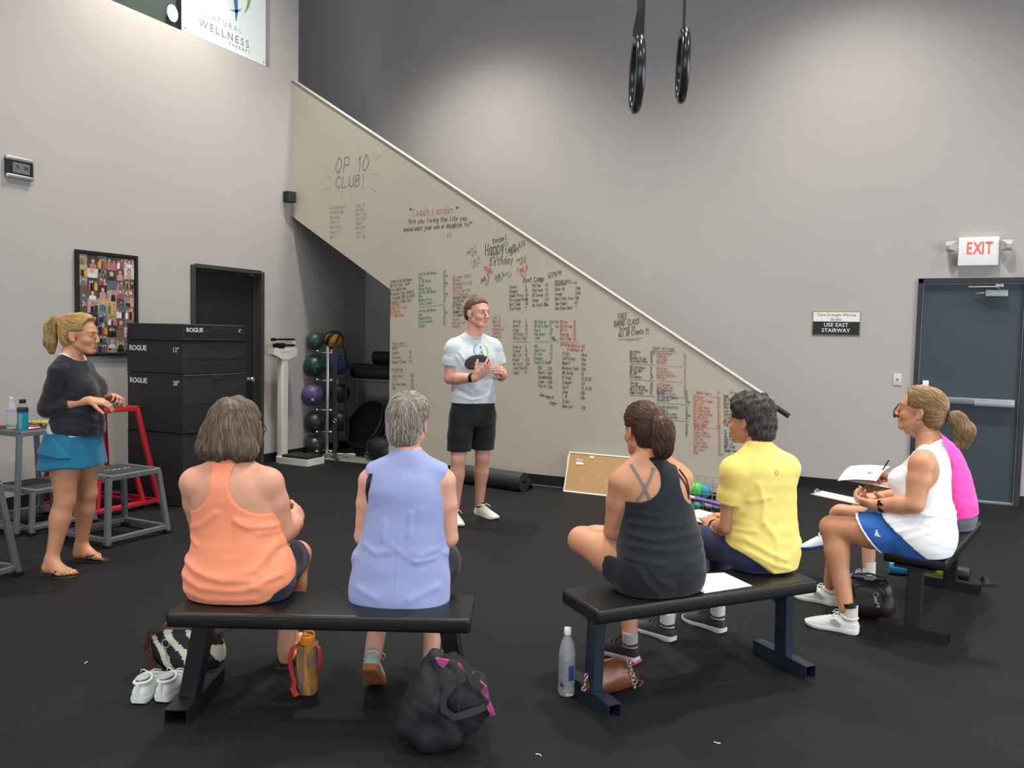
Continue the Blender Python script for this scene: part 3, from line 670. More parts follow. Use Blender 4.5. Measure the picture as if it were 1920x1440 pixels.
def gball(pos, r, c, label, rough=.4, stripe=None):
    t = empty('exercise_ball', (pos[0], pos[1], pos[2]-r), 0, label, 'ball', 'balls on the rack')
    mb = MB(); mb.ball((0, 0, r), r, 28, 18); mb.obj('shell', mat('ball_'+c, c, rough, bump=.1, bscale=150), t, smooth=180)
    mb = MB(); mb.lathe([(r*.12, 0), (r*.12, .003), (.001, .004)], 12, V((r*.60, -r*.72, r-r*.35)), frame((0, 0, 1), (.6, -.72, -.35))); mb.obj('valve', mat('valve_'+c, 'b0aeb5' if c == '5b4a72' else c, .5), t)
    if stripe:
        mb = MB()
        for k in range(3): 
            R = rotm(z=.5+k*1.05, x=.5)
            mb.strap([V((0, 0, r))+R @ V((r*1.004*math.cos(a*2*PI/36), 0, r*1.004*math.sin(a*2*PI/36))) for a in range(36)], [R @ V((math.cos(a*2*PI/36), 0, math.sin(a*2*PI/36))) for a in range(36)], r*.42 if k < 2 else r*.2, .004, True)
        mb.obj('panel_band', mat('band_'+stripe, stripe, .5), t)
    return t
gball((-6.63, 8.00, 1.427), .108, '2d4a42', 'dark green ball topmost on the left of the ball rack', .35)
gball((-6.47, 8.17, 1.448), .115, 'c98f2a', 'yellow and black panelled ball topmost on the rack', .5, '2a2622')
gball((-6.65, 8.02, 1.119), .136, '1f4136', 'larger dark green ball second from the top of the rack', .3)
gball((-6.40, 8.20, 1.14), .125, '34507e', 'blue ball half hidden behind the rack straps', .4)
gball((-6.66, 8.0, .760), .138, '5b4a72', 'purple ball in the middle of the rack', .4)
gball((-6.40, 8.22, .78), .12, '29272b', 'dark grey ball behind the straps beside the purple ball', .5)
gball((-6.63, 8.01, .415), .13, '26272a', 'black ball second from the floor on the rack', .4)
gball((-6.40, 8.21, .43), .125, '1f2022', 'black ball behind the straps second from the floor', .5)
gball((-6.62, 8.0, .130), .130, '2b2c30', 'shiny black ball lowest on the rack', .25)
# hanging straps
M_WEB = mat('webbing', '2a2a28', .8)
t = empty('suspension_strap', (-6.30, 7.99, 0), 0, 'long dark webbing strap hanging from the front of the ball rack to the floor', 'strap')
mb = MB(); mb.strap([(-.03, .02, 1.42), (0, -.01, 1.36), (.0, -.01, .8), (.01, -.01, .25), (.02, -.02, .06), (.06, -.05, .006), (.12, -.07, .004)], [(.3, -.9, .2), (.2, -1, 0), (.1, -1, 0), (.2, -1, 0), (.3, -1, .3), (.1, -.2, 1), (0, 0, 1)], [.05, .06, .062, .06, .05, .045, .04], .003); mb.obj('webbing', M_WEB, t)
mb = MB(); mb.tube([(.014+.022*math.cos(a), -.02, .46+.022*math.sin(a)) for a in [2*PI*k/16 for k in range(16)]], .0035, 6, cyc=True); mb.obj('buckle_ring', M_CHR, t)
t = empty('suspension_strap', (-6.24, 8.06, 0), .2, 'shorter dark strap loop hanging behind the long strap on the rack', 'strap')
mb = MB(); mb.strap([(-.02, .02, 1.38), (.03, 0, 1.3), (.045, 0, .9), (.03, .0, .5), (.035, -.01, .3), (.055, 0, .22), (.07, .01, .32), (.06, .01, .6)], [(1, -.4, 0)]*8, .03, .003); mb.obj('webbing', M_WEB, t)
mb = MB(); mb.tube([(.055, -.03, .22), (.06, .05, .22)], .014, 8); mb.obj('handle', M_BLACK, t)

# ------------------------------------------------------------------ alcove shelf with rolled mats
t = empty('storage_rack', (-5.95, 8.62, -.012), 0, 'low chromed rack holding rolled black mats under the stair', 'rack')
for x in (-.66, .62):
    for y in (-.2, .22):
        mb = MB(); mb.tube([(x, y, .03), (x, y, .96)], .014, 10); mb.obj('post', M_CHR, t)
        mb = MB(); mb.lathe([(.03, .0), (.032, .004), (.03, .06), (.014, .07)], 12, (x, y, 0)); mb.obj('foot', M_BLACK, t)
for y in (-.2, .22):
    mb = MB(); mb.tube([(-.7, y, .965), (.66, y, .965)], .013, 10); mb.obj('shelf_bar', M_CHR, t)
mb = MB(); mb.box((-.02, .01, .965), (1.34, .40, .012)); mb.obj('shelf', M_BLACK, t, smooth=0)
M_MAT = mat('mat_foam', '1d1e21', .6, bump=.1, bscale=60)
def roll(name, loc, ang, L, r, label, turns=3, flat=1.0, cat='mat', m=None, tail=0):
    t = empty(name, loc, ang, label, cat)
    n = turns*22; prof = []
    for k in range(n+1):
        a = 2*PI*k/22; rr = r*(.22+.78*k/n); prof.append((rr*math.cos(a), r*flat+rr*math.sin(a)*flat))
    if tail: prof += [(prof[-1][0]+tail*.4, prof[-1][1]-r*.55), (prof[-1][0]+tail, .012)]
    th = r*.78/turns*.42; rings = []
    for s in (-1, 1):
        pass
    A = []; B = []
    for i, (y, z) in enumerate(prof):
        p0 = prof[max(i-1, 0)]; p1 = prof[min(i+1, len(prof)-1)]; tx, tz = p1[0]-p0[0], p1[1]-p0[1]; l = math.hypot(tx, tz)
        A.append((y-tz/l*th, z+tx/l*th)); B.append((y+tz/l*th, z-tx/l*th))
    poly = A+B[::-1]; N = len(A)
    vs = [(-L/2, y, z) for y, z in poly]+[(L/2, y, z) for y, z in poly]; m_ = len(poly); fs = []
    for k in range(m_): fs.append((k, (k+1) % m_, m_+(k+1) % m_, m_+k))
    for k in range(N-1):
        fs.append((k, k+1, m_-2-k, m_-1-k)); fs.append((m_+k, m_+m_-1-k, m_+m_-2-k, m_+k+1))
    mb = MB(); mb.raw(vs, fs); mb.obj('rolled_sheet', m or M_MAT, t, smooth=60); return t
roll('rolled_mat', (-5.86, 8.60, .966), 0, 1.24, .095, 'long black foam roll lying on the alcove rack, lower of two', 3)
roll('rolled_mat', (-5.68, 8.62, 1.15), .03, .95, .085, 'thick black foam roll on top of another on the alcove rack', 3)
roll('rolled_mat', (-5.80, 8.44, .966), .0, 1.0, .07, 'narrow black foam roll along the front of the alcove rack', 2)
# balance dome leaning in the alcove
t = empty('balance_dome', (-6.17, 8.42, -.012), 0, 'large black and blue half-ball balance trainer leaning in the alcove', 'balance trainer')
n_ = V((.62, .15, -.42)).normalized(); R = frame((0, 0, 1), n_)
ax = V((-.25, -.75, .45)).normalized(); R = frame(ax.orthogonal(), ax); c = V((.0, .0, .40))
mb = MB(); mb.lathe([(.001, -.02), (.31, -.02), (.325, -.005), (.33, .015), (.315, .03)], 36, c, R); mb.obj('platform', mat('dome_black', '17181c', .35), t)
mb = MB(); mb.lathe([(.312, -.02), (.30, -.08), (.25, -.16), (.16, -.21), (.001, -.23)], 36, c, R); mb.obj('dome', mat('dome_blue', '24476b', .35), t, smooth=180)
mb = MB(); mb.lathe([(.19, .031), (.2, .033), (.19, .035)], 36, c, R); mb.obj('grip_ring', M_BLACK, t)
for k, (x, y, s, lb) in enumerate(((-5.75, 8.25, .2, 'black weight bag with metal rings on the concrete alcove floor'), (-5.52, 8.12, .16, 'smaller black weight bag nearest the writing wall in the alcove'))):
    t = empty('weight_bag', (x, y, -.012), .3+k, lb, 'bag')
    mb = MB(); mb.ball((0, 0, s*.75), (s*1.2, s*.8, s*.75), 20, 12); mb.obj('bag_body', M_MAT, t, smooth=180)
    for j in (-1, 1):
        mb = MB(); mb.tube([(j*s*.7, -s*.62, s*1.3), (j*s*.8, -s*.85, s*1.1), (j*s*.8, -s*.95, s*.5)], .008, 8); mb.obj('strap', M_WEB, t)
        mb = MB(); mb.tube([(j*s*.8+.022*math.cos(a), -s*.97, s*.45+.022*math.sin(a)) for a in [2*PI*q/14 for q in range(14)]], .0035, 6, cyc=True); mb.obj('ring', M_CHR, t)

# ------------------------------------------------------------------ along the writing wall
roll('rolled_mat', (-3.83, 7.36, .0), -.13, .86, .098, 'big black rubber mat rolled up on the floor by the writing wall', 3, 1.0, 'mat', mat('rubber_roll', '2b2b2d', .55), .10)
t = empty('cork_board', (-2.71, 7.50, 0), 0, 'white framed cork board leaning on the writing wall', 'board')
LN = .16; bx, bh = .70, .47
up_ = V((0, .16, .45)).normalized(); nn = V((0, -up_.z, up_.y)); Rb = Matrix((V((1, 0, 0)), -nn, up_)).transposed()
mb = MB(); mb.box(up_*.2, (bx-.02, .012, .40), Rb); mb.obj('cork', mat('cork', 'b08f60', .8, var=.15, vscale=60), t, smooth=0)
mb = MB()
for c, s in ((up_*.006, (bx, .02, .014)), (up_*.404, (bx, .02, .014)), (V((-bx/2+.005, 0, 0))+up_*.205, (.012, .02, .41)), (V((bx/2-.005, 0, 0))+up_*.205, (.012, .02, .41))): mb.box(c, s, Rb, .002, 1)
mb.obj('board_frame', M_WHITE, t)
mb = MB(); mb.box(V((-.10, 0, 0))+up_*.37+nn*.009, (.045, .004, .022), Rb); mb.obj('tag', M_WHITE, t, smooth=0)
mb = MB()
for k in range(4): mb.box(V((-.225+.006*(k % 2), 0, 0))+up_*(.335-.013*k)+nn*.009, (.075, .003, .006 if k < 3 else .02), Rb)
tag(mb.obj('printed_note', M_WHITE, t, smooth=0), kind='stuff')
t = empty('folder', (-3.03, 7.60, 0), 0, 'red and white folder standing behind the cork board', 'folder')
mb = MB(); mb.box((0, .03, .16), (.1, .012, .32), rotm(x=-.12)); mb.obj('cover', mat('folder_red', 'b8434a', .6), t, smooth=0)
mb = MB(); mb.box((-.005, .038, .30), (.1, .01, .1), rotm(x=-.12)); mb.obj('sheet', M_WHITE, t, smooth=0)
# wire basket
t = empty('wire_basket', (-1.53, 7.44, 0), -.06, 'wire basket of small massage balls by the writing wall', 'basket')
mb = MB(); BX, BY, BH = .31, .15, .27; wv = .0022
for k in range(9):
    x = -BX+2*BX*k/8
    for y in (-BY, BY): mb.tube([(x, y, .004), (x, y, BH)], wv, 5)
    mb.tube([(x, -BY, .004), (x, BY, .004)], wv, 5)
for k in range(5):
    y = -BY+2*BY*k/4
    for x in (-BX, BX): mb.tube([(x, y, .004), (x, y, BH)], wv, 5)
for k in range(6):
    z = .004+(BH-.004)*k/5; r = wv if k < 5 else .0035
    mb.tube([(-BX, -BY, z), (BX, -BY, z), (BX, BY, z), (-BX, BY, z)], r, 5, cyc=True)
tag(mb.obj('wire_mesh', M_CHR, t, smooth=60), kind='stuff')
def mball(x, y, r, c, label, z=None):
    t = empty('massage_ball', (-1.53+x, 7.44+y, (z if z is not None else .006)), 0, label, 'ball', 'balls in the wire basket')
    mb = MB(); mb.ball((0, 0, r), r, 20, 14); mb.obj('shell', mat('mb_'+c, c, .4), t, smooth=180)
    mb = MB()
    for k in range(14):
        a = k*2.4; zz = r*(1-2*(k+.5)/14); q = math.sqrt(max(r*r-zz*zz, 0)); mb.ball((q*math.cos(a), q*math.sin(a), r+zz), r*.07, 6, 5)
    tag(mb.obj('nubs', mat('mb_'+c, c, .4), t), kind='stuff')
mball(-.20, .03, .075, '3fae45', 'large green ball in the wire basket', .085)
mball(-.135, .06, .07, '2b7fa0', 'blue-green ball just behind the large green ball in the basket', .08)
mball(-.24, -.09, .034, 'd0606c', 'pink-red ball low at the left of the wire basket')
mball(-.15, -.10, .036, '2f9a7c', 'small teal ball low in the wire basket')
mball(-.07, -.0, .036, 'd9c9d6', 'pale pink ball under the purple roller in the basket')
mball(.0, .02, .036, 'e0d2dd', 'second pale pink ball right of the first in the basket')
mball(.09, -.06, .036, 'e8dfb0', 'cream ball at the right of the purple roller in the basket', .03)
t = empty('massage_stick', (-1.53, 7.37, .075), 0, 'purple massage roller stick lying across the basket balls', 'roller')
mb = MB(); mb.tube([(-.17, -.02, .03), (.22, -.02, -.03)], .02, 12); mb.obj('roller_sleeve', mat('purple_foam', '6f4f9e', .5), t)
mb = MB(); mb.tube([(-.24, -.02, .041), (-.17, -.02, .03)], .014, 10); mb.obj('grip', mat('lilac_grip', 'd8d0e6', .5), t)
# marker writing on the stair wall: x, z, angle, cap height, fitted length, words
WR = {
 'p': '''-6.094,3.384,-0.006,0.177,0.50,OP 10
-6.084,3.218,0.000,0.123,0.41,CLUB!
-4.304,2.401,0.711,0.045,0.15,Mary J
-4.251,2.377,0.717,0.040,0.09,6/28
-4.269,2.292,0.446,0.046,0.13,Tom N
-4.236,2.258,0.533,0.040,0.10,6/29
-3.876,2.163,0.358,0.039,0.11,Holly T
-3.813,2.151,0.316,0.033,0.05,6/1
-5.270,1.412,0.060,0.040,0.00,Page Corset
-5.269,1.361,0.060,0.039,0.00,Wraps
-5.268,1.309,0.061,0.040,0.00,Smoker
-5.039,1.323,0.062,0.039,0.00,3m
-5.267,1.257,0.065,0.040,0.00,Volcanos
-5.039,1.272,0.062,0.039,0.00,10
-5.267,1.205,0.065,0.040,0.00,Bumper Slides
-5.038,1.220,0.071,0.040,0.00,12.5
=-5.270,1.394,-5.062,1.411
=-5.265,1.099,-5.100,1.111
-5.265,1.117,0.073,0.042,0.17,Private Gym
-5.257,1.044,0.070,0.039,0.00,Wall Balls
-5.014,1.061,0.067,0.038,0.00,30m
-5.256,0.999,0.065,0.038,0.00,V-Ty
-5.013,1.015,0.071,0.039,0.00,3m
-5.256,0.953,0.070,0.038,0.00,Bottoms Curve
-5.012,0.970,0.071,0.038,0.00,20
-5.255,0.907,0.070,0.038,0.00,PPC
-5.012,0.924,0.076,0.039,0.00,12.5''',
 'f': '''=-6.218,3.362,-6.140,3.320
=-5.554,3.497,-5.438,3.547
=-5.999,3.165,-5.999,3.091
=-5.847,3.144,-5.869,3.060
=-5.757,3.151,-5.734,3.077
=-6.263,3.229,-6.154,3.198
=-5.594,3.201,-5.505,3.136
=-5.567,3.343,-5.464,3.324
-6.167,2.977,0.000,0.040,0.00,The Wildflowers
-6.167,2.922,0.000,0.040,0.00,Kris B 10 club
-6.166,2.866,0.004,0.040,0.00,Jess B all
-6.166,2.811,0.004,0.040,0.00,Jenna G 4
-6.165,2.755,0.009,0.040,0.00,Lana G mile
-6.164,2.699,0.013,0.041,0.00,Tessa G A
-6.164,2.644,0.013,0.040,0.00,Jan P T
-5.793,2.989,0.000,0.040,0.00,Lacy T A
-5.792,2.937,0.004,0.040,0.00,Dee 455
-5.791,2.885,0.004,0.040,0.00,Nate S 44
-5.791,2.833,0.004,0.040,0.00,Cat O 404
-5.790,2.781,0.009,0.039,0.00,Cindy T
-5.789,2.729,0.009,0.039,0.00,Kate 500
-5.789,2.676,0.013,0.040,0.00,Jessie T
-5.788,2.624,0.018,0.040,0.00,Tim T 450''',
 'c': '''-5.022,2.840,0.032,0.079,0.53,Coach Landon
-4.490,2.153,0.056,0.037,0.00,DB Lunge  3x25ft
-4.490,2.115,0.061,0.037,0.00,DB Row
-4.489,2.077,0.061,0.037,0.00,Standing Fly 3x12
-4.488,2.039,0.066,0.037,0.00,Bosu Row
-4.488,2.001,0.065,0.037,0.00,KB Leg Curl 3x12
-4.487,1.963,0.066,0.037,0.00,Tri Extension
-4.488,1.692,0.081,0.036,0.00,Starts
-4.487,1.654,0.086,0.036,0.00,Push up 4x25
-4.487,1.617,0.085,0.036,0.00,Thrusts
-3.993,1.720,0.026,0.035,0.00,Fire
-3.923,1.722,0.027,0.035,0.00,5
-3.992,1.680,0.026,0.035,0.00,Bars
-3.922,1.682,0.027,0.034,0.00,15
-3.991,1.639,0.032,0.035,0.00,Turns
-3.921,1.641,0.032,0.035,0.00,15
-3.990,1.598,0.037,0.035,0.00,Rower
-3.920,1.601,0.032,0.035,0.00,2013
-3.989,1.558,0.037,0.035,0.00,Squat
-3.919,1.560,0.037,0.035,0.00,12
-3.988,1.517,0.037,0.035,0.00,Plank
-3.918,1.520,0.037,0.035,0.00,20
-2.152,1.442,0.018,0.036,0.06,Back
-2.203,1.399,-0.038,0.030,0.00,Nose Pulldown
-1.938,1.389,-0.039,0.029,0.00,10
-2.202,1.369,-0.038,0.030,0.00,DB BB Row
-1.937,1.359,-0.033,0.030,0.00,12
-2.201,1.339,-0.032,0.030,0.00,Lat Cable
-1.936,1.330,-0.033,0.029,0.00,15
-2.200,1.310,-0.038,0.029,0.00,DB Bench
-1.935,1.301,-0.039,0.029,0.00,20
=-2.200,1.293,-1.898,1.283
-2.198,1.250,-0.032,0.030,0.00,DB SA Row
-1.933,1.242,-0.033,0.029,0.00,10
-2.197,1.220,-0.032,0.030,0.00,Lying Rev Fly
-1.932,1.212,-0.026,0.030,0.00,12
-2.197,1.190,-0.025,0.030,0.00,Seated Cable Row
-1.931,1.183,-0.033,0.029,0.00,15
-2.196,1.160,-0.025,0.030,0.00,TRX Row
-1.930,1.153,-0.026,0.030,0.00,15
=-2.195,1.144,-1.893,1.136
-2.194,1.100,-0.019,0.030,0.00,Lat Pulldown
-1.928,1.094,-0.020,0.030,0.00,10
-2.193,1.070,-0.019,0.030,0.00,Seat Row Plank
-1.927,1.065,-0.026,0.029,0.00,12
-2.192,1.040,-0.019,0.030,0.00,DB Shrug
-1.926,1.035,-0.020,0.030,0.00,12
-2.191,1.010,-0.019,0.030,0.00,Single Arm Swing
-1.925,1.006,-0.020,0.029,0.00,20
=-2.190,0.994,-1.888,0.989
-1.808,1.037,-0.072,0.034,0.17,Warm/Tour A
-1.608,1.042,-0.159,0.034,0.03,B
=-1.692,1.017,-1.572,1.009
-1.818,0.721,0.020,0.032,0.00,Hang Rows
-1.592,0.725,0.020,0.031,0.00,20
-1.816,0.689,0.020,0.031,0.00,DB Raise
-1.590,0.693,0.020,0.031,0.00,15
-1.815,0.656,0.020,0.032,0.00,Cable Tucks
-1.589,0.661,0.020,0.031,0.00,12
-1.814,0.624,0.020,0.031,0.00,Front Position
-1.588,0.629,0.020,0.031,0.00,10
-1.813,0.591,0.026,0.032,0.00,Hip Tip
-1.587,0.597,0.027,0.031,0.00,20
-1.812,0.558,0.033,0.032,0.00,Plank Tips
-1.586,0.565,0.027,0.031,0.00,30
-1.811,0.526,0.026,0.031,0.00,Wall Plunges
-1.585,0.532,0.034,0.032,0.00,20
-1.810,0.493,0.033,0.032,0.00,MT Sides
-1.583,0.500,0.034,0.031,0.00,20
-1.809,0.461,0.033,0.031,0.00,Bike
-1.582,0.468,0.034,0.031,0.00,5min''',
 'k': '''-5.072,2.895,0.010,0.053,0.10,*
-4.478,2.884,0.009,0.052,0.11,*
-5.084,2.761,0.012,0.053,0.76,"Are you living the life you
-5.132,2.680,0.029,0.051,0.87,would want your son or daughter to?"
-4.586,2.597,0.096,0.046,0.09,-LL
-4.004,2.511,0.227,0.050,0.17,Kirsten C
-3.908,2.469,0.247,0.045,0.10,6/23
-4.097,2.385,0.122,0.129,0.23,Happy
-4.043,2.283,0.062,0.084,0.28,Birthday
-3.703,2.464,0.306,0.049,0.08,6/6
-3.731,2.316,0.255,0.044,0.14,Josie G
-3.680,2.282,0.354,0.038,0.09,6/15
-4.148,2.098,0.434,0.051,0.12,Josh J
-4.083,2.070,0.442,0.045,0.06,6/7
-3.645,2.099,0.060,0.053,0.24,Boot Camp
-3.363,2.146,0.168,0.048,0.15,6/29/19
-3.805,2.040,0.038,0.037,0.00,Stairs
-3.632,2.046,0.038,0.038,0.00,-5
-3.804,1.995,0.038,0.037,0.00,Stepper
-3.631,2.002,0.038,0.037,0.00,-15
-3.803,1.950,0.043,0.037,0.00,Squat Press
-3.630,1.957,0.044,0.037,0.00,-30
-3.801,1.904,0.049,0.038,0.00,Rev Lunge Press
-3.629,1.912,0.049,0.038,0.00,-30
-3.800,1.859,0.049,0.038,0.00,Ball Slam
-3.627,1.868,0.044,0.037,0.00,-30
-3.799,1.814,0.049,0.038,0.00,Sled Push
-3.626,1.823,0.049,0.037,0.00,-1
-3.541,2.054,0.050,0.038,0.00,Pull-up
-3.402,2.061,0.045,0.037,0.00,-12
-3.539,2.003,0.050,0.038,0.00,Pull-over
-3.401,2.010,0.051,0.037,0.00,-12
-3.538,1.952,0.055,0.038,0.00,KB Swing
-3.400,1.960,0.051,0.037,0.00,-25
-3.537,1.901,0.055,0.038,0.00,Rower
-3.398,1.909,0.056,0.037,0.00,250
-3.536,1.850,0.061,0.038,0.00,Ab Twist Plus
-3.397,1.858,0.062,0.037,0.00,25
-3.284,2.064,0.034,0.037,0.00,Sled Pull
-3.074,2.072,0.035,0.037,0.00,-1
-3.282,2.015,0.040,0.038,0.00,Bear Ab
-3.072,2.023,0.041,0.038,0.00,-20m
-3.281,1.966,0.046,0.038,0.00,Lunge
-3.071,1.975,0.047,0.038,0.00,-20m
-3.280,1.917,0.045,0.038,0.00,Ball Side Toss
-3.070,1.927,0.046,0.038,0.00,20m
-3.279,1.869,0.045,0.037,0.00,Hop Squat
-3.068,1.879,0.047,0.037,0.00,20
-3.277,1.820,0.051,0.038,0.00,Run Down Back
-3.067,1.831,0.047,0.037,0.00,-1
=-3.302,2.080,-3.046,2.099
-3.285,2.096,0.069,0.032,0.20,Dresser pass
-3.274,1.684,0.113,0.033,0.05,for
-3.272,1.635,0.113,0.033,0.05,for
-3.299,1.515,-0.409,0.032,0.07,Run 5
-3.189,1.365,-0.034,0.038,0.00,Ellipt
-2.991,1.358,-0.035,0.038,0.00,-2min
-3.187,1.316,-0.034,0.038,0.00,Salt Kings
-2.989,1.310,-0.035,0.037,0.00,-12m
-3.186,1.267,-0.029,0.038,0.00,Band S
-2.988,1.261,-0.029,0.038,0.00,-12m
-3.185,1.218,-0.029,0.038,0.00,Balance Tank
-2.986,1.213,-0.029,0.038,0.00,-12m
-3.183,1.169,-0.023,0.038,0.00,MB Swing
-2.985,1.164,-0.023,0.038,0.00,-12
-3.182,1.120,-0.023,0.038,0.00,M Track
-2.984,1.116,-0.023,0.038,0.00,-12,12,50
-3.181,1.071,-0.017,0.038,0.00,Stepper
-2.982,1.067,-0.018,0.038,0.00,-20
-3.179,1.022,-0.017,0.038,0.00,Hip R
-2.981,1.019,-0.018,0.038,0.00,-12,12,50
-3.178,0.973,-0.011,0.038,0.00,Clam
-2.980,0.970,-0.012,0.038,0.00,20b
-3.177,0.924,-0.011,0.038,0.00,L iR
-2.978,0.922,-0.012,0.037,0.00,20b
-3.175,0.875,-0.011,0.038,0.00,Slides
-2.977,0.873,-0.012,0.038,0.00,-
-3.174,0.826,-0.011,0.038,0.00,Ham Curl
-2.976,0.824,-0.006,0.038,0.00,-12m
-3.453,1.208,-0.017,0.039,0.00,RDL
-3.356,1.207,-0.017,0.038,0.00,-12m
-3.452,1.161,-0.017,0.039,0.00,Band S
-3.355,1.159,-0.011,0.039,0.00,-2m2
-3.450,1.113,-0.011,0.039,0.00,Sandbell
-3.354,1.112,-0.011,0.039,0.00,-12m
-3.449,1.066,-0.011,0.039,0.00,Clam
-3.353,1.065,-0.011,0.038,0.00,-20m
-3.448,1.018,-0.006,0.039,0.00,Fire H
-3.352,1.018,-0.011,0.038,0.00,-20m
-3.434,0.933,-0.185,0.041,0.19,Snake lunge 20
-3.317,0.856,-0.115,0.038,0.10,stepper
-5.302,2.109,0.089,0.041,0.00,Close Grip Pulldown
-5.301,2.062,0.093,0.042,0.00,DB Alt Curl  3x10
-5.300,2.015,0.098,0.042,0.00,Iso Cable Row
-5.300,1.969,0.093,0.041,0.00,Preacher Curl 3x8x12
-5.299,1.922,0.098,0.042,0.00,Lying Bar DB Fly 3x10
-5.298,1.875,0.102,0.042,0.00,Lying E-Z Bar Curl
-4.486,1.929,0.066,0.037,0.00,Seated Cable Fly 3x12
-4.485,1.891,0.071,0.036,0.00,Iso DB Row
-4.485,1.853,0.070,0.036,0.00,DB Bench
-4.484,1.814,0.076,0.037,0.00,E-Z Bar Curl
-4.483,1.776,0.081,0.037,0.00,Hammer Curl
-4.482,1.738,0.081,0.037,0.00,Tri Cable Curl
-2.602,1.729,0.115,0.055,0.10,FREE
-2.638,1.660,0.117,0.053,0.26,BARRE CLASS
-2.587,1.619,0.122,0.045,0.20,1x/week for
-2.591,1.556,0.155,0.050,0.31,ALL OP Clients !!!
=-2.601,1.530,-2.352,1.551
=-2.519,1.521,-2.384,1.534
-2.242,1.439,0.094,0.036,0.09,Chest
-2.089,1.438,0.030,0.036,0.07,Legs
=-2.252,1.429,-2.011,1.425
-2.472,1.407,-0.031,0.031,0.00,Hex Press
-2.267,1.401,-0.032,0.031,0.00,45x5
-2.471,1.376,-0.025,0.031,0.00,DB Fly
-2.266,1.371,-0.032,0.030,0.00,10
-2.470,1.345,-0.025,0.031,0.00,Banded Sit Ups
-2.265,1.340,-0.025,0.031,0.00,10
-2.469,1.315,-0.025,0.030,0.00,Swiss Ball Plank
-2.264,1.310,-0.025,0.030,0.00,20
=-2.468,1.298,-2.221,1.292
-2.467,1.253,-0.025,0.031,0.00,DB Flat Bench
-2.262,1.249,-0.025,0.030,0.00,15
-2.466,1.222,-0.019,0.031,0.00,DB Pec Dart
-2.261,1.218,-0.019,0.031,0.00,8
-2.465,1.191,-0.019,0.031,0.00,DB OHP
-2.260,1.187,-0.013,0.031,0.00,10
-2.464,1.160,-0.012,0.031,0.00,V-Crunches
-2.259,1.157,-0.019,0.030,0.00,20
=-2.463,1.143,-2.216,1.139
-2.462,1.098,-0.012,0.031,0.00,Tax Ups
-2.257,1.096,-0.013,0.030,0.00,20
-2.461,1.067,-0.006,0.031,0.00,Tuck Planking
-2.256,1.065,-0.013,0.031,0.00,20
-2.460,1.036,-0.006,0.031,0.00,MB V.S. Push Ups
-2.255,1.035,-0.013,0.030,0.00,15
-2.459,1.006,-0.012,0.030,0.00,Dumb Triceps
-2.254,1.004,-0.006,0.031,0.00,15
=-2.459,0.988,-2.211,0.987
-1.495,1.053,-0.093,0.032,0.11,Group
-1.547,1.010,-0.007,0.034,0.00,RMR
-1.546,0.977,-0.007,0.034,0.00,BA Press
-1.545,0.944,0.000,0.034,0.00,Dips
-1.544,0.911,0.000,0.034,0.00,Hex curl
-1.543,0.878,0.000,0.034,0.00,Leg curl
-1.542,0.845,0.007,0.034,0.00,Twist up
-1.540,0.812,0.007,0.034,0.00,T rows
-1.539,0.779,0.007,0.034,0.00,DB press
-1.538,0.746,0.007,0.034,0.00,Side R''',
 'u': '''-3.844,2.407,0.520,0.050,0.13,Coach
-3.800,2.383,0.513,0.050,0.12,Shaky''',
 'r': '''-3.715,2.194,0.297,0.055,0.13,Tina N
-3.665,2.160,0.329,0.044,0.08,6/17
-4.126,2.262,-0.274,0.039,0.13,Jenna
-4.106,2.228,-0.287,0.039,0.13,Rempe
-4.079,2.182,-0.093,0.034,0.06,6/7
-3.221,1.685,0.000,0.035,0.00,DB Row
-3.086,1.685,0.006,0.036,0.00,-15
-3.219,1.642,0.006,0.036,0.00,DB Pull-up
-3.085,1.643,0.006,0.036,0.00,-15
-3.218,1.600,0.006,0.036,0.00,DB Fly
-3.084,1.601,0.006,0.036,0.00,-15
-3.217,1.558,0.011,0.036,0.00,Push-up
-3.083,1.559,0.012,0.036,0.00,-25
-3.216,1.515,0.017,0.036,0.00,Ball Slam
-3.082,1.517,0.012,0.036,0.00,-25
=-3.215,1.492,-3.017,1.495
-3.209,1.457,-0.062,0.036,0.31,DB Pullup Chest or 100
-3.137,1.410,-0.047,0.035,0.21,or Burpees 60''',
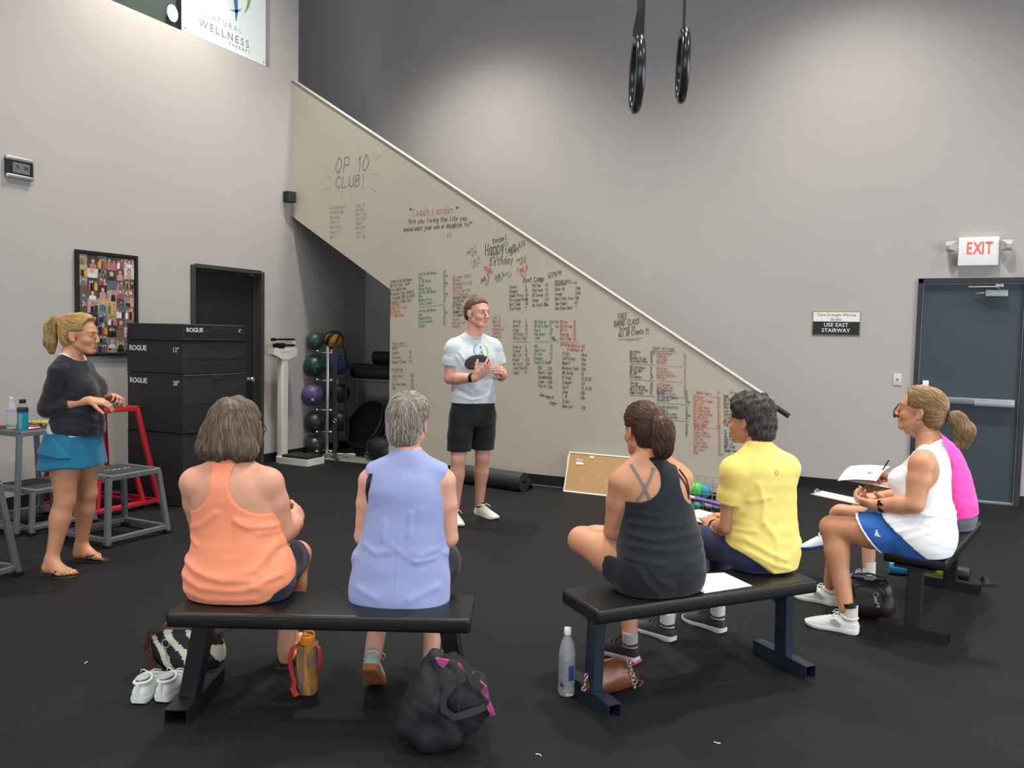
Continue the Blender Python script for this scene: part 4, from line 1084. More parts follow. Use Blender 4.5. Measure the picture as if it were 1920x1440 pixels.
 't': '''-3.983,2.136,0.276,0.050,0.12,Josh S
-3.957,2.108,0.234,0.039,0.09,6/20
-2.186,1.044,-0.032,0.032,0.00,SL Leg Press
-1.910,1.036,-0.033,0.031,0.00,15
-2.185,1.012,-0.032,0.032,0.00,BB RDL
-1.909,1.004,-0.026,0.032,0.00,12
-2.184,0.979,-0.025,0.033,0.00,Bic Speed Squats
-1.908,0.972,-0.026,0.032,0.00,10
-2.183,0.947,-0.019,0.032,0.00,Banded 45s
-1.907,0.941,-0.026,0.031,0.00,20m
=-2.183,0.930,-1.870,0.923
-2.181,0.883,-0.019,0.032,0.00,Hex Bar Deadlifts
-1.905,0.878,-0.020,0.031,0.00,15
-2.180,0.851,-0.019,0.032,0.00,Leg Curls
-1.904,0.846,-0.020,0.032,0.00,12
-2.179,0.819,-0.019,0.032,0.00,DB Walking Lunge
-1.903,0.814,-0.013,0.032,0.00,15ea
-2.178,0.787,-0.013,0.032,0.00,Alt Side Stepover
-1.902,0.783,-0.020,0.031,0.00,10
=-2.178,0.769,-1.865,0.765
-2.176,0.723,-0.013,0.032,0.00,Box Step Ups
-1.899,0.719,-0.007,0.032,0.00,20
-2.175,0.690,-0.006,0.033,0.00,Wall Sits
-1.898,0.688,-0.013,0.031,0.00,10
-2.174,0.658,-0.006,0.032,0.00,Calf
-1.897,0.656,-0.007,0.032,0.00,60
-2.173,0.626,-0.006,0.032,0.00,Bridge
-1.896,0.624,0.000,0.032,0.00,15''',
 'b': '''-3.753,1.684,0.027,0.036,0.00,Pull-up
-3.623,1.688,0.027,0.036,0.00,-5
-3.752,1.639,0.032,0.037,0.00,Dead L
-3.622,1.643,0.033,0.037,0.00,-15
-3.751,1.594,0.038,0.037,0.00,Rings
-3.621,1.599,0.033,0.036,0.00,-15
-3.749,1.550,0.038,0.037,0.00,SB Swing
-3.620,1.555,0.033,0.036,0.00,-25
-3.748,1.505,0.038,0.037,0.00,SB Rev Fly
-3.619,1.510,0.038,0.037,0.00,25
=-3.748,1.481,-3.563,1.488
-3.746,1.416,0.043,0.037,0.00,Knee up
-3.617,1.422,0.044,0.036,0.00,-5
-3.745,1.371,0.049,0.037,0.00,Corner
-3.616,1.377,0.049,0.037,0.00,-15
-3.744,1.326,0.049,0.037,0.00,MB Lift
-3.614,1.333,0.049,0.036,0.00,-15
-3.743,1.282,0.049,0.037,0.00,Rower
-3.613,1.288,0.049,0.037,0.00,-250
-3.742,1.237,0.054,0.037,0.00,Ab Twist
-3.612,1.244,0.049,0.036,0.00,-25m
-3.741,1.192,0.054,0.037,0.00,Side Plank
-3.611,1.199,0.055,0.037,0.00,-15
-3.740,1.147,0.059,0.037,0.00,Squat
-3.610,1.155,0.055,0.036,0.00,20''',
 'g': '''-3.507,1.681,0.033,0.035,0.00,DB Step-up
-3.339,1.686,0.034,0.035,0.00,12ea
-3.506,1.639,0.033,0.035,0.00,DB Rev Lunge
-3.338,1.645,0.034,0.035,0.00,12
-3.505,1.597,0.039,0.036,0.00,Hop R
-3.337,1.603,0.040,0.035,0.00,-20
-3.504,1.556,0.033,0.035,0.00,Hop Squat
-3.336,1.562,0.034,0.035,0.00,20
-3.503,1.514,0.039,0.035,0.00,Clam
-3.335,1.520,0.040,0.035,0.00,-20m
=-3.502,1.491,-3.287,1.499
-3.501,1.430,0.044,0.035,0.00,RDL
-3.333,1.437,0.045,0.035,0.00,-12
-3.500,1.388,0.044,0.035,0.00,Sportcord
-3.331,1.396,0.045,0.035,0.00,-12
-3.499,1.346,0.050,0.035,0.00,M Tech
-3.330,1.354,0.051,0.035,0.00,50
-3.498,1.304,0.050,0.035,0.00,Stepper
-3.329,1.313,0.045,0.035,0.00,-15
-3.497,1.262,0.055,0.035,0.00,Deadlift Squat
-3.328,1.271,0.051,0.035,0.00,15
-4.927,2.187,0.073,0.039,0.00,Incline DB Bench
-4.612,2.210,0.070,0.038,0.00,10
-4.927,2.147,0.072,0.038,0.00,Row
-4.612,2.170,0.074,0.038,0.00,15ea
-4.926,2.106,0.077,0.039,0.00,In DB Bench
-4.611,2.130,0.075,0.038,0.00,10
-4.925,2.066,0.078,0.038,0.00,Rower
-4.610,2.090,0.080,0.038,0.00,15ea
-4.925,2.025,0.082,0.039,0.00,Bicep Press
-4.609,2.050,0.080,0.038,0.00,20
-4.924,1.985,0.082,0.038,0.00,Incline DB Bench
-4.609,2.010,0.084,0.038,0.00,12
-4.923,1.944,0.082,0.038,0.00,Row
-4.608,1.970,0.084,0.038,0.00,15ea
-4.922,1.903,0.087,0.039,0.00,Burpee Press
-4.607,1.930,0.090,0.038,0.00,20
-4.922,1.863,0.087,0.038,0.00,Cross Crunch
-4.606,1.890,0.090,0.038,0.00,20
=-4.921,1.840,-4.579,1.871
-4.920,1.782,0.087,0.038,0.00,Incline DB Bench
-4.605,1.810,0.094,0.038,0.00,10
-4.920,1.741,0.092,0.038,0.00,Row
-4.604,1.770,0.094,0.038,0.00,15ea
-4.919,1.700,0.096,0.038,0.00,Burpee Press
-4.603,1.730,0.095,0.038,0.00,20
-4.918,1.659,0.101,0.039,0.00,Cross Crunch
-4.603,1.690,0.099,0.038,0.00,15
-4.918,1.619,0.096,0.038,0.00,Lunges
-4.602,1.650,0.099,0.038,0.00,40''',
 'o': '''-5.298,1.851,0.051,0.040,0.00,Step ups
-5.297,1.810,0.056,0.040,0.00,Cable Pull 4x10
-5.297,1.769,0.060,0.040,0.00,DB Bench
-5.296,1.729,0.056,0.039,0.00,E-Z Bar Bend
-1.832,0.995,-0.040,0.031,0.00,DB Raise
-1.606,0.987,-0.041,0.031,0.00,15
-1.831,0.963,-0.033,0.031,0.00,Rear Foot Lunge
-1.605,0.955,-0.034,0.031,0.00,12
-1.830,0.931,-0.033,0.032,0.00,Hip Lift
-1.604,0.924,-0.034,0.031,0.00,20
-1.829,0.899,-0.033,0.032,0.00,DB Side Raise
-1.603,0.892,-0.034,0.031,0.00,15
-1.828,0.867,-0.026,0.032,0.00,Alt Cable Row
-1.601,0.860,-0.027,0.031,0.00,12
-1.827,0.835,-0.026,0.032,0.00,SA Face Pulling
-1.600,0.829,-0.027,0.031,0.00,15
-1.826,0.803,-0.026,0.032,0.00,SL MB Throw
-1.599,0.797,-0.027,0.031,0.00,12
-1.824,0.771,-0.026,0.032,0.00,Ball Y Crunch
-1.598,0.766,-0.027,0.031,0.00,20
-1.823,0.739,-0.020,0.032,0.00,Heart Tucks
-1.597,0.734,-0.020,0.031,0.00,20
=-1.823,0.722,-1.552,0.716''',
 'd': '''-1.531,0.681,0.007,0.037,0.00,FL Squat
-1.529,0.646,0.014,0.037,0.00,SL Dead
-1.528,0.611,0.014,0.037,0.00,SA Fly
-1.527,0.576,0.014,0.037,0.00,RDL s
-1.526,0.540,0.020,0.038,0.00,MB Side
-1.524,0.505,0.021,0.037,0.00,Dumb row''',
}
INK = {'k': '504f4a', 'p': '77736a', 'f': 'a79d8f', 'c': 'b3766a', 'r': 'c4483a', 'o': 'cf6a44', 'g': '2f8f63', 't': '2d6f70', 'u': '34406f', 'b': '75685c', 'd': '23414a'}
rgw = random.Random(21)
for ck, body in WR.items():
    mb = MB()
    for L_ in body.split('\n'):
        if L_[0] == '=':
            x0, z0, x1, z1 = [float(q) for q in L_[1:].split(',')]; strokes_line = V((x1-x0, 0, z1-z0)); n_ = V((-strokes_line.z, 0, strokes_line.x)).normalized()*.0022
            mb.raw([V((x0, YS-.002, z0))+n_, V((x0, YS-.002, z0))-n_, V((x1, YS-.002, z1))-n_, V((x1, YS-.002, z1))+n_], [(0, 1, 2, 3)]); continue
        x, z, an, hh, fit, tx = L_.split(',', 5); x, z, an, hh, fit = float(x), float(z), float(an), float(hh), float(fit)
        wf = .33
        if fit:      # squeeze or stretch the lettering to the written length
            unit = sum((max(int(q[0]) for st in GL.get(ch, '20').split('|') for q in st.split())*1.1+3.0) if ch != ' ' else 6.0 for ch in tx)*hh/6; wf = max(.22, min(1.2, fit/unit))
        strokes(mb, tx, (x, YS-.002, z), math.cos(an), math.sin(an), hh*(.86 if hh < .046 else 1), .0075 if hh > .1 else (.0052 if hh > .046 else .0034), rgw, .45, 0, wf)
    o = mb.obj('marker_writing', mat('marker_'+ck, INK[ck], .5), ws, smooth=0, recalc=False); o['kind'] = 'stuff'
# ================================================================== implicit modelling of bodies and clothes
A3 = lambda v: np.array(v, dtype=np.float64)
def nrm(v): v = A3(v); return v/max(np.linalg.norm(v), 1e-9)
class Field:
    """list of primitives with smooth unions, meshed by surface nets"""
    def __init__(s): s.P = []
    def cone(s, a, b, ra, rb=None, k=.02, grp=0): s.P.append(('c', A3(a), A3(b), ra, ra if rb is None else rb, k, grp)); return s
    def chain(s, pts, rs, k=.012, grp=0):
        for i in range(len(pts)-1): s.cone(pts[i], pts[i+1], rs[i], rs[i+1], k, grp)
        return s
    def ell(s, c, r, R=None, k=.02, grp=0): s.P.append(('e', A3(c), A3(r), np.eye(3) if R is None else A3(R), k, grp)); return s
    def sub(s, c, r, R=None, k=.01): s.P.append(('s', A3(c), A3(r), np.eye(3) if R is None else A3(R), k, 0)); return s
    def loft(s, L, k=.02, grp=0, off=0): s.P.append(('l', L, off, k, grp)); return s
    def bounds(s):
        lo = []; hi = []
        for p in s.P:
            if p[0] == 'c': r = max(p[3], p[4]); lo.append(np.minimum(p[1], p[2])-r); hi.append(np.maximum(p[1], p[2])+r)
            elif p[0] == 'e': r = max(p[2]); lo.append(p[1]-r); hi.append(p[1]+r)
            elif p[0] == 'l': lo.append(p[1].lo-p[2]); hi.append(p[1].hi+p[2])
        return np.min(lo, 0), np.max(hi, 0)
    def evaluate(s, lo, n, h):
        G = {}
        X = [lo[i]+h*np.arange(n[i]) for i in range(3)]
        for p in s.P:
            if p[0] == 'c': r = max(p[3], p[4]); a, b = np.minimum(p[1], p[2])-r, np.maximum(p[1], p[2])+r; k = p[5]
            elif p[0] in 'es': r = max(p[2]); a, b = p[1]-r, p[1]+r; k = p[4]
            else: a, b = p[1].lo-p[2], p[1].hi+p[2]; k = p[3]
            m = k+2.5*h
            i0 = np.clip(np.floor((a-m-lo)/h).astype(int), 0, n); i1 = np.clip(np.ceil((b+m-lo)/h).astype(int)+1, 0, n)
            if np.any(i1 <= i0): continue
            sl = tuple(slice(i0[i], i1[i]) for i in range(3))
            x = X[0][sl[0]][:, None, None]; y = X[1][sl[1]][None, :, None]; z = X[2][sl[2]][None, None, :]
            g = p[-1]
            if p[0] == 'c':
                A, B, ra, rb = p[1:5]; d = B-A; l2 = d @ d+1e-12
                t = np.clip(((x-A[0])*d[0]+(y-A[1])*d[1]+(z-A[2])*d[2])/l2, 0, 1)
                D = np.sqrt((x-A[0]-t*d[0])**2+(y-A[1]-t*d[1])**2+(z-A[2]-t*d[2])**2)-(ra+(rb-ra)*t)
            elif p[0] in 'es':
                c, r, R = p[1:4]; px, py, pz = x-c[0], y-c[1], z-c[2]
                q = [(px*R[0, i]+py*R[1, i]+pz*R[2, i])/r[i] for i in range(3)]
                k0 = np.sqrt(q[0]**2+q[1]**2+q[2]**2)+1e-9; k1 = np.sqrt((q[0]/r[0])**2+(q[1]/r[1])**2+(q[2]/r[2])**2)+1e-9
                D = k0*(k0-1)/k1
            else: D = p[1].dist(x, y, z)-p[2]
            if g not in G: G[g] = np.full(tuple(n), 1.0)
            F = G[g]; old = F[sl]
            if p[0] == 's':
                D = -D; hh = np.maximum(k-np.abs(old-D), 0)/k; F[sl] = np.maximum(old, D)+hh*hh*k*.25
            else:
                hh = np.maximum(k-np.abs(old-D), 0)/k; F[sl] = np.minimum(old, D)-hh*hh*k*.25
        keys = sorted(G); F = G[keys[0]]
        for kk in keys[1:]: F = np.minimum(F, G[kk])
        return F, X
def surface(F, lo, h):
    """surface nets: returns verts, quads"""
    s = F < 0; n = np.array(F.shape)
    c = [s[i:n[0]-1+i, j:n[1]-1+j, k:n[2]-1+k] for i in (0, 1) for j in (0, 1) for k in (0, 1)]
    cnt = sum(q.astype(np.int8) for q in c); act = (cnt > 0) & (cnt < 8)
    idx = np.argwhere(act)
    if len(idx) == 0: return np.zeros((0, 3)), np.zeros((0, 4), int)
    num = np.full(act.shape, -1, dtype=np.int64); num[act] = np.arange(len(idx))
    off = np.array([(i, j, k) for i in (0, 1) for j in (0, 1) for k in (0, 1)])
    val = np.stack([F[idx[:, 0]+o[0], idx[:, 1]+o[1], idx[:, 2]+o[2]] for o in off], 1)
    acc = np.zeros((len(idx), 3)); w_ = np.zeros(len(idx))
    for a in range(8):
        for b in range(a+1, 8):
            if np.abs(off[a]-off[b]).sum() != 1: continue
            va, vb = val[:, a], val[:, b]; m = (va < 0) != (vb < 0)
            t = np.where(m, va/np.where(m, va-vb, 1), 0)
            acc += np.where(m[:, None], off[a]+(off[b]-off[a])*t[:, None], 0); w_ += m
    vs = lo+h*(idx+acc/w_[:, None])
    quads = []
    for ax in range(3):
        b_, c_ = (ax+1) % 3, (ax+2) % 3
        sl0 = [slice(None)]*3; sl1 = [slice(None)]*3; sl0[ax] = slice(0, -1); sl1[ax] = slice(1, None)
        A, B = s[tuple(sl0)], s[tuple(sl1)]; e = np.argwhere(A != B)
        e = e[(e[:, b_] > 0) & (e[:, c_] > 0) & (e[:, b_] < n[b_]-1) & (e[:, c_] < n[c_]-1)]
        if len(e) == 0: continue
        ins = A[tuple(e.T)]
        def cell(db, dc):
            q = e.copy(); q[:, b_] += db; q[:, c_] += dc; return num[tuple(q.T)]
        q = np.stack([cell(-1, -1), cell(0, -1), cell(0, 0), cell(-1, 0)], 1)
        q[~ins] = q[~ins][:, ::-1]; quads.append(q)
    q = np.concatenate(quads); q = q[(q >= 0).all(1)]
    return vs, q
def mesh_np(name, vs, qs, base=(0, 0, 0)):
    me = bpy.data.meshes.new(name); vs = vs-A3(base)
    me.vertices.add(len(vs)); me.vertices.foreach_set('co', vs.astype(np.float32).ravel())
    me.loops.add(len(qs)*4); me.loops.foreach_set('vertex_index', qs.astype(np.int32).ravel())
    me.polygons.add(len(qs)); me.polygons.foreach_set('loop_start', np.arange(0, len(qs)*4, 4, dtype=np.int32))
    me.polygons.foreach_set('loop_total', np.full(len(qs), 4, dtype=np.int32)); me.update(calc_edges=True); me.validate()
    return me
def build(field, h, cut=None, box=None, disp=None, smooth=1):
    lo, hi = field.bounds()
    if box is not None: lo = np.maximum(lo, A3(box[0])); hi = np.minimum(hi, A3(box[1]))
    lo = lo-3.5*h; hi = hi+3.5*h; n = np.ceil((hi-lo)/h).astype(int)+1
    F, X = field.evaluate(lo, n, h)
    x, y, z = X[0][:, None, None], X[1][None, :, None], X[2][None, None, :]
    if disp is not None:
        band = np.argwhere(np.abs(F) < .05); P = lo+h*band
        F[tuple(band.T)] -= disp(P)
    if cut is not None:
        for c in (cut if isinstance(cut, (list, tuple)) else [cut]):
            band = np.argwhere(F < 2*h); P = lo+h*band; f = F[tuple(band.T)]
            F[tuple(band.T)] = np.maximum(f, c(P))
    F[[0, -1]] = np.maximum(F[[0, -1]], h); F[:, [0, -1]] = np.maximum(F[:, [0, -1]], h); F[:, :, [0, -1]] = np.maximum(F[:, :, [0, -1]], h)
    vs, qs = surface(F, lo, h)
    for _ in range(smooth):
        acc = np.zeros_like(vs); w_ = np.zeros(len(vs))
        for a, b in ((0, 1), (1, 2), (2, 3), (3, 0)):
            np.add.at(acc, qs[:, a], vs[qs[:, b]]); np.add.at(w_, qs[:, a], 1)
            np.add.at(acc, qs[:, b], vs[qs[:, a]]); np.add.at(w_, qs[:, b], 1)
        vs = vs+.5*(acc/np.maximum(w_, 1)[:, None]-vs)
    return vs, qs
class Loft:
    """stack of superellipse sections along a spine: st = [(centre, lateral dir, half width, depth front, depth back)]"""
    def __init__(s, st, axis=None, ex=2.4):
        s.c = np.array([A3(q[0]) for q in st]); s.ax = nrm(s.c[-1]-s.c[0]) if axis is None else nrm(axis)
        s.t = (s.c-s.c[0]) @ s.ax; s.o = s.c[0].copy(); s.L = np.array([nrm(q[1]) for q in st])
        s.w = np.array([q[2] for q in st]); s.df = np.array([q[3] for q in st]); s.db = np.array([q[4] for q in st]); s.ex = ex
        m = np.maximum(s.w, np.maximum(s.df, s.db))[:, None]; s.lo = (s.c-m).min(0); s.hi = (s.c+m).max(0)
        # dense smooth interpolation
        T = np.linspace(s.t[0], s.t[-1], 96)
        def sm(v):
            out = np.stack([np.interp(T, s.t, v[:, i]) for i in range(v.shape[1])], 1)
            for _ in range(8): out[1:-1] = .25*out[:-2]+.5*out[1:-1]+.25*out[2:]
            return out
        q = sm(np.concatenate([s.c, s.L, s.w[:, None], s.df[:, None], s.db[:, None]], 1)); s.T = T; s.q = q
    def coords(s, x, y, z):
        t = (x-s.o[0])*s.ax[0]+(y-s.o[1])*s.ax[1]+(z-s.o[2])*s.ax[2]
        tc = np.clip(t, s.T[0], s.T[-1]); f = (tc-s.T[0])/(s.T[-1]-s.T[0])*95; i = np.clip(f.astype(int), 0, 94); f = f-i
        g = lambda k: s.q[i, k]*(1-f)+s.q[i+1, k]*f
        px, py, pz = x-g(0), y-g(1), z-g(2); lx, ly, lz = g(3), g(4), g(5)
        u = px*lx+py*ly+pz*lz
        fx, fy, fz = s.ax[1]*lz-s.ax[2]*ly, s.ax[2]*lx-s.ax[0]*lz, s.ax[0]*ly-s.ax[1]*lx
        v = px*fx+py*fy+pz*fz
        return t, u, v, g(6), np.where(v > 0, g(7), g(8))
    def dist(s, x, y, z):
        t, u, v, w, d = s.coords(x, y, z); n = s.ex
        a, b = np.abs(u)/w+1e-6, np.abs(v)/d+1e-6
        f = (a**n+b**n)**(1/n); gr = f**(1-n)*np.sqrt((a**(n-1)/w)**2+(b**(n-1)/d)**2)
        D = (f-1)/gr; e = np.maximum(np.maximum(s.T[0]-t, t-s.T[-1]), 0)
        return np.where(e > 0, np.sqrt(np.maximum(D, 0)**2+e*e)+np.where(D < 0, 0, 0), D)
    def tuv(s, P):
        t, u, v, w, d = s.coords(P[:, 0], P[:, 1], P[:, 2]); return t, u, v, w, d
def snoise(P, k, seed, st=(1, 1, 1)):
    """cheap smooth noise from warped sines, about -1..1"""
    r = np.random.RandomState(seed); P = P*A3(st); out = 0; amp = 1; tot = 0
    for o in range(3):
        D = r.normal(size=(3, 3)); D /= np.linalg.norm(D, axis=1)[:, None]; ph = r.uniform(0, 6.3, 3)
        w_ = np.sin(P @ D[1]*k*.7+ph[1])*1.3
        out = out+amp*np.sin(P @ D[0]*k+ph[0]+w_)*np.sin(P @ D[2]*k*.8+ph[2]+w_*.6); tot += amp*.8; amp *= .55; k *= 1.9
    return out/tot

# ---------------------------------------------------------------- anatomy
def head_prims(F, H, s=1.0, k=.012, fem=True, ears=(1, 1)):
    br, nz, jw = (.0075, .86, .015) if fem else (.010, 1.0, .018)
    """H = 4x4-like (R 3x3 columns right,forward,up ; origin centre between the ears)"""
    R, o = H; P = lambda x, y, z: o+R @ (A3((x, y, z))*s)
    E = lambda c, r, k_=k, R2=None: F.ell(P(*c), A3(r)*s, R if R2 is None else R @ R2, k_)
    E((0, -.022, .045), (.074, .092, .082)); E((0, .022, .03), (.068, .072, .078))
    E((0, .035, -.03), (.058, .058, .07)); E((0, .038, -.066), (.046, .048, .04))
    E((0, .073 if fem else .078, -.088), (.019, .016, .017) if fem else (.022, .018, .018), .018)                     # chin
    for sx in (-1, 1):
        E((sx*.036, .058, -.022), (.026, .03, .026), .015)             # cheek
        F.cone(P(sx*.052, -.0, -.048), P(sx*.02, .072, -.09), jw*s, jw*.85*s, .02)   # jaw line
        F.cone(P(sx*.012, .090, .034), P(sx*.042, .078, .032), br*s, br*.9*s, .014)  # brow
        F.sub(P(sx*.031, .101 if fem else .100, .012), A3((.017, .013, .010) if fem else (.018, .014, .011))*s, R, .016)
        F.ell(P(sx*.031, .079, .012), A3((.0145, .0125, .0105))*s, R, .004)        # eyelids
        F.cone(P(sx*.018, .0900, .0190), P(sx*.045, .0830, .0165), .0040*s, .0034*s, .006); F.cone(P(sx*.018, .0885, .0050), P(sx*.043, .0835, .0065), .0036*s, .0030*s, .006)
        F.ell(P(sx*.011, .104, -.029), A3((.009, .010, .007))*s, R, .006)
    F.chain([P(0, .088, .028), P(0, .100 if fem else .102, .002), P(0, .111 if fem else .116, -.022)], [.0085*nz*s, .0095*nz*s, .0115*nz*s], .010)   # nose
    F.cone(P(-.017, .090, -.051), P(.017, .090, -.051), .0065*s, None, .006)
    F.cone(P(-.015, .089, -.0615), P(.015, .089, -.0615), .0075*s, None, .006)
    F.sub(P(0, .100, -.056), A3((.020, .006, .0018))*s, R, .004)
    for i, sx in enumerate((-1, 1)):
        if ears[i]:
            Re = R @ np.array(rotm(z=sx*.35, x=.12))
            F.ell(P(sx*.077, -.012, -.002), A3((.008, .019, .031))*s, Re, .006)
            F.sub(P(sx*.086, -.006, .002), A3((.006, .010, .017))*s, Re, .005)
            F.ell(P(sx*.075, .0, -.026), A3((.007, .010, .010))*s, Re, .006)
def face_parts(root, base, H, s, iris, brow, lip):
    R, o = H; P = lambda x, y, z: V(o+R @ (A3((x, y, z))*s)-A3(base)); Rm = Matrix(R.tolist())
    for sx in (-1, 1):
        mb = MB(); mb.ball(P(sx*.031, .0805, .012), .0118*s, 16, 12); e = mb.obj('eye', mat('eye_white', 'cfc6c0', .25, spec=.5), root, smooth=180)
        mb = MB(); mb.lathe([(.0060*s, 0), (.0055*s, .0009), (.001, .0013)], 14, P(sx*.031, .0915, .012), Rm @ rotm(x=-PI/2)); mb.obj('iris', mat('iris_'+iris, iris, .2), e)
        mb = MB(); mb.strap([P(sx*.014, .099, .0295), P(sx*.028, .0975, .034), P(sx*.046, .084, .031)], [tuple(Rm @ V((0, 1, .3)))]*2+[tuple(Rm @ V((sx*.6, 1, .3)))], [.0042*s, .0046*s, .0022*s], .003); mb.obj('eyebrow', mat('brow_'+brow, brow, .8), root)
        mb = MB(); mb.strap([P(sx*.017, .0905, .013), P(sx*.031, .0945, .0205), P(sx*.046, .083, .015)], [tuple(Rm @ V((0, 1, .2)))]*3, [.0015, .0026, .0015], .0016); mb.obj('eyelash', mat('lash', '5d483c', .8), root)
    mb = MB()
    mb.tube([P(-.021, .086, -.054), P(-.008, .0945, -.0515), P(0, .0955, -.0525), P(.008, .0945, -.0515), P(.021, .086, -.054)], [.002*s, .0045*s, .0045*s, .0045*s, .002*s], 8)
    mb.obj('lip', mat('lip_'+lip, lip, .5), root, smooth=180)
    mb = MB(); mb.tube([P(-.019, .086, -.0575), P(0, .0945, -.0625), P(.019, .086, -.0575)], [.002*s, .0055*s, .002*s], 8); mb.obj('lip', mat('lip_'+lip, lip, .5), root, smooth=180)
def hand_prims(F, wr, d, pn, side, curl=(.5, .5, .55, .6), thumb=(.5, .35), s=1.0, spread=.06, grp=1, fin=None):
    """wrist point, direction of the fingers, palm normal (out of the palm), side=+1: thumb on the +lateral side"""
    d = nrm(d); pn = nrm(A3(pn)-d*np.dot(pn, d)); lat = np.cross(d, pn)*side
    wr = A3(wr)
    xs = [.030, .010, -.010, -.029]; Ls = [(.040, .024, .020), (.044, .028, .021), (.041, .026, .021), (.033, .020, .018)]; kn = [.088, .092, .087, .078]; rr = [.0092, .0094, .009, .008]
    for i in range(4):
        a = wr+(lat*xs[i]*.55+d*.012)*s; b = wr+(lat*xs[i]+d*kn[i])*s
        F.cone(a, b, .0135*s, .0105*s, .012, 0)
        dirv = nrm(d+lat*spread*(1.5-i)*1.0); p = b; ang = 0
        c = curl[i]; jc = (c*.9, c*1.25, c*.8)
        for j in range(3):
            ang += jc[j]; q = p+(dirv*math.cos(ang)+pn*math.sin(ang))*Ls[i][j]*s
            F.cone(p, q, rr[i]*s*(1-.08*j), rr[i]*s*(.93-.08*j), .006 if j else .008, grp+i if j else grp+i); p = q
    F.ell(wr+(d*.05-pn*.000)*s, A3((.034, .045, .015))*s, np.stack([lat, d, pn], 1), .012, 0)
    F.ell(wr+(d*.034+lat*.026+pn*.008)*s, A3((.016, .030, .014))*s, np.stack([lat, d, pn], 1), .012, 0)
    t0 = wr+(lat*.026+d*.026+pn*.006)*s; td = nrm(lat*math.cos(thumb[0])*.8+d*.75+pn*math.sin(thumb[0])*.9)
    t1 = t0+td*.042*s; td2 = nrm(td+(d*.5-lat*.5+pn*.4)*thumb[1]); t2 = t1+td2*.032*s; td3 = nrm(td2+(d*.3-lat*.5+pn*.4)*thumb[1]); t3 = t2+td3*.024*s
    F.cone(t0, t1, .0135*s, .0108*s, .010, 5+grp); F.cone(t1, t2, .0105*s, .0098*s, .006, 5+grp); F.cone(t2, t3, .0098*s, .0082*s, .006, 5+grp)
def halfspace(p, n):
    p = A3(p); n = nrm(n); return lambda P: (P-p) @ n
def merge(parts):
    vs = []; qs = []; o = 0
    for v, q in parts: vs.append(v); qs.append(q+o); o += len(v)
    return np.concatenate(vs), np.concatenate(qs)

# ---------------------------------------------------------------- hair
def hair_strands(vs, qs, dirf, n, L, seed, wid=.0016, lift=.0015, wav=.0, keep=None, steps=7):
    """thin tapering locks that follow the hair surface; returns verts, quads and a tint per vertex"""
    bv = BVHTree.FromPolygons([tuple(v) for v in vs], [tuple(q) for q in qs]); rg = np.random.RandomState(seed)
    q = rg.randint(len(qs), size=n); OV = []; OQ = []; TI = []
    for i in q:
        wgt = rg.dirichlet((1, 1, 1, 1)); p = V((vs[qs[i]]*wgt[:, None]).sum(0)); tint = rg.normal(1, .28)
        loc, nn, _, _ = bv.find_nearest(p); ll = L*rg.uniform(.5, 1.25); st = ll/steps; pts = []
        for k in range(steps+1):
            loc, nn, _, _ = bv.find_nearest(p)
            if loc is None: break
            d = V(dirf(A3(loc))); d = d-nn*d.dot(nn)
            if d.length < 1e-4: break
            d.normalize(); sd = d.cross(nn); pts.append((loc+nn*(lift*(1+.5*math.sin(k+i))), sd, nn)); p = loc+d*st+sd*wav*rg.normal()
        if len(pts) < 3: continue
        w0 = wid*rg.uniform(.6, 1.5); b = len(OV); m = len(pts)
        for k, (c, sd, nn) in enumerate(pts):
            w_ = w0*math.sin(math.pi*(k+.4)/(m-.2)); OV += [c-sd*w_-nn*.001, c+nn*w_*.5, c+sd*w_-nn*.001]; TI += [tint]*3
        for k in range(m-1):
            a = b+3*k; OQ += [(a, a+1, a+4, a+3), (a+1, a+2, a+5, a+4)]
    return np.array([tuple(v) for v in OV]), np.array(OQ), np.array(TI)
def hair_obj(name, root, base, vs, qs, strands, m, seed, dk=.82):
    parts = [(vs, qs)]; t0 = np.clip(dk+.22*snoise(vs, 160, seed), .45, 1.3); T = [t0]
    for sv, sq, ti in strands:
        if len(sv): parts.append((sv, sq)); T.append(np.clip(ti, .4, 2.2))
    V_, Q_ = merge(parts); me = mesh_np(name, V_, Q_, base); T = np.concatenate(T)
    at = me.color_attributes.new('tint', 'FLOAT_COLOR', 'POINT')
    c = np.ones((len(me.vertices), 4), np.float32); c[:, :3] = T[:len(c), None]; at.data.foreach_set('color', c.ravel())
    return link_mesh(name, me, m, root, 180)
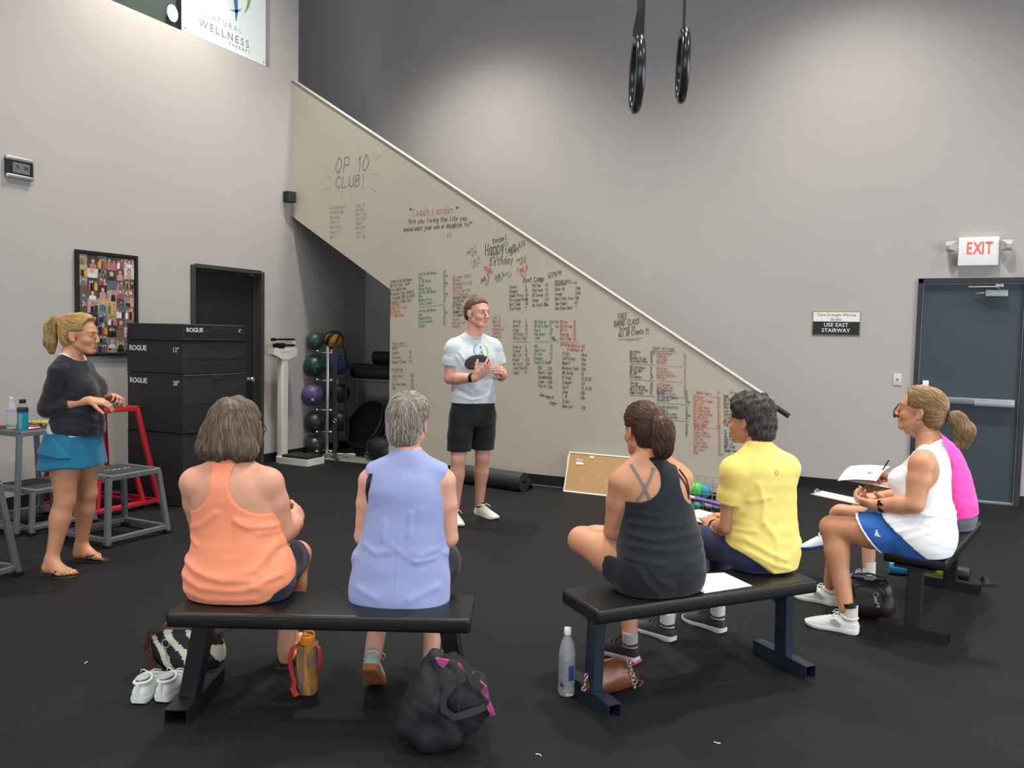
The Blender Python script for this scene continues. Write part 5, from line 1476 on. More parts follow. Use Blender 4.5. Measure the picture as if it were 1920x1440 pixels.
# ================================================================== people: shared builders (all in the person's own frame: x right, y forward, z up)
SKIN = {'fair': 'd9a68a', 'tan': 'c68e6c', 'pink': 'd39a80', 'rosy': 'd8a08a'}
def skin(k): return mat('skin_'+k, SKIN[k], .5, var=.05, vscale=22, sss=.12, bump=.05, bscale=220)
def cloth(name, col, rough=.85, bump=.12, bscale=420, var=.05, vs=9, sheen=.15): return mat(name, col, rough, var=var, vscale=vs, bump=bump, bscale=bscale, sheen=sheen, spec=.25)
class Person:
    def __init__(s, loc, fdir, label, tone='fair'):
        s.rz = math.atan2(-fdir[0], fdir[1])
        s.root = empty('person', (loc[0], loc[1], 0), s.rz, label, 'person'); s.F = Field(); s.m = skin(tone); s.patch = []; s.T = None
    def torso(s, st, k=.03, ex=2.3):
        s.T = Loft([((x, y, z), (1, lt, 0), w, df, db) for x, y, z, w, df, db, lt in [q if len(q) == 7 else q+(0,) for q in st]], None, ex)
        s.F.loft(s.T, k); return s.T
    def head(s, c, f, u=(0, 0, 1), sc_=1.0, ears=(1, 1), nb=None, nr=.052, fem=True):
        R = np.array(frame(f, u)); s.H = (R, A3(c)); s.hs = sc_
        if nb is not None:
            s.F.cone(nb, s.H[1]+R @ A3((0, -.02, -.04))*sc_, nr, nr*.98, .03)
        head_prims(s.F, s.H, sc_, fem=fem, ears=ears); s.nb = A3(nb)
        mid = s.nb*.35+(s.H[1]+R @ A3((0, -.015, -.06)))*.65; s.patch.append((mid, s.H[1]-s.nb, s.H[1], .17, .0042))
    def P(s, x, y, z): return s.H[1]+s.H[0] @ (A3((x, y, z))*s.hs)
    def arm(s, sh, el, wr, r=(.052, .045, .040, .027), delt=1.0, k=.014):
        sh, el, wr = A3(sh), A3(el), A3(wr); F = s.F
        F.ell(sh, A3((r[0]*.98, r[0]*.98, r[0]*1.0))*delt, None, .03)
        F.chain([sh, sh*.6+el*.4, el], [r[0]*.98, r[1]*1.04, r[2]*.95], k)
        F.chain([el, el*.68+wr*.32, wr], [r[2]*.95, r[2]*1.02, r[3]], k)
    def trap(s, shL, shR, z=.03, r=.04):
        for sh in (shL, shR):
            sh = A3(sh); a = s.nb0+A3((0, -.012, z)); b = sh*.8+s.nb0*.2+A3((0, -.005, .016)); s.F.cone(a, b, .036, r, .035)
    def trap_cloth(s, G, shL, shR, off=.007, z=.03, r=.04, wide=.85):
        for sh in (shL, shR):
            sh = A3(sh); a = s.nb0+A3((0, -.012, z-.02)); b = sh*wide+s.nb0*(1-wide)+A3((0, -.005, .016)); G.cone(a, b, .036+off, r+off, .035)
    nb0 = A3((0, 0, 1))
    def hand(self, wr, d, pn, side, **kw):
        self.F.cone(A3(wr)-nrm(d)*.02, A3(wr)+nrm(d)*.03, .026, .022, .012)
        hand_prims(self.F, wr, d, pn, side, **kw); self.patch.append((A3(wr)+nrm(d)*.004, nrm(d), A3(wr)+nrm(d)*.09, .135, .0029))
    def leg(s, hip, kn, an, r=(.088, .062, .054, .036), k=.02, calf=None):
        hip, kn, an = A3(hip), A3(kn), A3(an); F = s.F
        F.chain([hip, hip*.5+kn*.5, kn], [r[0], (r[0]+r[1])*.52, r[1]*.93], k)
        cb = A3((0, -1, 0)) if calf is None else nrm(calf)
        F.chain([kn, kn*.70+an*.30, an], [r[1]*.90, r[2], r[3]], k)
        F.ell(kn*.68+an*.32+cb*.012, A3((r[2]*.95, r[2]*.95, .11)), np.array(frame(cb, kn-an)), .025)
    def body(s, h=.0085, cuts=(), below=None):
        main = list(cuts); parts = []
        def patchcut(m, d, c, rad): 
            d = nrm(d)
            def f(P): # >0 inside the patch zone
                a = (P-m) @ d; b = rad-np.linalg.norm(P-c, axis=1); return np.minimum(a, b)
            return f
        for m, d, c, rad, hh in s.patch:
            main.append(patchcut(A3(m)+nrm(d)*.002, d, A3(c), rad))
        parts.append(build(s.F, h, main))
        for m, d, c, rad, hh in s.patch:
            z = patchcut(A3(m)-nrm(d)*.006, d, A3(c), rad+.01)
            parts.append(build(s.F, hh, [lambda P, z=z: -z(P)]+list(cuts), (A3(c)-rad-.012, A3(c)+rad+.012)))
        v, q = merge(parts); me = mesh_np('body', v, q); s.o = link_mesh('body', me, s.m, s.root, 180); return s.o
    def garment(s, name, F, m, h=.0062, cut=None, disp=None, box=None, smooth=1, parent=None):
        v, q = build(F, h, cut, box, disp, smooth); me = mesh_np(name, v, q); o = link_mesh(name, me, m, parent or s.root, 60); o.data['n'] = len(v); s.last = (v, q); return o
    def face(s, iris='5b6b70', brow='8a6a48', lip='b9736b'): face_parts(s.root, (0, 0, 0), s.H, s.hs, iris, brow, lip)
def torso_field(T, off, k=.03): return Field().loft(T, k, 0, off)
def ecut(cx, cz, a, b, p=2):
    """armhole: remove an ellipse of the x-z plane"""
    return lambda P: (1-(np.abs((P[:, 0]-cx)/a)**p+np.abs((P[:, 2]-cz)/b)**p)**(1/p))*min(a, b)
def seatcut(P): return np.minimum(np.minimum(.4515-P[:, 2], P[:, 2]-.37), .17-P[:, 1])
def scut(c, r): 
    c = A3(c); r = A3(r); return lambda P: (1-np.linalg.norm((P-c)/r, axis=1))*min(r)
def zcut(f): return lambda P: f(P)-P[:, 2]          # remove what lies below z = f(P)
def folds(L, noise=.0022, seed=1, k=26, st=(1, 1, 1.6), yc=0):
    """L: ([(x,z)..], amplitude, width, side) ridges on the cloth"""
    def f(P):
        D = noise*snoise(P, k, seed, st)
        for pts, amp, wd, side in L:
            d2 = np.full(len(P), 9.0)
            for (a, b), (c, e) in zip(pts[:-1], pts[1:]):
                dx, dz = c-a, e-b; t = np.clip(((P[:, 0]-a)*dx+(P[:, 2]-b)*dz)/(dx*dx+dz*dz+1e-9), 0, 1)
                tp = 1.0
                d2 = np.minimum(d2, (P[:, 0]-a-t*dx)**2+(P[:, 2]-b-t*dz)**2)
            g = amp*np.exp(-d2/(wd*wd))
            if side: g = g*(side*(P[:, 1]-yc) > -.02)
            D = D+g
        return D
    return f
def sleeve_cut(arms, tmax, loft, gap=.006, rad=.1):
    def f(P):
        out = np.full(len(P), -1.); D = loft.dist(P[:, 0], P[:, 1], P[:, 2])-gap
        for a, b in arms:
            a = A3(a); b = A3(b); d = nrm(b-a); t = (P-a) @ d; rr = np.linalg.norm(P-a-t[:, None]*d, axis=1)
            out = np.maximum(out, np.minimum(np.minimum(t-tmax, rad-rr), D))
        return out
    return f
def garment_multi(p, name, parts, m, h, smooth=1):
    v, q = merge([build(F, h, c, None, dp, smooth) for F, c, dp in parts]); o = link_mesh(name, mesh_np(name, v, q), m, p.root, 60); return o
# ---------------------------------------------------------------- footwear
def shoe(root, heel, yaw, pitch=0, up=None, mu=None, msole=None, mlace=None, L=.27, W=.095, label=None, name='shoe', logo=None, sock=None, R=None, toe2=None):
    """heel: point under the heel on the ground; yaw: direction of the toe in the local frame"""
    M = rotm(z=yaw) @ rotm(x=pitch) if R is None else R; o = V(heel)
    T = lambda x, y, z: o+M @ V((x, y, z))
    s_ = L/.27
    # outline half widths along the foot (y from heel 0 to toe L)
    ys = [0, .010, .04, .09, .14, .19, .225, .25, .263, .27]; wl = [.021, .031, .036, .034, .040, .048, .047, .040, .030, .016]; wr_ = [.021, .031, .036, .036, .041, .046, .042, .034, .025, .013]
    k = W/.095
    zt = [.030, .030, .029, .026, .024, .022, .022, .024, .027, .029]; zb = [.006, .002, 0, .002, .002, 0, .002, .006, .012, .018]
    rings = []
    for y, a, b, t, u_ in zip(ys, wl, wr_, zt, zb):
        a *= k; b *= k
        rings.append([T(-a*.92, y*s_, u_), T(-a*1.06, y*s_, (t+u_)/2), T(-a, y*s_, t), T(b, y*s_, t), T(b*1.06, y*s_, (t+u_)/2), T(b*.92, y*s_, u_)])
    # upper: closed shell with an ankle opening modelled as a rounded collar
    hu = [.062, .086, .098, .094, .084, .066, .054, .044, .036, .031]
    ur = []
    for y, a, b, t, hgt in zip(ys, wl, wr_, zt, hu):
        a *= k*.97; b *= k*.97; r = []
        for q in range(13):
            an = PI*q/12; cx = math.cos(an); sz = math.sin(an)**.75
            nar = 1-.42*max(0, (math.sin(an)-.35))*(1 if y < .17 else .6)
            r.append(T((b if cx > 0 else a)*cx*nar*1.0, y*s_+(.006 if y < .005 and q in range(4, 9) else 0), t-.004+(hgt-t)*sz))
        ur.append(r)
    mb = MB(); mb.loft(ur, False, False)
    mb.raw(ur[0], [tuple(range(13))]); mb.raw(ur[-1], [tuple(range(13))[::-1]])
    sh = mb.obj(name, mu, root, smooth=180); bmod = sh.modifiers.new('s', 'SUBSURF'); bmod.levels = 1; bmod.render_levels = 1
    if label: sh['label'] = label
    mb = MB(); mb.loft(rings, True, True); so = mb.obj('sole', msole, sh, smooth=50)
    # collar
    mb = MB(); mb.tube([T(.030*k*math.cos(a), .050*s_+.042*s_*math.sin(a), .0875+.006*math.sin(a+.4)-.004*math.cos(2*a)) for a in [2*PI*q/16 for q in range(16)]], .0065, 8, cyc=True); mb.obj('collar', mu, sh, smooth=180)
    if mlace:
        mb = MB()
        for q in range(5):
            y = (.105+.022*q)*s_; z = .093-.0085*q
            mb.tube([T(-.021*k, y-.004, z-.006), T(0, y, z+.002), T(.021*k, y+.004, z-.006)], .0028, 6)
        mb.tube([T(0, .10*s_, .098), T(.02, .105*s_, .108), T(.042, .125*s_, .10), T(.035, .14*s_, .085), T(.012, .11*s_, .098)], .0022, 6)
        mb.tube([T(0, .10*s_, .098), T(-.02, .10*s_, .107), T(-.04, .12*s_, .098), T(-.05, .13*s_, .08)], .0022, 6)
        tag(mb.obj('laces', mlace, sh, smooth=180), kind='stuff')
    if logo: logo(T, sh, k)
    if sock:
        mb = MB(); mb.loft([[T(.034*math.cos(a), .052*s_+.040*s_*math.sin(a)-.004, z) for a in [2*PI*q/18 for q in range(18)]] for z in (.07, .1, .115, sock[1])], True, True); mb.obj('sock', sock[0], sh, smooth=60)
    return sh

def barefoot(p, heel, yaw, an, mats, s=1.0):
    """foot with toes standing on a flip-flop; heel on the ground"""
    M = np.array(rotm(z=yaw)); o = A3(heel); T = lambda x, y, z: o+M @ (A3((x, y, z))*s)
    sd = 1 if an[0] > 0 else -1; F = p.F; z0 = .018
    F.cone(an, T(0, .035, z0+.035), .034, .030, .03); F.cone(T(0, .03, z0+.03), T(0, .10, z0+.036), .029, .028, .03); F.cone(an, T(0, .12, z0+.04), .030, .026, .03)
    F.cone(T(-sd*.012, .10, z0+.03), T(-sd*.018, .175, z0+.021), .026, .021, .025); F.cone(T(sd*.012, .09, z0+.022), T(sd*.022, .16, z0+.018), .022, .018, .025)
    tp = []
    for i in range(5):
        x = -sd*.030+sd*.0165*i; y = .186-.004*i-.0022*i*i; L_ = (.034, .030, .026, .022, .018)[i]; r = (.0125, .0088, .0084, .008, .0078)[i]
        F.chain([T(x, y-.02, z0+.016), T(x, y+L_*.5, z0+r+.003), T(x, y+L_, z0+r)], [r*1.1, r, r*.95], .006); tp.append((x, y+L_, r))
    c = T(0, .17, .02); p.patch.append((T(0, .10, .03), M @ A3((0, 1, 0)), c, .10, .0032))
    mb = MB(); pl_ = [(-.028, -.012), (0, -.022), (.028, -.012), (.034, .05), (.038, .12), (.046, .18), (.030, .232), (-.0, .246), (-.036, .225), (-.045, .17), (-.036, .1), (-.033, .05)]
    rings = []
    for z in (0, .015): rings.append([V(T(x*1.08*s if 0 else x*1.08, y, z)) for x, y in pl_])
    mb.loft(rings, True, True); so = mb.obj('flip_flop', mats[0], p.root)
    mb = MB(); ux = -sd*.018
    for sx in (-1, 1): mb.strap([V(T(sx*.046, .095, .016)), V(T(sx*.040+ux*.2, .125, .050)), V(T(ux*.9+sx*.012, .165, .054)), V(T(ux, .185, .046)), V(T(ux, .192, .022))], [V(M @ A3((sx*.8, .1, .5))), V(M @ A3((sx*.4, .3, 1))), V(M @ A3((0, .3, 1))), V(M @ A3((0, 1, .6))), V(M @ A3((0, 1, .2)))], [.02, .024, .020, .012, .008], .0035)
    mb.obj('toe_strap', mats[1], so)
    mb = MB()
    for x, y, r in tp: mb.ball(V(T(x, y+r*.2, z0+r*1.7)), (r*.62, r*.7, r*.3), 10, 6, Matrix(M.tolist()))
    tag(mb.obj('toenails', mats[2], p.root, smooth=180), kind='stuff')
def on_body(p, pts, d=(0, 1, 0), lift=.002):
    """drop (x, z) points onto the body surface, coming from behind (or in front)"""
    me = p.o.data; bv = BVHTree.FromPolygons([v.co for v in me.vertices], [tuple(q.vertices) for q in me.polygons]); out = []
    for x, z in pts:
        h = bv.ray_cast(V((x, 0, z))-V(d)*.6, V(d))
        if h[0] is not None: out.append((h[0]+h[1]*lift, h[1]))
    return out
def band_on(p, name, pts, wid, m, d=(0, 1, 0), lift=.002, n=14, parent=None):
    q = []
    for i in range(len(pts)-1):
        for k in range(n): t = k/n; q.append((pts[i][0]*(1-t)+pts[i+1][0]*t, pts[i][1]*(1-t)+pts[i+1][1]*t))
    q.append(pts[-1]); r = on_body(p, q, d, lift); mb = MB(); mb.strap([a for a, b in r], [b for a, b in r], wid, .003); return mb.obj(name, m, parent or p.root)
def short_hair(p, prims, cut, dirf, m, seed, n=1100, L=.03, wid=.0015, tint2=None, amp=.003, h=.005, dk=.8):
    H_ = Field(); [H_.ell(p.P(*c), A3(r)*p.hs, p.H[0], .025) for c, r in prims]
    vs, qs = build(H_, h, cut, None, lambda P: amp*snoise(P, 110, seed)+amp*.6*snoise(P, 230, seed+1))
    S = [hair_strands(vs, qs, dirf, n, L, seed+2, wid, .002, .0015)]
    if tint2: s2 = hair_strands(vs, qs, dirf, int(n*tint2[0]), L*1.15, seed+3, wid*.9, .0035, .002); S.append((s2[0], s2[1], s2[2]*tint2[1]))
    return hair_obj('hair', p.root, (0, 0, 0), vs, qs, S, m, seed, dk)
def locs(p):
    R = p.H[0]; o = p.H[1]; return lambda P: ((P-o) @ R)/p.hs
def wristband(p, c, d, m, r=.031, w_=.02, name='wristband', face_=None, th=.004):
    R = frame(d, (0, 0, 1)); mb = MB(); pts = [V(c)+R @ V((r*math.cos(a), 0, r*math.sin(a))) for a in [2*PI*k/20 for k in range(20)]]
    mb.strap(pts, [R @ V((math.cos(a), 0, math.sin(a))) for a in [2*PI*k/20 for k in range(20)]], w_, th, True); o = mb.obj(name, m, p.root)
    if face_ is not None:
        mb = MB(); f = V(face_).normalized(); Rf = frame(d, f); mb.box(V(c)+f*(r+.003), (.03, .034, .009), Rf, .003); mb.obj('watch_face', mat('watch_glass', '15171a', .12), o)
    return o
# ---------------------------------------------------------------- woman in the orange racerback (front bench, left)
p = Person((-2.41, 2.51), (-.43, .9), 'seated woman in orange racerback top with brown bob, back to the camera', 'pink')
T = p.torso([(-.04, 0, .44, .17, .13, .10), (-.04, 0, .50, .210, .15, .125), (-.04, 0, .56, .216, .16, .13), (-.045, 0, .64, .190, .16, .118), (-.052, 0, .72, .170, .15, .105), (-.06, 0, .80, .172, .14, .105), (-.066, -.005, .87, .170, .125, .108), (-.072, -.01, .925, .155, .10, .10), (-.078, -.012, .965, .12, .08, .085), (-.08, -.01, 1.0, .075, .06, .062), (-.08, -.005, 1.03, .05, .05, .05)])
p.nb0 = A3((-.08, -.005, 1.0)); p.trap((-.222, -.01, .92), (.078, -.01, .925))
p.arm((.078, -.01, .925), (.122, .05, .715), (.125, .245, .70), (.062, .056, .047, .029))
p.arm((-.222, -.01, .92), (-.235, .09, .70), (-.13, .27, .67), (.062, .056, .047, .029))
p.hand((.125, .245, .70), (-.1, .8, .5), (-.8, .2, -.3), 1, curl=(.7, .8, .8, .8), thumb=(.6, .4))
p.hand((-.13, .27, .67), (.8, .6, .1), (.2, .2, -.9), -1)
p.leg((-.13, .06, .53), (-.12, .46, .50), (.035, .50, .085), (.098, .068, .055, .038))
p.leg((.05, .06, .53), (.07, .46, .50), (.045, .36, .085), (.098, .068, .055, .038))
for x, dy in ((.035, .15), (.045, 0)):
    p.F.cone((x, .37+dy, .045), (x+.01, .47+dy, .03), .034, .030, .02); p.F.cone((x+.01, .47+dy, .03), (x+.015, .53+dy, .026), .034, .020, .02)
p.head((-.072, .055, 1.135), (.50, .85, -.12), (0, .1, 1), 1.0, (0, 0), (-.08, .0, 1.0), .055)
p.body(cuts=[seatcut])
M_OR = cloth('orange_knit', 'f59671', .8, .10, 500)
G = torso_field(Loft([((-.04, -.005, .43), (1, 0, 0), .18, .14, .115), ((-.04, -.005, .50), (1, 0, 0), .222, .17, .142), ((-.042, 0, .565), (1, 0, 0), .226, .18, .145), ((-.045, 0, .64), (1, 0, 0), .202, .17, .13), ((-.05, 0, .72), (1, 0, 0), .180, .16, .115), ((-.06, 0, .80), (1, 0, 0), .178, .15, .112), ((-.066, -.005, .87), (1, 0, 0), .176, .135, .115), ((-.072, -.01, .925), (1, 0, 0), .162, .11, .108), ((-.078, -.012, .965), (1, 0, 0), .127, .09, .093), ((-.08, -.01, 1.0), (1, 0, 0), .083, .068, .07), ((-.08, -.005, 1.04), (1, 0, 0), .06, .06, .06)], None, 2.3), .0)
fo = folds([([(-.235, .745), (-.17, .765), (-.10, .82)], .007, .012, -1), ([(.12, .76), (.03, .765), (-.02, .79)], .010, .014, -1), ([(.125, .735), (.06, .735)], .006, .010, -1), ([(.13, .69), (.06, .60), (-.02, .575), (-.08, .575)], .008, .016, -1), ([(-.25, .62), (-.17, .585), (-.06, .555), (.05, .56)], .010, .015, -1), ([(-.25, .56), (-.16, .525), (-.02, .52), (.08, .53)], .009, .016, -1), ([(.15, .57), (.05, .535)], .007, .012, -1), ([(-.24, .50), (-.12, .475), (.06, .48)], .006, .014, -1), ([(-.235, .71), (-.19, .69)], .008, .012, 0), ([(.14, .66), (.10, .60)], -.008, .014, 0)], .002, 3)
hem = zcut(lambda P: .4525+np.clip(P[:, 0]-.06, 0, 1)**1.6*1.6)
p.garment('tank_top', G, M_OR, .0058, [ecut(.115, .945, .165, .135, 2.3), ecut(-.245, .94, .115, .125, 2.3), scut((-.078, .03, 1.04), (.068, .09, .055)), hem], fo)
# binding along the armholes
mb = MB(); tag
G2 = Field().loft(Loft([((-.04, 0, .43), (1, 0, 0), .19, .16, .11), ((-.038, 0, .50), (1, 0, 0), .224, .18, .135), ((-.04, 0, .58), (1, 0, 0), .218, .18, .13), ((-.042, 0, .62), (1, 0, 0), .2, .17, .12)], None, 2.3), .02)
G2.chain([(-.13, .06, .535), (-.13, .24, .52), (-.125, .36, .515)], [.108, .096, .088], .03); G2.chain([(.05, .06, .535), (.06, .24, .52), (.068, .36, .515)], [.108, .096, .088], .03)
p.garment('shorts', G2, cloth('navy_shorts', '23263a'), .0075, [zcut(lambda P: np.where(P[:, 1] < .17, .452, 0)), lambda P: P[:, 2]-.60, lambda P: P[:, 1]-.36], folds([], .003, 4))
# bob of brown hair with pale streaks
HB = Field(); q = p.P
HB.ell(q(0, -.018, .045), (.090, .106, .094), p.H[0], .03)
for sx in (-1, 1):
    HB.ell(q(sx*.074, -.03, -.035), (.046, .086, .092), p.H[0], .03); HB.ell(q(sx*.102, -.05, -.080), (.038, .064, .048), p.H[0], .03)
HB.ell(q(0, -.085, -.03), (.088, .055, .095), p.H[0], .03); HB.ell(q(0, -.095, -.09), (.085, .045, .04), p.H[0], .03)
Rt = p.H[0]
def facecut(P): 
    L = (P-p.H[1]) @ Rt; return np.minimum(L[:, 1]-.045-np.clip(L[:, 2]-.03, 0, .05)*.9, .085-L[:, 2])
vs, qs = build(HB, .0055, [facecut], None, lambda P: .006*snoise(P, 70, 5, (1.6, 1.6, .35))+.003*snoise(P, 170, 6, (1.5, 1.5, .3)))
crown = q(.0, -.05, .14)
def dbob(P):
    d = P-crown; d = d-Rt[:, 2]*(d @ Rt[:, 2]); n_ = np.linalg.norm(d); return d/max(n_, .02)*.9-Rt[:, 2]*(.25+n_*9)
s1 = hair_strands(vs, qs, dbob, 900, .10, 11, .0019, .0022, .002)
s2 = hair_strands(vs, qs, dbob, 160, .13, 12, .0016, .0032, .002); s2 = (s2[0], s2[1], s2[2]*1.9)
hair_obj('hair', p.root, (0, 0, 0), vs, qs, [s1, s2], mat('hair_brown', '5f5043', .45, attr='tint', spec=.4), 3, .85)
mb = MB(); R_ = Matrix(Rt.tolist()); 
mb.tube([V(q(.078, -.005, .02)), V(q(.076, .07, .018)), V(q(.06, .098, .015))], .0018, 6); mb.tube([V(q(.036+.024*math.cos(a), .104-.006*math.cos(a), .008+.019*math.sin(a))) for a in [2*PI*k/16 for k in range(16)]], .002, 6, cyc=True); mb.tube([V(q(-.036+.024*math.cos(a), .104+.006*math.cos(a), .008+.019*math.sin(a))) for a in [2*PI*k/16 for k in range(16)]], .002, 6, cyc=True); mb.tube([V(q(-.012, .108, .012)), V(q(.012, .108, .012))], .002, 6)
tag(mb.obj('glasses', mat('dark_frame', '2a2024', .3), p.root), kind='stuff')
for x, dy in ((.035, .165), (.045, 0)):
    mb = MB(); mb.prism([(-.03, -.02), (.03, -.02), (.042, .1), (.044, .16), (.02, .215), (-.015, .22), (-.036, .15), (-.032, .08)], (x+.0, .315+dy, .0), (1, 0, 0), (0, 1, 0), .016); o = mb.obj('sandal', M_BLACK, p.root)
    mb = MB(); mb.strap([(x-.035, .40+dy, .014), (x-.02, .41+dy, .058), (x+.02, .41+dy, .062), (x+.042, .40+dy, .014)], [(0, 0, 1)]*4, .03, .004); mb.obj('strap', M_BLACK, o)
mb = MB(); mb.strap([(.125+.031*math.cos(a), .222, .70+.031*math.sin(a)) for a in [2*PI*k/14 for k in range(14)]], [(math.cos(a), 0, math.sin(a)) for a in [2*PI*k/14 for k in range(14)]], .006, .002, True); mb.obj('bracelet', M_STEEL, p.root)
# ---------------------------------------------------------------- woman in the lilac sleeveless top (front bench, right)
p = Person((-1.865, 2.80), (-.43, .9), 'seated person in lilac blue sleeveless top with short grey hair, back to the camera', 'rosy')
T = p.torso([(.0, 0, .44, .15, .12, .10), (.0, 0, .50, .18, .13, .12), (.005, 0, .58, .18, .13, .115), (.012, 0, .68, .155, .12, .10), (.018, 0, .78, .15, .12, .098), (.022, 0, .87, .158, .12, .105), (.024, -.005, .93, .158, .105, .10), (.025, -.01, .975, .135, .085, .085), (.027, -.01, 1.01, .085, .06, .065), (.028, -.008, 1.05, .05, .05, .05)])
p.nb0 = A3((.028, -.008, 1.03)); p.trap((-.128, -.005, .945), (.178, -.005, .95))
p.arm((-.128, -.005, .94), (-.158, .02, .70), (-.10, .24, .62), (.047, .043, .038, .027))
p.arm((.178, -.005, .945), (.200, .03, .70), (.14, .25, .62), (.047, .043, .038, .027))
p.hand((-.10, .24, .62), (.6, .7, -.2), (.3, 0, -1), 1); p.hand((.14, .25, .62), (-.6, .7, -.2), (-.3, 0, -1), -1)
p.leg((-.08, .05, .53), (-.115, .42, .49), (-.118, .045, .175), (.085, .060, .052, .036), calf=(0, -.5, -1))
p.leg((.09, .05, .53), (.12, .45, .50), (.108, .25, .10), (.085, .060, .052, .036))
p.head((.022, .042, 1.168), (.20, .97, -.04), (0, .03, 1), .97, (1, 1), (.028, .0, 1.03), .050)
p.body(cuts=[seatcut])
M_LIL = cloth('lilac_jersey', '949fcb', .85, .10, 500, .06, 6)
st = [(.0, -.005, .415, .205, .15, .125), (.0, -.005, .46, .212, .155, .135), (.002, 0, .54, .206, .15, .132), (.006, 0, .62, .196, .145, .125), (.012, 0, .70, .176, .14, .118), (.018, 0, .78, .163, .138, .110), (.022, 0, .86, .163, .132, .112), (.023, -.005, .91, .160, .118, .110), (.025, -.01, .96, .146, .095, .097), (.026, -.012, 1.0, .105, .075, .077), (.028, -.01, 1.04, .066, .064, .062), (.028, -.008, 1.07, .055, .06, .055)]
G = torso_field(Loft([((x, y, z), (1, 0, 0), w_, a, b) for x, y, z, w_, a, b in st], None, 2.35), 0); p.trap_cloth(G, (-.128, -.005, .945), (.178, -.005, .95), .009)
fo = folds([([(-.13, .69), (-.08, .665), (-.03, .675)], .005, .013, -1), ([(.16, .68), (.10, .66), (.06, .675)], .006, .013, -1), ([(.15, .645), (.08, .635)], .007, .010, -1), ([(-.02, .70), (.03, .665), (.08, .64)], .004, .013, -1), ([(.10, .84), (.09, .75), (.08, .69)], .004, .014, -1), ([(.055, .83), (.05, .74)], .005, .010, -1), ([(-.05, .80), (-.055, .72)], .004, .010, -1), ([(-.16, .52), (-.08, .49)], .005, .014, -1), ([(.16, .53), (.06, .485)], .006, .015, -1), ([(.016, 1.0), (.013, .8), (.006, .6), (.0, .43)], .0022, .0035, -1), ([(-.19, .64), (-.21, .60)], .008, .016, 0), ([(.20, .66), (.225, .62)], .010, .016, 0)], .0022, 8)
hem = zcut(lambda P: np.where(P[:, 1] > .0, .455, .442-.030*np.exp(-((P[:, 0]-.09)/.05)**2)+.010*np.sin(P[:, 0]*40)*.4))
slit = lambda P: np.where((np.abs(P[:, 0]) > .16) & (P[:, 2] < .60) & (P[:, 1] > .0), .05, -1.)
g = p.garment('sleeveless_top', G, M_LIL, .0056, [ecut(-.190, .92, .056, .125, 2.2), ecut(.240, .925, .056, .125, 2.2), scut((.028, .03, 1.085), (.062, .09, .045)), hem], fo)
mb = MB(); mb.tube([V((.028+.060*math.cos(a), .0+.066*math.sin(a)-.004, 1.052+.012*math.sin(a))) for a in [2*PI*k/28 for k in range(28)]], .0042, 8, cyc=True); mb.obj('neckband', M_LIL, g)
band_on(p, 'bra_strap', [(-.105, 1.0), (-.122, .95), (-.128, .90), (-.120, .85)], .018, M_BLACK, lift=.004)
G2 = Field().loft(Loft([((0, 0, .44), (1, 0, 0), .16, .14, .105), ((0, 0, .50), (1, 0, 0), .19, .15, .125), ((.005, 0, .60), (1, 0, 0), .186, .14, .12)], None, 2.3), .02)
G2.chain([(-.08, .06, .535), (-.10, .24, .52), (-.11, .34, .51)], [.098, .092, .086], .03); G2.chain([(.09, .06, .535), (.13, .22, .53), (.14, .34, .52)], [.098, .100, .092], .03)
p.garment('shorts', G2, cloth('black_shorts', '1d1f2a'), .008, [zcut(lambda P: np.where(P[:, 1] < .17, .452, 0)), lambda P: P[:, 2]-.63, lambda P: P[:, 1]-.34], folds([], .003, 4))
lc = locs(p); wh = p.P(.01, -.075, .105); Ru = p.H[0]
def dsh(P):
    d = P-wh; n_ = np.linalg.norm(d)+1e-6; d = d/n_; return d-Ru[:, 2]*min(n_*5, .7)
def cutb(P):
    L_ = lc(P); f = np.minimum(L_[:, 1]-.05-np.clip(L_[:, 2]-.06, 0, .05)*.6, .11-L_[:, 2]); nape = -.080-L_[:, 2]+.0*L_[:, 1]; ear = np.minimum(.030-L_[:, 2], L_[:, 1]+.030); return np.maximum(np.maximum(f, nape), ear)
M_GH = mat('hair_grey', '8b8378', .5, attr='tint', spec=.35)
short_hair(p, [((0, -.022, .048), (.085, .104, .094)), ((0, -.065, -.01), (.074, .054, .075)), ((0, -.062, -.055), (.055, .042, .04)), ((0, .02, .07), (.078, .07, .07))], [cutb], dsh, M_GH, 31, 1500, .042, .0015, (.25, 1.7), .0025, dk=.75)
M_MINT = cloth('mint_knit', 'b9cdc4', .8); M_GUM = mat('gum_sole', 'a8683f', .6); M_LACEW = mat('lace_white', 'e4e4de', .8)
shoe(p.root, (-.118, -.035, .150), 0, -.66, None, M_MINT, M_GUM, M_LACEW, .262, .094, 'mint running shoe tipped on its toe, gum sole showing')
shoe(p.root, (.108, .20, 0), -.08, 0, None, M_MINT, M_GUM, M_LACEW, .262, .094)
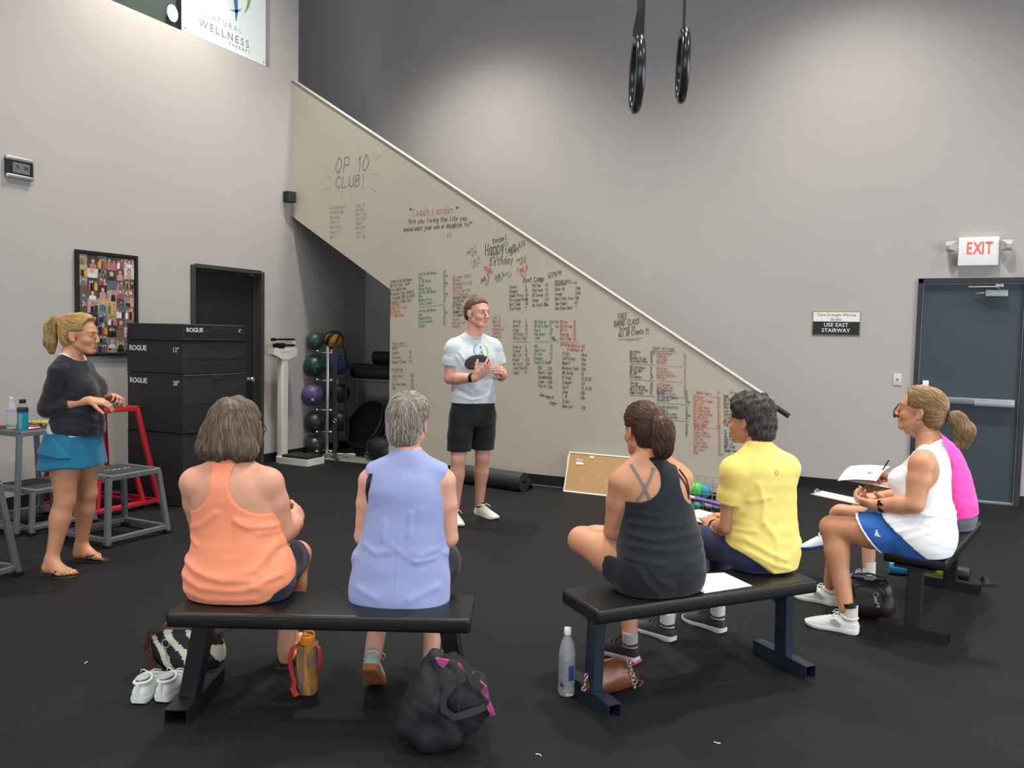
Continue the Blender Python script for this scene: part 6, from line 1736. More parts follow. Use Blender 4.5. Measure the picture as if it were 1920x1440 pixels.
# ---------------------------------------------------------------- woman in black racerback (second bench, left)
p = Person((-1.0, 3.41), (-.70, .714), 'seated woman in black racerback top and shorts with brown hair looped up', 'tan')
T = p.torso([(.075, 0, .44, .18, .12, .12), (.075, 0, .51, .20, .14, .15), (.072, 0, .58, .20, .14, .148), (.066, 0, .66, .185, .13, .125), (.060, 0, .74, .165, .12, .105), (.05, 0, .82, .152, .115, .10), (.038, 0, .89, .155, .11, .105), (.026, -.004, .945, .145, .09, .095), (.014, -.008, .985, .115, .07, .078), (.006, -.006, 1.015, .07, .055, .06), (0, 0, 1.05, .048, .048, .05)])
p.nb0 = A3((.0, 0, 1.03)); p.trap((-.13, 0, .94), (.17, 0, .94))
p.arm((-.128, 0, .935), (-.118, .085, .70), (.01, .28, .635), (.050, .046, .040, .027))
p.arm((.168, 0, .935), (.195, .10, .70), (.09, .28, .64), (.050, .046, .040, .027))
p.hand((.01, .28, .635), (.8, .6, .0), (.2, .1, -1), 1); p.hand((.09, .28, .64), (-.6, .8, .0), (-.2, 0, -1), -1)
p.leg((-.03, .0, .545), (-.165, .315, .605), (.13, .43, .60), (.098, .066, .052, .037))
p.leg((.13, .05, .53), (.15, .46, .50), (.115, .345, .10), (.095, .066, .052, .037))
p.head((.002, .052, 1.138), (-.04, .99, -.06), (0, .06, 1), .98, (1, 1), (0, .0, 1.03), .046)
p.body(cuts=[seatcut])
M_BK = cloth('black_jersey', '1f2329', .85, .12, 420, .05, 9, .2)
st = [(.072, 0, .50, .204, .148, .156), (.071, 0, .57, .206, .15, .156), (.066, 0, .66, .192, .138, .134), (.060, 0, .74, .173, .128, .113), (.05, 0, .82, .159, .122, .107), (.038, 0, .89, .162, .118, .112), (.026, -.004, .945, .152, .098, .102), (.014, -.008, .985, .122, .078, .085), (.006, -.006, 1.015, .078, .063, .067), (0, 0, 1.06, .056, .056, .058)]
G = torso_field(Loft([((x, y, z), (1, 0, 0), w_, a, b) for x, y, z, w_, a, b in st], None, 2.3), 0)
fo = folds([([(-.12, .72), (.0, .70), (.12, .715), (.23, .72)], .008, .011, -1), ([(-.10, .765), (.04, .755), (.14, .77)], .006, .010, -1), ([(-.11, .675), (.05, .655), (.22, .675)], .007, .012, -1), ([(-.12, .62), (.02, .60)], .006, .012, -1), ([(.24, .62), (.12, .60)], .006, .012, -1), ([(-.10, .81), (.0, .80)], .004, .010, -1)], .002, 13)
p.garment('tank_top', G, M_BK, .0056, [ecut(-.112, .955, .125, .100, 2.2), ecut(.205, .955, .10, .12, 2.2), scut((0, .03, 1.065), (.056, .085, .04)), zcut(lambda P: .545+.03*np.sin(P[:, 0]*9+1)*.5)], fo)
G2 = Field().loft(Loft([((.075, 0, .43), (1, 0, 0), .185, .13, .12), ((.075, 0, .48), (1, 0, 0), .203, .14, .148), ((.075, 0, .53), (1, 0, 0), .208, .15, .158), ((.072, 0, .60), (1, 0, 0), .200, .145, .146), ((.068, 0, .64), (1, 0, 0), .19, .14, .13)], None, 2.3), .02)
G2.chain([(-.035, .0, .545), (-.09, .13, .57)], [.112, .104], .03); G2.chain([(.13, .06, .535), (.14, .28, .52)], [.104, .095], .03)
n1 = nrm((-.135, .315, .06))
p.garment('shorts', G2, cloth('black_woven', '1b1e25', .8), .0062, [zcut(lambda P: np.where(P[:, 1] < .17, .452, 0)), lambda P: P[:, 2]-.60, lambda P: np.where(P[:, 0] < .03, (P-A3((-.075, .105, .56))) @ n1, P[:, 1]-.26)], folds([([(-.10, .60), (-.06, .52), (.0, .47)], .007, .012, -1), ([(-.06, .60), (.0, .53), (.06, .50)], .006, .012, -1), ([(.075, .55), (.075, .46)], -.003, .014, -1)], .0025, 14))
M_STR = mat('grey_strap', '6f7276', .7)
band_on(p, 'bra_strap', [(-.098, 1.012), (-.062, .93), (-.03, .86)], .009, M_STR, lift=.003)
band_on(p, 'bra_strap', [(-.012, 1.0), (-.05, .93), (-.085, .86)], .009, M_STR, lift=.004)
band_on(p, 'bra_strap', [(.115, .99), (.15, .945), (.168, .88)], .006, M_BLACK, lift=.003)
band_on(p, 'bra_strap', [(.10, .975), (.14, .925), (.163, .86)], .006, M_BLACK, lift=.004)
lc = locs(p); Ru = p.H[0]; tie = p.P(.0, -.118, .055)
def dtie(P):
    d = tie-P; return d/(np.linalg.norm(d)+1e-6)
def cutk(P):
    L_ = lc(P); f = np.minimum(L_[:, 1]-.062-np.clip(L_[:, 2]-.06, 0, .06)*.5, .125-L_[:, 2]); ear = np.minimum(.028-L_[:, 2], L_[:, 1]+.026); return np.maximum(np.maximum(f, -.072-L_[:, 2]), ear)
HB = Field(); q = p.P
for c, r in (((0, -.022, .047), (.083, .102, .092)), ((0, -.068, -.005), (.070, .052, .07)), ((0, -.055, -.05), (.05, .04, .035)), ((0, .02, .07), (.077, .07, .068))): HB.ell(q(*c), A3(r)*p.hs, Ru, .025)
v1 = build(HB, .0052, [cutk], None, lambda P: .0018*snoise(P, 160, 41))
HP = Field()
HP.ell(q(.01, -.146, .005), (.052, .044, .072), Ru, .02).ell(q(.012, -.144, -.058), (.044, .038, .048), Ru, .02).ell(q(.0, -.122, .055), (.028, .03, .024), Ru, .02)
v2 = build(HP, .005, None, None, lambda P: .003*snoise(P, 150, 43, (1.5, 1.5, .5)))
vs, qs = merge([v1, v2]); Mh = mat('hair_auburn', '4a2f24', .4, attr='tint', spec=.45)
sA = hair_strands(v1[0], v1[1], dtie, 1000, .07, 44, .0014, .0016, .001); sB = hair_strands(v2[0], v2[1], lambda P: -Ru[:, 2]+Ru[:, 0]*.15, 450, .07, 45, .0015, .0025, .003)
sC = hair_strands(v1[0], v1[1], dtie, 120, .08, 46, .0012, .0025, .001); sC = (sC[0], sC[1], sC[2]*1.8)
hair_obj('hair', p.root, (0, 0, 0), vs, qs, [sA, sB, sC], Mh, 47, .85)
mb = MB(); mb.tube([tie+A3(Ru @ A3((.018*math.cos(a), .004, .018*math.sin(a)))) for a in [2*PI*k/16 for k in range(16)]], .005, 8, cyc=True); mb.obj('hair_tie', M_BLACK, p.root)
M_SOCK = cloth('grey_sock', 'a9aaa8', .9)
M_SH1 = cloth('plum_shoe', '3a2a30', .7)
def lg1(T, sh, k):
    mb = MB(); mb.strap([V(T(.0475*k, .06, .045)), V(T(.046*k, .075, .07)), V(T(.044*k, .095, .045)), V(T(.05*k, .075, .035)), V(T(.0475*k, .06, .045))], [(1, 0, 0)]*5, .004, .003); mb.obj('side_mark', mat('rose_mark', 'b98482', .6), sh)
    mb = MB(); mb.strap([V(T(.046*k, .125, .07)), V(T(.049*k, .15, .05)), V(T(.044*k, .12, .045))], [(1, 0, .3)]*3, .006, .003); mb.obj('white_mark', M_PRINT, sh)
    mb = MB(); mb.loft([[T(x, y, z) for x, z in ((-.034*k, .0), (-.036*k, .012), (.036*k, .012), (.034*k, .0))] for y in (-.003, .03, .09)]); mb.obj('heel_pad', mat('hot_pink', 'e0598f', .5), sh)
shoe(p.root, (.127, .28, 0), .50, 0, None, M_SH1, mat('sole_white', 'dcdcd8', .5), M_BLACK, .262, .094, 'plum running shoe with pink heel pad', 'shoe', lg1, (M_SOCK, .135))
shoe(p.root, (.16, .40, .56), -1.2, 0, None, M_SH1, mat('sole_white', 'dcdcd8', .5), M_BLACK, .262, .094, None, 'shoe', None, None, rotm(z=-1.2, x=.0) @ rotm(y=.9))
# ---------------------------------------------------------------- person in the yellow T-shirt (second bench, right)
p = Person((-.66, 3.98), (-.74, .67), 'seated person in yellow T-shirt and navy leggings with dark cropped hair', 'tan')
T = p.torso([(.085, 0, .44, .14, .12, .10), (.085, 0, .50, .17, .13, .115), (.085, 0, .58, .17, .13, .11), (.082, 0, .68, .155, .12, .10), (.078, .005, .78, .158, .12, .10), (.07, .005, .87, .165, .12, .105), (.062, .0, .93, .160, .105, .10), (.054, -.004, .975, .13, .085, .085), (.045, .0, 1.01, .08, .06, .065), (.04, .01, 1.05, .05, .05, .05)])
p.nb0 = A3((.04, .01, 1.035)); p.trap((-.10, 0, .93), (.21, 0, .93))
p.arm((-.098, .0, .925), (-.088, .05, .655), (.0, .27, .60), (.048, .043, .038, .027))
p.arm((.21, .0, .925), (.235, .09, .67), (.13, .30, .62), (.048, .043, .038, .027))
p.hand((.0, .27, .60), (.25, .95, .2), (.3, .1, -1), 1, curl=(.35, .4, .45, .5)); p.hand((.13, .30, .62), (-.5, .85, .1), (-.2, .1, -1), -1)
p.leg((.0, .05, .53), (-.06, .46, .51), (-.19, .375, .10), (.088, .060, .05, .036))
p.leg((.16, .05, .53), (.18, .46, .51), (.13, .40, .10), (.088, .060, .05, .036))
p.head((.030, .060, 1.155), (-.36, .93, -.05), (0, .03, 1), .98, (1, 1), (.04, .01, 1.03), .047)
p.body(cuts=[seatcut])
M_YE = cloth('yellow_jersey', 'edd577', .85, .08, 480, .04, 5)
st = [(.085, -.01, .455, .170, .15, .14), (.085, -.005, .52, .184, .155, .148), (.085, 0, .60, .178, .15, .138), (.082, 0, .68, .170, .14, .122), (.078, .005, .78, .170, .135, .114), (.07, .005, .87, .174, .13, .116), (.062, .0, .93, .170, .115, .112), (.054, -.004, .975, .142, .093, .098), (.045, .0, 1.01, .092, .072, .078), (.04, .008, 1.045, .062, .062, .062), (.04, .01, 1.06, .055, .06, .058)]
G = torso_field(Loft([((x, y, z), (1, 0, 0), w_, a, b) for x, y, z, w_, a, b in st], None, 2.3), 0)
for sh, el, s_ in (((-.098, 0, .925), (-.088, .05, .655), -1), ((.21, 0, .925), (.235, .09, .67), 1)):
    sh = A3(sh); el = A3(el); G.ell(sh, (.062, .062, .062), None, .03); G.chain([sh+A3((0, 0, .004)), sh*.55+el*.45, sh*.42+el*.58], [.062, .060, .063], .03)
p.trap_cloth(G, (-.10, 0, .93), (.21, 0, .93), .01, wide=.95)
fo = folds([([(-.03, .88), (.0, .78), (-.01, .70)], .008, .014, -1), ([(-.06, .80), (.03, .82)], .006, .012, -1), ([(.0, .70), (.06, .62), (.05, .53)], .008, .015, -1), ([(-.08, .62), (.02, .56), (.10, .53)], .010, .014, -1), ([(-.08, .57), (.03, .51), (.12, .485)], .009, .013, -1), ([(.26, .60), (.16, .56)], .006, .014, -1), ([(.15, .80), (.14, .65)], .005, .016, -1), ([(-.11, .66), (-.04, .66)], .006, .010, -1), ([(.21, .84), (.20, .70)], .006, .015, -1)], .0025, 21)
shA, elA = A3((-.098, 0, .925)), A3((-.088, .05, .655)); shB, elB = A3((.21, 0, .925)), A3((.235, .09, .67))
slv = sleeve_cut(((shA, elA), (shB, elB)), .148, G.P[0][1], .008)
hemy = zcut(lambda P: .462+np.clip(.04-P[:, 0], 0, .2)*.75+np.clip(P[:, 1], 0, .3)*.25+np.clip(P[:, 0]-.19, 0, .1)*.6)
g = p.garment('t_shirt', G, M_YE, .0056, [slv, scut((.04, .03, 1.085), (.058, .085, .045)), hemy], fo)
mb = MB(); mb.tube([V((.04+.055*math.cos(a), .012+.058*math.sin(a), 1.050+.010*math.sin(a))) for a in [2*PI*k/28 for k in range(28)]], .004, 8, cyc=True); mb.obj('neckband', M_YE, g)
bv = BVHTree.FromPolygons([v.co for v in g.data.vertices], [tuple(q.vertices) for q in g.data.polygons]); pts = []; nn_ = []
for k in range(18):
    a = 2*PI*k/18; h_ = bv.ray_cast(V((.058+.008*math.cos(a), -.6, .935+.011*math.sin(a))), V((0, 1, 0)))
    if h_[0] is not None: pts.append(h_[0]+h_[1]*.001); nn_.append(h_[1])
mb = MB(); mb.strap(pts, nn_, .0025, .001, True); mb.obj('round_logo', mat('logo_taupe', '9c8a55', .6), g)
M_NAVY = cloth('navy_legging', '22294a', .7, .06, 500)
G2 = Field().loft(Loft([((.085, 0, .43), (1, 0, 0), .145, .13, .10), ((.085, 0, .50), (1, 0, 0), .177, .14, .122), ((.085, 0, .62), (1, 0, 0), .172, .13, .11)], None, 2.3), .02)
G2.chain([(.0, .05, .53), (-.03, .255, .52), (-.06, .46, .51)], [.094, .082, .066], .02).chain([(-.06, .46, .51), (-.10, .435, .39), (-.15, .40, .24)], [.064, .058, .05], .02)
G2.chain([(.16, .05, .53), (.17, .255, .52), (.18, .46, .51)], [.094, .082, .066], .02).chain([(.18, .46, .51), (.165, .44, .39), (.145, .415, .24)], [.064, .058, .05], .02)
g2 = p.garment('leggings', G2, M_NAVY, .007, [zcut(lambda P: np.where(P[:, 1] < .17, .452, .0)), lambda P: P[:, 2]-.66], None)
bv = BVHTree.FromPolygons([v.co for v in g2.data.vertices], [tuple(q.vertices) for q in g2.data.polygons]); pts = []; nn_ = []
c = V((-.055, .235, .525)); dr = V((1, .25, -.15)).normalized(); uu = V((.2, 1, 0)); 
for k in range(18):
    a = 2*PI*k/18; h_ = bv.ray_cast(c-V((.4, .1, -.06))+V((0, .013*math.cos(a), .015*math.sin(a))), dr)
    if h_[0] is not None: pts.append(h_[0]+h_[1]*.001); nn_.append(h_[1])
if len(pts) > 4: mb = MB(); mb.strap(pts, nn_, .003, .001, True); mb.obj('round_logo', mat('logo_pale', '8d93a8', .6), g2)
lc = locs(p); Ru = p.H[0]; wh = p.P(.0, -.06, .115)
def dy(P):
    d = P-wh; n_ = np.linalg.norm(d)+1e-6; return d/n_-Ru[:, 2]*min(n_*5, .8)-Ru[:, 1]*.2
def cuty(P):
    L_ = lc(P); f = np.minimum(L_[:, 1]-.060-np.clip(L_[:, 2]-.05, 0, .06)*.5, .12-L_[:, 2]); ear = np.minimum(.022-L_[:, 2], L_[:, 1]+.024); return np.maximum(np.maximum(f, -.105-L_[:, 2]), ear)
short_hair(p, [((0, -.022, .052), (.089, .108, .098)), ((0, -.068, -.015), (.080, .060, .085)), ((0, -.066, -.065), (.060, .044, .045)), ((0, .02, .078), (.082, .074, .070))], [cuty], dy, mat('hair_dark_grey', '3f3a37', .45, attr='tint', spec=.4), 51, 1500, .05, .0017, (.16, 2.4), .006, dk=.85)
M_CHARC = cloth('charcoal_knit', '35383d', .8); M_SW = mat('sole_white', 'dcdcd8', .5)
shoe(p.root, (-.19, .315, 0), .32, 0, None, M_CHARC, M_SW, M_BLACK, .27, .098, None, 'shoe', None, (cloth('pale_sock', 'c9cfce', .9), .14))
shoe(p.root, (.136, .335, 0), .30, 0, None, M_CHARC, M_SW, M_BLACK, .27, .098, None, 'shoe', None, (cloth('pale_sock', 'c9cfce', .9), .14))
wristband(p, (-.012, .25, .605), (.35, .9, -.2), M_BLACK, .031, .02)
# ---------------------------------------------------------------- woman in white racerback and blue skirt (right bench, near end)
p = Person((.06, 4.80), (-.98, .197), 'seated woman in white racerback top and blue skirt with blonde ponytail, seen from her left', 'tan')
T = p.torso([(.0, -.05, .44, .16, .11, .10), (.0, -.05, .51, .19, .13, .135), (.0, -.05, .58, .19, .14, .14), (.0, -.045, .66, .175, .135, .125), (.0, -.04, .74, .16, .13, .115), (0, -.04, .82, .155, .125, .11), (0, -.045, .89, .155, .115, .105), (0, -.05, .945, .145, .09, .09), (0, -.055, .985, .115, .065, .072), (0, -.05, 1.02, .07, .055, .058), (0, -.045, 1.05, .05, .05, .05)])
p.nb0 = A3((.0, -.045, 1.03)); p.trap((-.15, -.05, .945), (.15, -.05, .945))
p.F.ell((-.075, .055, .83), (.065, .06, .065), None, .03).ell((.075, .055, .83), (.065, .06, .065), None, .03)
p.arm((-.150, -.048, .935), (-.205, -.035, .735), (-.155, .165, .695), (.064, .056, .048, .030))
p.arm((.150, -.048, .935), (.20, -.0, .74), (.09, .19, .70), (.060, .053, .046, .030))
p.hand((-.155, .165, .695), (.35, .92, .02), (.6, -.1, .75), 1, curl=(.55, .5, .55, .6), thumb=(.75, .4))
p.hand((.09, .19, .70), (-.75, .65, -.02), (-.2, -.1, .95), -1, curl=(.5, .5, .5, .5), thumb=(.6, .4))
p.leg((-.09, .0, .545), (-.13, .385, .535), (-.20, .275, .13), (.098, .070, .058, .040))
p.leg((.09, .0, .545), (.12, .405, .555), (.20, .47, .13), (.098, .070, .058, .040))
p.head((.0, .0, 1.190), (-.02, .985, .12), (0, -.1, 1), 1.02, (1, 1), (0, -.05, 1.03), .052)
p.body(cuts=[seatcut])
M_WH = cloth('white_knit', 'efeff2', .8, .08, 450, .02, 6)
st = [(.0, -.05, .445, .185, .125, .135), (0, -.05, .50, .208, .145, .155), (0, -.05, .57, .205, .155, .158), (.0, -.045, .66, .184, .152, .140), (.0, -.04, .74, .170, .145, .126), (0, -.04, .82, .164, .138, .119), (0, -.045, .89, .163, .126, .114), (0, -.05, .945, .152, .098, .098), (0, -.055, .985, .121, .072, .079), (0, -.05, 1.02, .078, .062, .065), (0, -.045, 1.06, .056, .056, .056)]
G = torso_field(Loft([((x, y, z), (1, 0, 0), w_, a, b) for x, y, z, w_, a, b in st], None, 2.3), 0)
G.ell((-.075, .058, .83), (.07, .066, .07), None, .03).ell((.075, .058, .83), (.07, .066, .07), None, .03); p.trap_cloth(G, (-.150, -.05, .945), (.150, -.05, .945), .006, wide=.7)
def yz(cy, cz, a, b, xs):   # armhole in the y-z plane, one flank only
    return lambda P: np.where(P[:, 0]*xs > .02, (1-np.sqrt(((P[:, 1]-cy)/a)**2+((P[:, 2]-cz)/b)**2))*min(a, b), -1.)
fz = lambda P: folds([], .003, 31)(P)+.006*np.exp(-((P[:, 2]-.70-.15*P[:, 1])/.012)**2)+.006*np.exp(-((P[:, 2]-.655+.3*P[:, 1])/.012)**2)+.006*np.exp(-((P[:, 2]-.60+.45*P[:, 1])/.014)**2)+.005*np.exp(-((P[:, 2]-.55+.5*P[:, 1])/.014)**2)
hw = zcut(lambda P: .458+np.clip(P[:, 1]+.10, 0, .4)*.86)
G.cone((-.08, -.03, .55), (-.10, .07, .575), .135, .125, .04).cone((.08, -.03, .55), (.10, .07, .575), .135, .125, .04)
g = p.garment('tank_top', G, M_WH, .0056, [scut((-.205, -.075, .915), (.105, .10, .12)), scut((.205, -.075, .915), (.105, .10, .12)), lambda P: np.where(np.abs(P[:, 0]) < .10, P[:, 2]-(1.026-.62*(P[:, 1]+.05)), -1.), hw], fz)
# skirt: blue panel over the thighs with white piping
G2 = Field().loft(Loft([((0, -.04, .44), (1, 0, 0), .18, .13, .12), ((0, -.04, .50), (1, 0, 0), .20, .14, .145), ((0, -.04, .60), (1, 0, 0), .198, .15, .145), ((0, -.04, .66), (1, 0, 0), .18, .145, .13)], None, 2.3), .02)
G2.chain([(-.09, .0, .545), (-.112, .16, .54), (-.118, .24, .54)], [.112, .108, .100], .03); G2.chain([(.09, .0, .545), (.105, .16, .545), (.11, .24, .545)], [.112, .108, .100], .03); G2.cone((0, .0, .54), (0, .2, .55), .10, .09, .04)
kut = lambda o: (lambda P: (P[:, 1]*.80-(P[:, 2]-.54)*.62)-.148-o)
sk = p.garment('skirt', G2, cloth('royal_blue', '2a61b0', .7, .06, 400), .0062, [zcut(lambda P: np.where(P[:, 1] < .17, .452, 0)), lambda P: P[:, 2]-.66, kut(0)], folds([], .003, 33))
G3 = Field(); G3.P = [(*q[:3], q[3]+.003, q[4]+.003, *q[5:]) if q[0] == 'c' else q for q in G2.P]
p.garment('piping', G3, M_WH, .005, [zcut(lambda P: np.where(P[:, 1] < .17, .452, 0)), lambda P: P[:, 2]-.66, kut(.006), lambda P: -(kut(-.006)(P)), lambda P: .10-P[:, 1]-.12], None, None, 1, sk)
bv = BVHTree.FromPolygons([v.co for v in sk.data.vertices], [tuple(q.vertices) for q in sk.data.polygons]); mb = MB()
for k in range(3):
    a = (.105+.013*k, .545+.008*k); b = (.097+.013*k+.012, .578-.004*k); P4 = []
    for yy, zz in ((.112+.0115*k, .548), (.120+.0115*k, .545), (.132+.004*k, .553+.012*k-.0), (.124+.004*k, .556+.012*k)):
        h_ = bv.ray_cast(V((-.5, yy, zz)), V((1, 0, 0)))
        if h_[0] is not None: P4.append(h_[0]+h_[1]*.0015)
    if len(P4) == 4: mb.raw(P4, [(0, 1, 2, 3)])
tag(mb.obj('striped_badge', M_PRINT, sk, smooth=0), kind='stuff')
p.face('5d6f78', '9a7a55', 'b56f66')
lc = locs(p); Ru = p.H[0]; tie = p.P(.0, -.128, .012)
def dtie(P): d = tie-P; return d/(np.linalg.norm(d)+1e-6)
def cutw(P):
    L_ = lc(P); f = np.minimum(L_[:, 1]-.058-np.clip(L_[:, 2]-.07, 0, .06)*.4, .112-L_[:, 2]); ear = np.minimum(.026-L_[:, 2], L_[:, 1]+.024); return np.maximum(np.maximum(f, -.068-L_[:, 2]), ear)
HB = Field(); q = p.P
for c, r in (((0, -.022, .047), (.083, .102, .091)), ((0, -.068, -.005), (.070, .055, .068)), ((0, -.055, -.045), (.05, .045, .035)), ((0, .025, .07), (.077, .072, .066))): HB.ell(q(*c), A3(r)*p.hs, Ru, .025)
v1 = build(HB, .0052, [cutw], None, lambda P: .002*snoise(P, 150, 61))
HP = Field(); HP.cone(q(0, -.13, .012), q(0, -.172, .0), .020, .034, .02).cone(q(0, -.172, .0), q(.0, -.215, -.055), .036, .045, .02).cone(q(0, -.215, -.055), q(.0, -.215, -.115), .045, .030, .02)
v2 = build(HP, .0052, None, None, lambda P: .005*snoise(P, 90, 63, (1.5, 1.5, .6)))
dp = lambda P: Ru @ A3((0, -.55 if (P-q(0, -.19, 0)) @ Ru[:, 1] > 0 else -.15, -.75))
sA = hair_strands(v1[0], v1[1], dtie, 1100, .08, 64, .0014, .0016, .001); sB = hair_strands(v2[0], v2[1], dp, 700, .09, 65, .0015, .003, .004)
sC = hair_strands(v1[0], v1[1], dtie, 260, .09, 66, .0012, .0026, .001); sC = (sC[0], sC[1], sC[2]*1.55)
vs, qs = merge([v1, v2]); hair_obj('hair', p.root, (0, 0, 0), vs, qs, [sA, sB, sC], mat('hair_dark_blonde', '8d6f4c', .42, attr='tint', spec=.45), 67, .8)
mb = MB(); mb.tube([tie+A3(Ru @ A3((.020*math.cos(a), -.004, .020*math.sin(a)))) for a in [2*PI*k/16 for k in range(16)]], .006, 8, cyc=True); mb.obj('hair_tie', M_BLACK, p.root)
wristband(p, (-.163, .125, .699), (.2, 1, -.1), M_BLACK, .034, .024, 'smart_watch', (-.9, .1, .5))
M_WSH = cloth('white_mesh_shoe', 'd9d8d2', .75); M_WSO = mat('sole_offwhite', 'e6e6e2', .5); M_SKG = mat('side_patch', '8fa79b', .6)
def lg2(T, sh, k):
    for s_ in (-1, 1):
        mb = MB(); mb.strap([V(T(s_*.045*k, .085, .04)), V(T(s_*.042*k, .115, .062)), V(T(s_*.043*k, .135, .055))], [(s_, 0, .2)]*3, .02, .003); mb.obj('side_patch', M_SKG, sh)
so_ = (cloth('ankle_sock', 'd2cfc8', .9), .155)
for hl, yw in (((-.200, .205, 0), .08), ((.215, .42, 0), .0)):
    shh = shoe(p.root, hl, yw, 0, None, M_WSH, M_WSO, M_LACEW, .275, .10, None, 'shoe', lg2, so_)
    mb = MB(); M_ = rotm(z=yw); c = V(hl)+M_ @ V((0, .05, .15)); mb.lathe([(.0, -.012), (.037, -.012), (.0395, -.01), (.0395, .01), (.037, .012), (.0, .012)], 20, c, rotm(x=-.15)); mb.obj('sock_cuff', M_BLACK, shh)
# ---------------------------------------------------------------- woman in pink, writing (right bench, far end)
p = Person((.27, 5.56), (-.98, .197), 'seated woman in bright pink top, mostly hidden behind the woman in white, writing', 'fair')
T = p.torso([(.0, -.02, .44, .15, .11, .09), (.0, -.02, .51, .17, .13, .10), (.0, -.01, .58, .17, .13, .11), (.0, .01, .68, .15, .12, .10), (.0, .04, .78, .15, .11, .10), (0, .075, .86, .155, .11, .105), (0, .10, .91, .145, .09, .095), (0, .125, .95, .11, .07, .075), (0, .145, .98, .06, .055, .06), (0, .16, 1.0, .048, .05, .05)], .03)
p.nb0 = A3((0, .15, .985)); p.trap((-.15, .09, .90), (.15, .09, .90), .01)
p.arm((-.15, .085, .90), (-.20, .14, .68), (-.08, .33, .665), (.052, .045, .040, .027)); p.arm((.15, .085, .90), (.19, .15, .68), (.05, .36, .70), (.052, .045, .040, .027))
p.hand((-.08, .33, .665), (.4, .9, -.1), (.3, .1, -1), 1); p.hand((.05, .36, .70), (-.55, .7, .25), (-.4, .2, -.85), -1, curl=(.75, .8, .9, .9), thumb=(.7, .6))
p.leg((-.085, .04, .53), (-.06, .46, .54), (-.08, .44, .13), (.09, .062, .052, .036)); p.leg((.085, .04, .54), (.0, .44, .625), (-.06, .66, .28), (.09, .062, .052, .036))
p.head((.0, .212, 1.085), (-.02, .72, -.69), (0, .69, .72), .98, (1, 1), (0, .15, .98), .048)
p.body(cuts=[seatcut], h=.0095)
M_PK = cloth('hot_pink_knit', 'ec4aa8', .75, .08, 450)
st = [(.0, -.03, .50, .185, .14, .115), (.0, -.02, .57, .182, .145, .122), (.0, .01, .68, .165, .135, .118), (.0, .04, .78, .162, .122, .113), (0, .075, .86, .163, .118, .113), (0, .10, .91, .153, .098, .102), (0, .125, .95, .118, .078, .082), (0, .145, .985, .07, .062, .067), (0, .16, 1.02, .056, .056, .056)]
G = torso_field(Loft([((x, y, z), (1, 0, 0), w_, a, b) for x, y, z, w_, a, b in st], None, 2.3), 0); p.trap_cloth(G, (-.15, .09, .90), (.15, .09, .90), .006, .01, wide=.7)
p.garment('tank_top', G, M_PK, .0062, [ecut(-.20, .865, .07, .11, 2.2), ecut(.20, .865, .07, .11, 2.2), scut((0, .20, 1.03), (.06, .09, .06)), zcut(lambda P: .515-P[:, 1]*.2)], folds([], .005, 71, 20))
G2 = Field().loft(Loft([((0, -.02, .44), (1, 0, 0), .155, .12, .10), ((0, -.02, .50), (1, 0, 0), .178, .14, .115), ((0, -.01, .60), (1, 0, 0), .175, .135, .115)], None, 2.3), .02)
G2.chain([(-.085, .04, .535), (-.075, .25, .54)], [.10, .092], .03); G2.chain([(.085, .04, .54), (.04, .24, .585)], [.10, .09], .03)
p.garment('shorts', G2, cloth('slate_shorts', '63666c'), .0075, [zcut(lambda P: np.where(P[:, 1] < .17, .452, 0)), lambda P: P[:, 2]-.64, lambda P: P[:, 1]-.25], None)
p.face('6a5a48', '4a3a2c', 'b9736b')
lc = locs(p); Ru = p.H[0]
def cutp(P):
    L_ = lc(P); return np.minimum(L_[:, 1]-.055-np.clip(L_[:, 2]-.05, 0, .06)*.4, .10-L_[:, 2])
crn = p.P(0, -.03, .14)
def dpk(P): d = P-crn; n_ = np.linalg.norm(d)+1e-6; return d/n_*.8-Ru[:, 2]*(.2+n_*7)
short_hair(p, [((0, -.022, .047), (.088, .106, .094)), ((0, -.07, -.02), (.078, .058, .09)), ((.07, -.01, -.04), (.03, .06, .07)), ((-.07, -.01, -.04), (.03, .06, .07)), ((0, .03, .075), (.080, .074, .066))], [cutp], dpk, mat('hair_chestnut', '5e4332', .45, attr='tint', spec=.4), 74, 900, .08, .0017, (.2, 1.5), .004)
M_BSH = cloth('blue_white_shoe', 'dfe3ea', .6); M_BSO = mat('sole_navy_blue', '2f4a7d', .5); M_BL2 = cloth('bright_blue_shoe', '3f7fd0', .6)
s1 = shoe(p.root, (-.08, .39, 0), .05, 0, None, M_BL2, M_BSO, M_LACEW, .26, .095, None, 'shoe', None, (cloth('white_sock', 'e3e3e0', .9), .17))
s2 = shoe(p.root, (-.055, .615, .235), .15, 0, None, M_BSH, M_BSO, M_LACEW, .26, .095, 'white shoe with navy sole on the crossed foot', 'shoe', None, None, rotm(z=.15) @ rotm(x=-.25))
